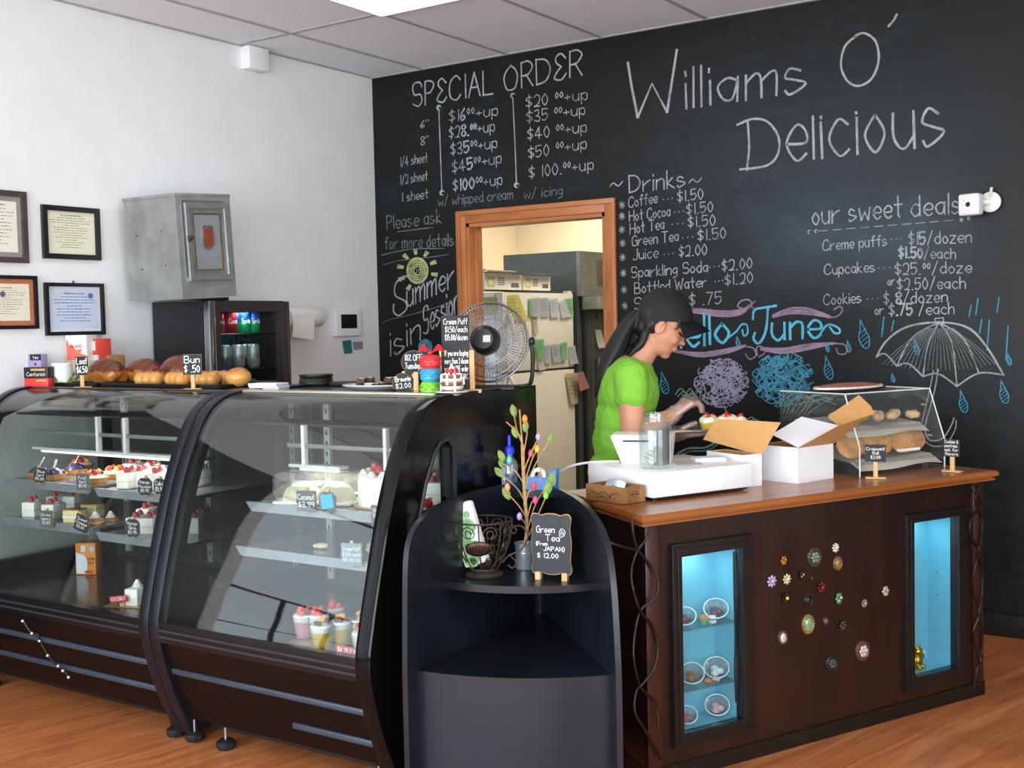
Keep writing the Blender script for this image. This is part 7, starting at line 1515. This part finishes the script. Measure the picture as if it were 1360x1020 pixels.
# head in its own tilted frame
HC = L(882, 428); TH = radians(33); HS = 1.04
HM = Matrix.Translation(HC) @ Matrix.Rotation(TH, 4, 'Y') @ Matrix.Scale(HS, 4)
hd = body; hd.M = HM
hd.ell((-.008, 0, .018), (.098, .076, .098), None, 4); hd.ell((.022, 0, -.03), (.070, .066, .078), None, 4); hd.ell((.035, 0, -.075), (.050, .052, .042), None, 3); hd.ell((.064, 0, -.1), (.022, .024, .018), None, 3)
hd.ell((.068, 0, .03), (.025, .055, .038), None, 3); hd.ell((.084, 0, -.005), (.012, .012, .03), (0, -.25, 0), 3); hd.ell((.099, 0, -.030), (.013, .013, .011), None, 3)
for s in (-1, 1): hd.ell((.092, s*.011, -.035), (.009, .008, .008), None, 2); hd.ell((.058, s*.036, -.036), (.026, .022, .024), None, 3); hd.ell((.074, s*.032, .014), (.016, .022, .009), None, 3)
hd.ell((.083, 0, -.064), (.014, .024, .012), None, 3); hd.ell((-.03, 0, -.06), (.05, .05, .05), None, 3)
hd.M = Matrix.Identity(4)
# hands
def hand(mb, wr_, dirv, upv, curl, thumb_side, infl=0, spread=.9):
    """palm from the wrist along dirv; upv = back of the hand; fingers curl away from it"""
    d = V(dirv).normalized(); u = V(upv); u = (u-d*u.dot(d)).normalized(); sd = d.cross(u)*thumb_side
    for k in range(4):
        off_ = (k-1.5)*.019*spread; root = wr_+d*.082+sd*(-off_)
        limb(mb, wr_+d*.018+sd*(-off_*.62), root, .0125+infl, .0115+infl, 3)
        lens = [(.036, .024, .020), (.040, .027, .021), (.038, .026, .020), (.030, .020, .018)][k]; a = 0; p = root
        for j, l in enumerate(lens):
            a += curl[j]+.05*(k-1); q = p+(d*cos(a)-u*sin(a))*l; limb(mb, p, q, .0092-.0008*j+infl, .0086-.0009*j+infl, 2); p = q
    mb.ell(wr_+d*.045, (.02+infl, .02+infl, .02+infl), None, 2)
    t0 = wr_+d*.025+sd*.026; t1 = t0+d*.030+sd*.020-u*.022; t2 = t1+d*.028-u*.014-sd*.006; t3 = t2+d*.022-u*.008-sd*.008
    path(mb, [wr_+d*.012, t0, t1, t2, t3], [.015+infl, .0145+infl, .0115+infl, .0095+infl, .008+infl])
RD = (L(925, 522, -.075)-wrR); RU = V((-.35, -.35, .85)); LD = V((.9, -.3, .02)); LU = V((0.05, -.1, -1))
for mb_, inf in ((body, 0),): hand(mb_, wrR, RD, RU, (.55, .75, .45), -1, inf); hand(mb_, wrL, LD, LU, (.1, .15, .12), -1, inf)
bo_ = remesh(body, 'body', SKIN, .0048, 3, wo, .5)
gm = MB(); hand(gm, wrR, RD, RU, (.55, .75, .45), -1, .0028); d = RD.normalized(); limb(gm, wrR-d*.045, wrR+d*.02, .036, .030, 4)
gl_ = remesh(gm, 'glove', glass('plastic_glove', 'f4f0ee', 1.4, .12, .18, 'f4f0f0', 1.4), .004, 2, wo)
gm = MB(); hand(gm, wrL, LD, LU, (.1, .15, .12), -1, .0028); d = LD.normalized(); limb(gm, wrL-d*.045, wrL+d*.02, .036, .030, 4); remesh(gm, 'glove', glass('plastic_glove_b', 'f4f0ee', 1.4, .12, .18, 'f4f0f0', 1.4), .004, 2, wo)
# t-shirt
ts_ = MB(); ts_.ell(L(822, 625), (.122, .168, .10), None, 3); ts_.ell(L(827, 590), (.114, .156, .16), None, 3); ts_.ell(L(829, 560), (.114, .158, .12), None, 3); ts_.ell(L(834, 522), (.118, .168, .15), (0, .12, 0), 3); ts_.ell(L(838, 498), (.088, .178, .062), (0, .25, 0), 3); ts_.ell(L(846, 488), (.066, .09, .04), (0, .3, 0), 3); ts_.ell(L(856, 525), (.05, .12, .06), None, 3)
for sh, el in ((shR, elR), (shL, elL)): limb(ts_, sh+V((-.004, 0, .002)), sh.lerp(el, .30), .066, .0665, 3); 
rnd = random.Random(5)
so = remesh(ts_, 't_shirt', SHIRT, .006, 4, wo)
tx = bpy.data.textures.new('folds', 'CLOUDS'); tx.noise_scale = .07; dm = so.modifiers.new('folds', 'DISPLACE'); dm.texture = tx; dm.strength = .018; dm.mid_level = .5
# trousers and shoes
tr_m = MB(); tr_m.ell(pel+V((0, 0, -.02)), (.118, .165, .12), None, 3)
for hip, knee, ank in kn: path(tr_m, [hip, knee, ank+V((0, 0, .02))], [.102, .070, .058])
remesh(tr_m, 'trousers', M('17181c', .85, var=.1), .008, 3, wo)
for hip, knee, ank in kn: remesh(MB().ell((ank.x+.05, ank.y, .05), (.125, .05, .048), None, 3).ell((ank.x, ank.y, .07), (.055, .048, .05), None, 3), 'shoe', M('1c1c1e', .6), .006, 3, wo)
# cap
CC = L(883, 424); cm = MB(); q = bmesh.ops.create_icosphere(cm.bm, subdivisions=5, radius=1)['verts']
for v in list(q):
    v.co = V((v.co.x*.111, v.co.y*.091, v.co.z*.123)); v.co.x += .012*max(0, v.co.z)/.121*(-.4)
bmesh.ops.delete(cm.bm, geom=[v for v in cm.bm.verts if v.co.z < -.014-.10*v.co.x*0-.12*max(0, -v.co.x)], context='VERTS')
for v in cm.bm.verts: v.co = Matrix.Translation(CC) @ (Matrix.Rotation(radians(4), 4, 'Y') @ v.co)
bmesh.ops.solidify(cm.bm, geom=list(cm.bm.faces), thickness=.003)
ca = cm.done('cap', CAPM, wo)
bm_ = MB()
def brim(u, v):
    a = (u-.5)*2; r0 = V((.104*cos(a*1.15), .088*sin(a*1.15), -.006)); ext = .066*cos(a*1.1)**1.0
    return CC+V((.004, 0, -.002))+r0+V((ext*v*cos(a*.5), ext*v*sin(a*.5)*.3, -.022*v*v-.020*v-.022*(a*a)*v-.006*a*a))
bm_.grid(brim, 18, 8); bmesh.ops.solidify(bm_.bm, geom=list(bm_.bm.faces), thickness=.0035); bm_.done('brim', CAPM, ca); MB().ell(CC+V((-.004, 0, .121)), (.008, .008, .004), None, 2).done('cap_button', CAPM, ca)
# hair: under the cap, nape, side strands, ponytail
hm_ = MB(); hm_.M = HM; hm_.ell((-.026, 0, .012), (.087, .081, .093), None, 4); hm_.ell((-.052, 0, -.045), (.045, .058, .055), None, 3)
for s in (-1, 1): hm_.ell((-.03, s*.056, -.015), (.028, .024, .05), (0, .25, 0), 3); hm_.tube(spline([(.045, s*.072, .04), (.052, s*.0715, .012), (.046, s*.071, -.008)], 4), [.009, .008, .007, .006, .005, .004, .004, .003, .002], 8)
hm_.M = Matrix.Identity(4)
def lock(pts, rs, mb): sp = spline([L(*p) for p in pts], 5); n = len(sp)-1; mb.tube(sp, [rs[0]+(rs[1]-rs[0])*min(1, i/n*2) if i/n < .5 else rs[1]+(rs[2]-rs[1])*(i/n-.5)*2 for i in range(n+1)], 10)
for i in range(9):
    ox, oy, os = 4*cos(i*2.4), 4*sin(i*2.4), .022*sin(i*1.9)
    lock([(853, 418, os*.4), (843+ox*.3, 420+oy*.3, os*.6), (830+ox, 438+oy, os), (818+ox*1.6, 464+oy, os*1.3), (806+ox*1.5, 488+oy, os*1.4), (797+ox*.8, 508+3*sin(i*3), os), (792+ox*.3, 524+5*sin(i*5), os*.6)], (.015, .026, .004), hm_)
for i in range(5): lock([(858-i, 440, -.05+.02*i), (852-i*2, 456, -.05+.022*i), (842-i*3, 466, -.045+.02*i), (832-3*i, 478, -.04+.018*i)], (.016, .014, .003), hm_)
remesh(hm_, 'hair', HAIR, .0042, 1, wo, .3)
# face details
for s in (-1, 1):
    fm = MB(); fm.M = HM; fm.ell((-.004, s*.079, -.022), (.019, .008, .029), (s*.12, -.2, s*.25), 3); e_ = fm.done('ear', SKIN, wo)
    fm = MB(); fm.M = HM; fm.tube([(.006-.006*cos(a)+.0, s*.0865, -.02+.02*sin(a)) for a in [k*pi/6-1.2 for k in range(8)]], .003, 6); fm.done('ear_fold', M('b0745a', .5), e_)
    fm = MB(); fm.M = HM; fm.tube(spline([(.066, s*.052, -.004), (.078, s*.042, -.008), (.087, s*.03, -.009), (.089, s*.018, -.006)], 4), .0026, 6); fm.done('eyelash', M('120c0a', .6), wo)
    fm = MB(); fm.M = HM; fm.tube(spline([(.063, s*.056, .019), (.078, s*.047, .026), (.090, s*.032, .026), (.094, s*.018, .022)], 4), [.001, .002, .0028, .003, .003, .003, .003, .003, .003, .0028, .0026, .002, .0015], 6); fm.done('eyebrow', M('1c1412', .7), wo)
    fm = MB(); fm.M = HM; fm.ell((.1, s*.0065, -.0405), (.004, .0035, .002), None, 2); fm.done('nostril', M('6a3c30', .7), wo)
fm = MB(); fm.M = HM; fm.ell((.0935, 0, -.060), (.005, .017, .0038), None, 3); fm.ell((.092, 0, -.068), (.005, .014, .0042), None, 3); fm.done('lips', M('b07060', .4, var=.05), wo)
# pastry tray in her left hand, with cream pastries
hp = wo.matrix_basis @ (wrL+LD.normalized()*.095)
tz = hp.z+.0165; tray_c = V((hp.x+.035, hp.y+.02, tz)); pt_ = thing('pastry_tray', 'thin dark metal tray of cream pastries held in her left hand', 'tray', tray_c, FA+.1)
MB().box((0, 0, .002), (.30, .19, .003), None, .001).done('sheet', M('6e6c66', .3, .8, var=.1), pt_); vs, fs = holed([(-.15, -.095), (.15, -.095), (.15, .095), (-.15, .095)], [[(-.146, -.091), (.146, -.091), (.146, .091), (-.146, .091)]], .008); MB().mesh(vs, fs, Matrix.Translation((0, 0, .006))).done('rim', M('8a8882', .3, .8), pt_)
PL = ['nearest her gloved fingers', 'second along the tray', 'third along the tray', 'at the far end of the tray', 'in the back row behind her fingers']
ep0 = None
for i, (x, y) in enumerate(((.0, -.045), (.062, -.038), (.118, -.045), (.09, .045), (.02, .045))):
    loc = pt_.matrix_basis @ V((x, y, .004)); lb = 'yellow pastry shell with cream and strawberry, '+PL[i]
    if ep0 is None:
        ep0 = thing('cream_tart', lb, 'pastry', loc, .3, 'cream pastries on the held tray'); MB().lathe([(0, 0), (.022, 0), (.033, .028), (.030, .028), (.026, .018), (0, .018)], (0, 0, 0), 20).done('shell', M('d8b848', .6, var=.12, sc=50, bump=.2), ep0)
        m = MB()
        for k in range(6): m.ell((.014*cos(k*1.1), .014*sin(k*1.1), .034+.004*(k % 2)), (.020, .018, .016), None, 2)
        m.done('cream', M('f4ecc8', .5, var=.04), ep0); m = MB(); straw_geo(m, (.006, -.012, .054), .010, 1.1); straw_geo(m, (-.014, .006, .05), .007, .5); m.done('strawberry', STRAW, ep0)
    else: dup(ep0, loc, .3+i, lb)
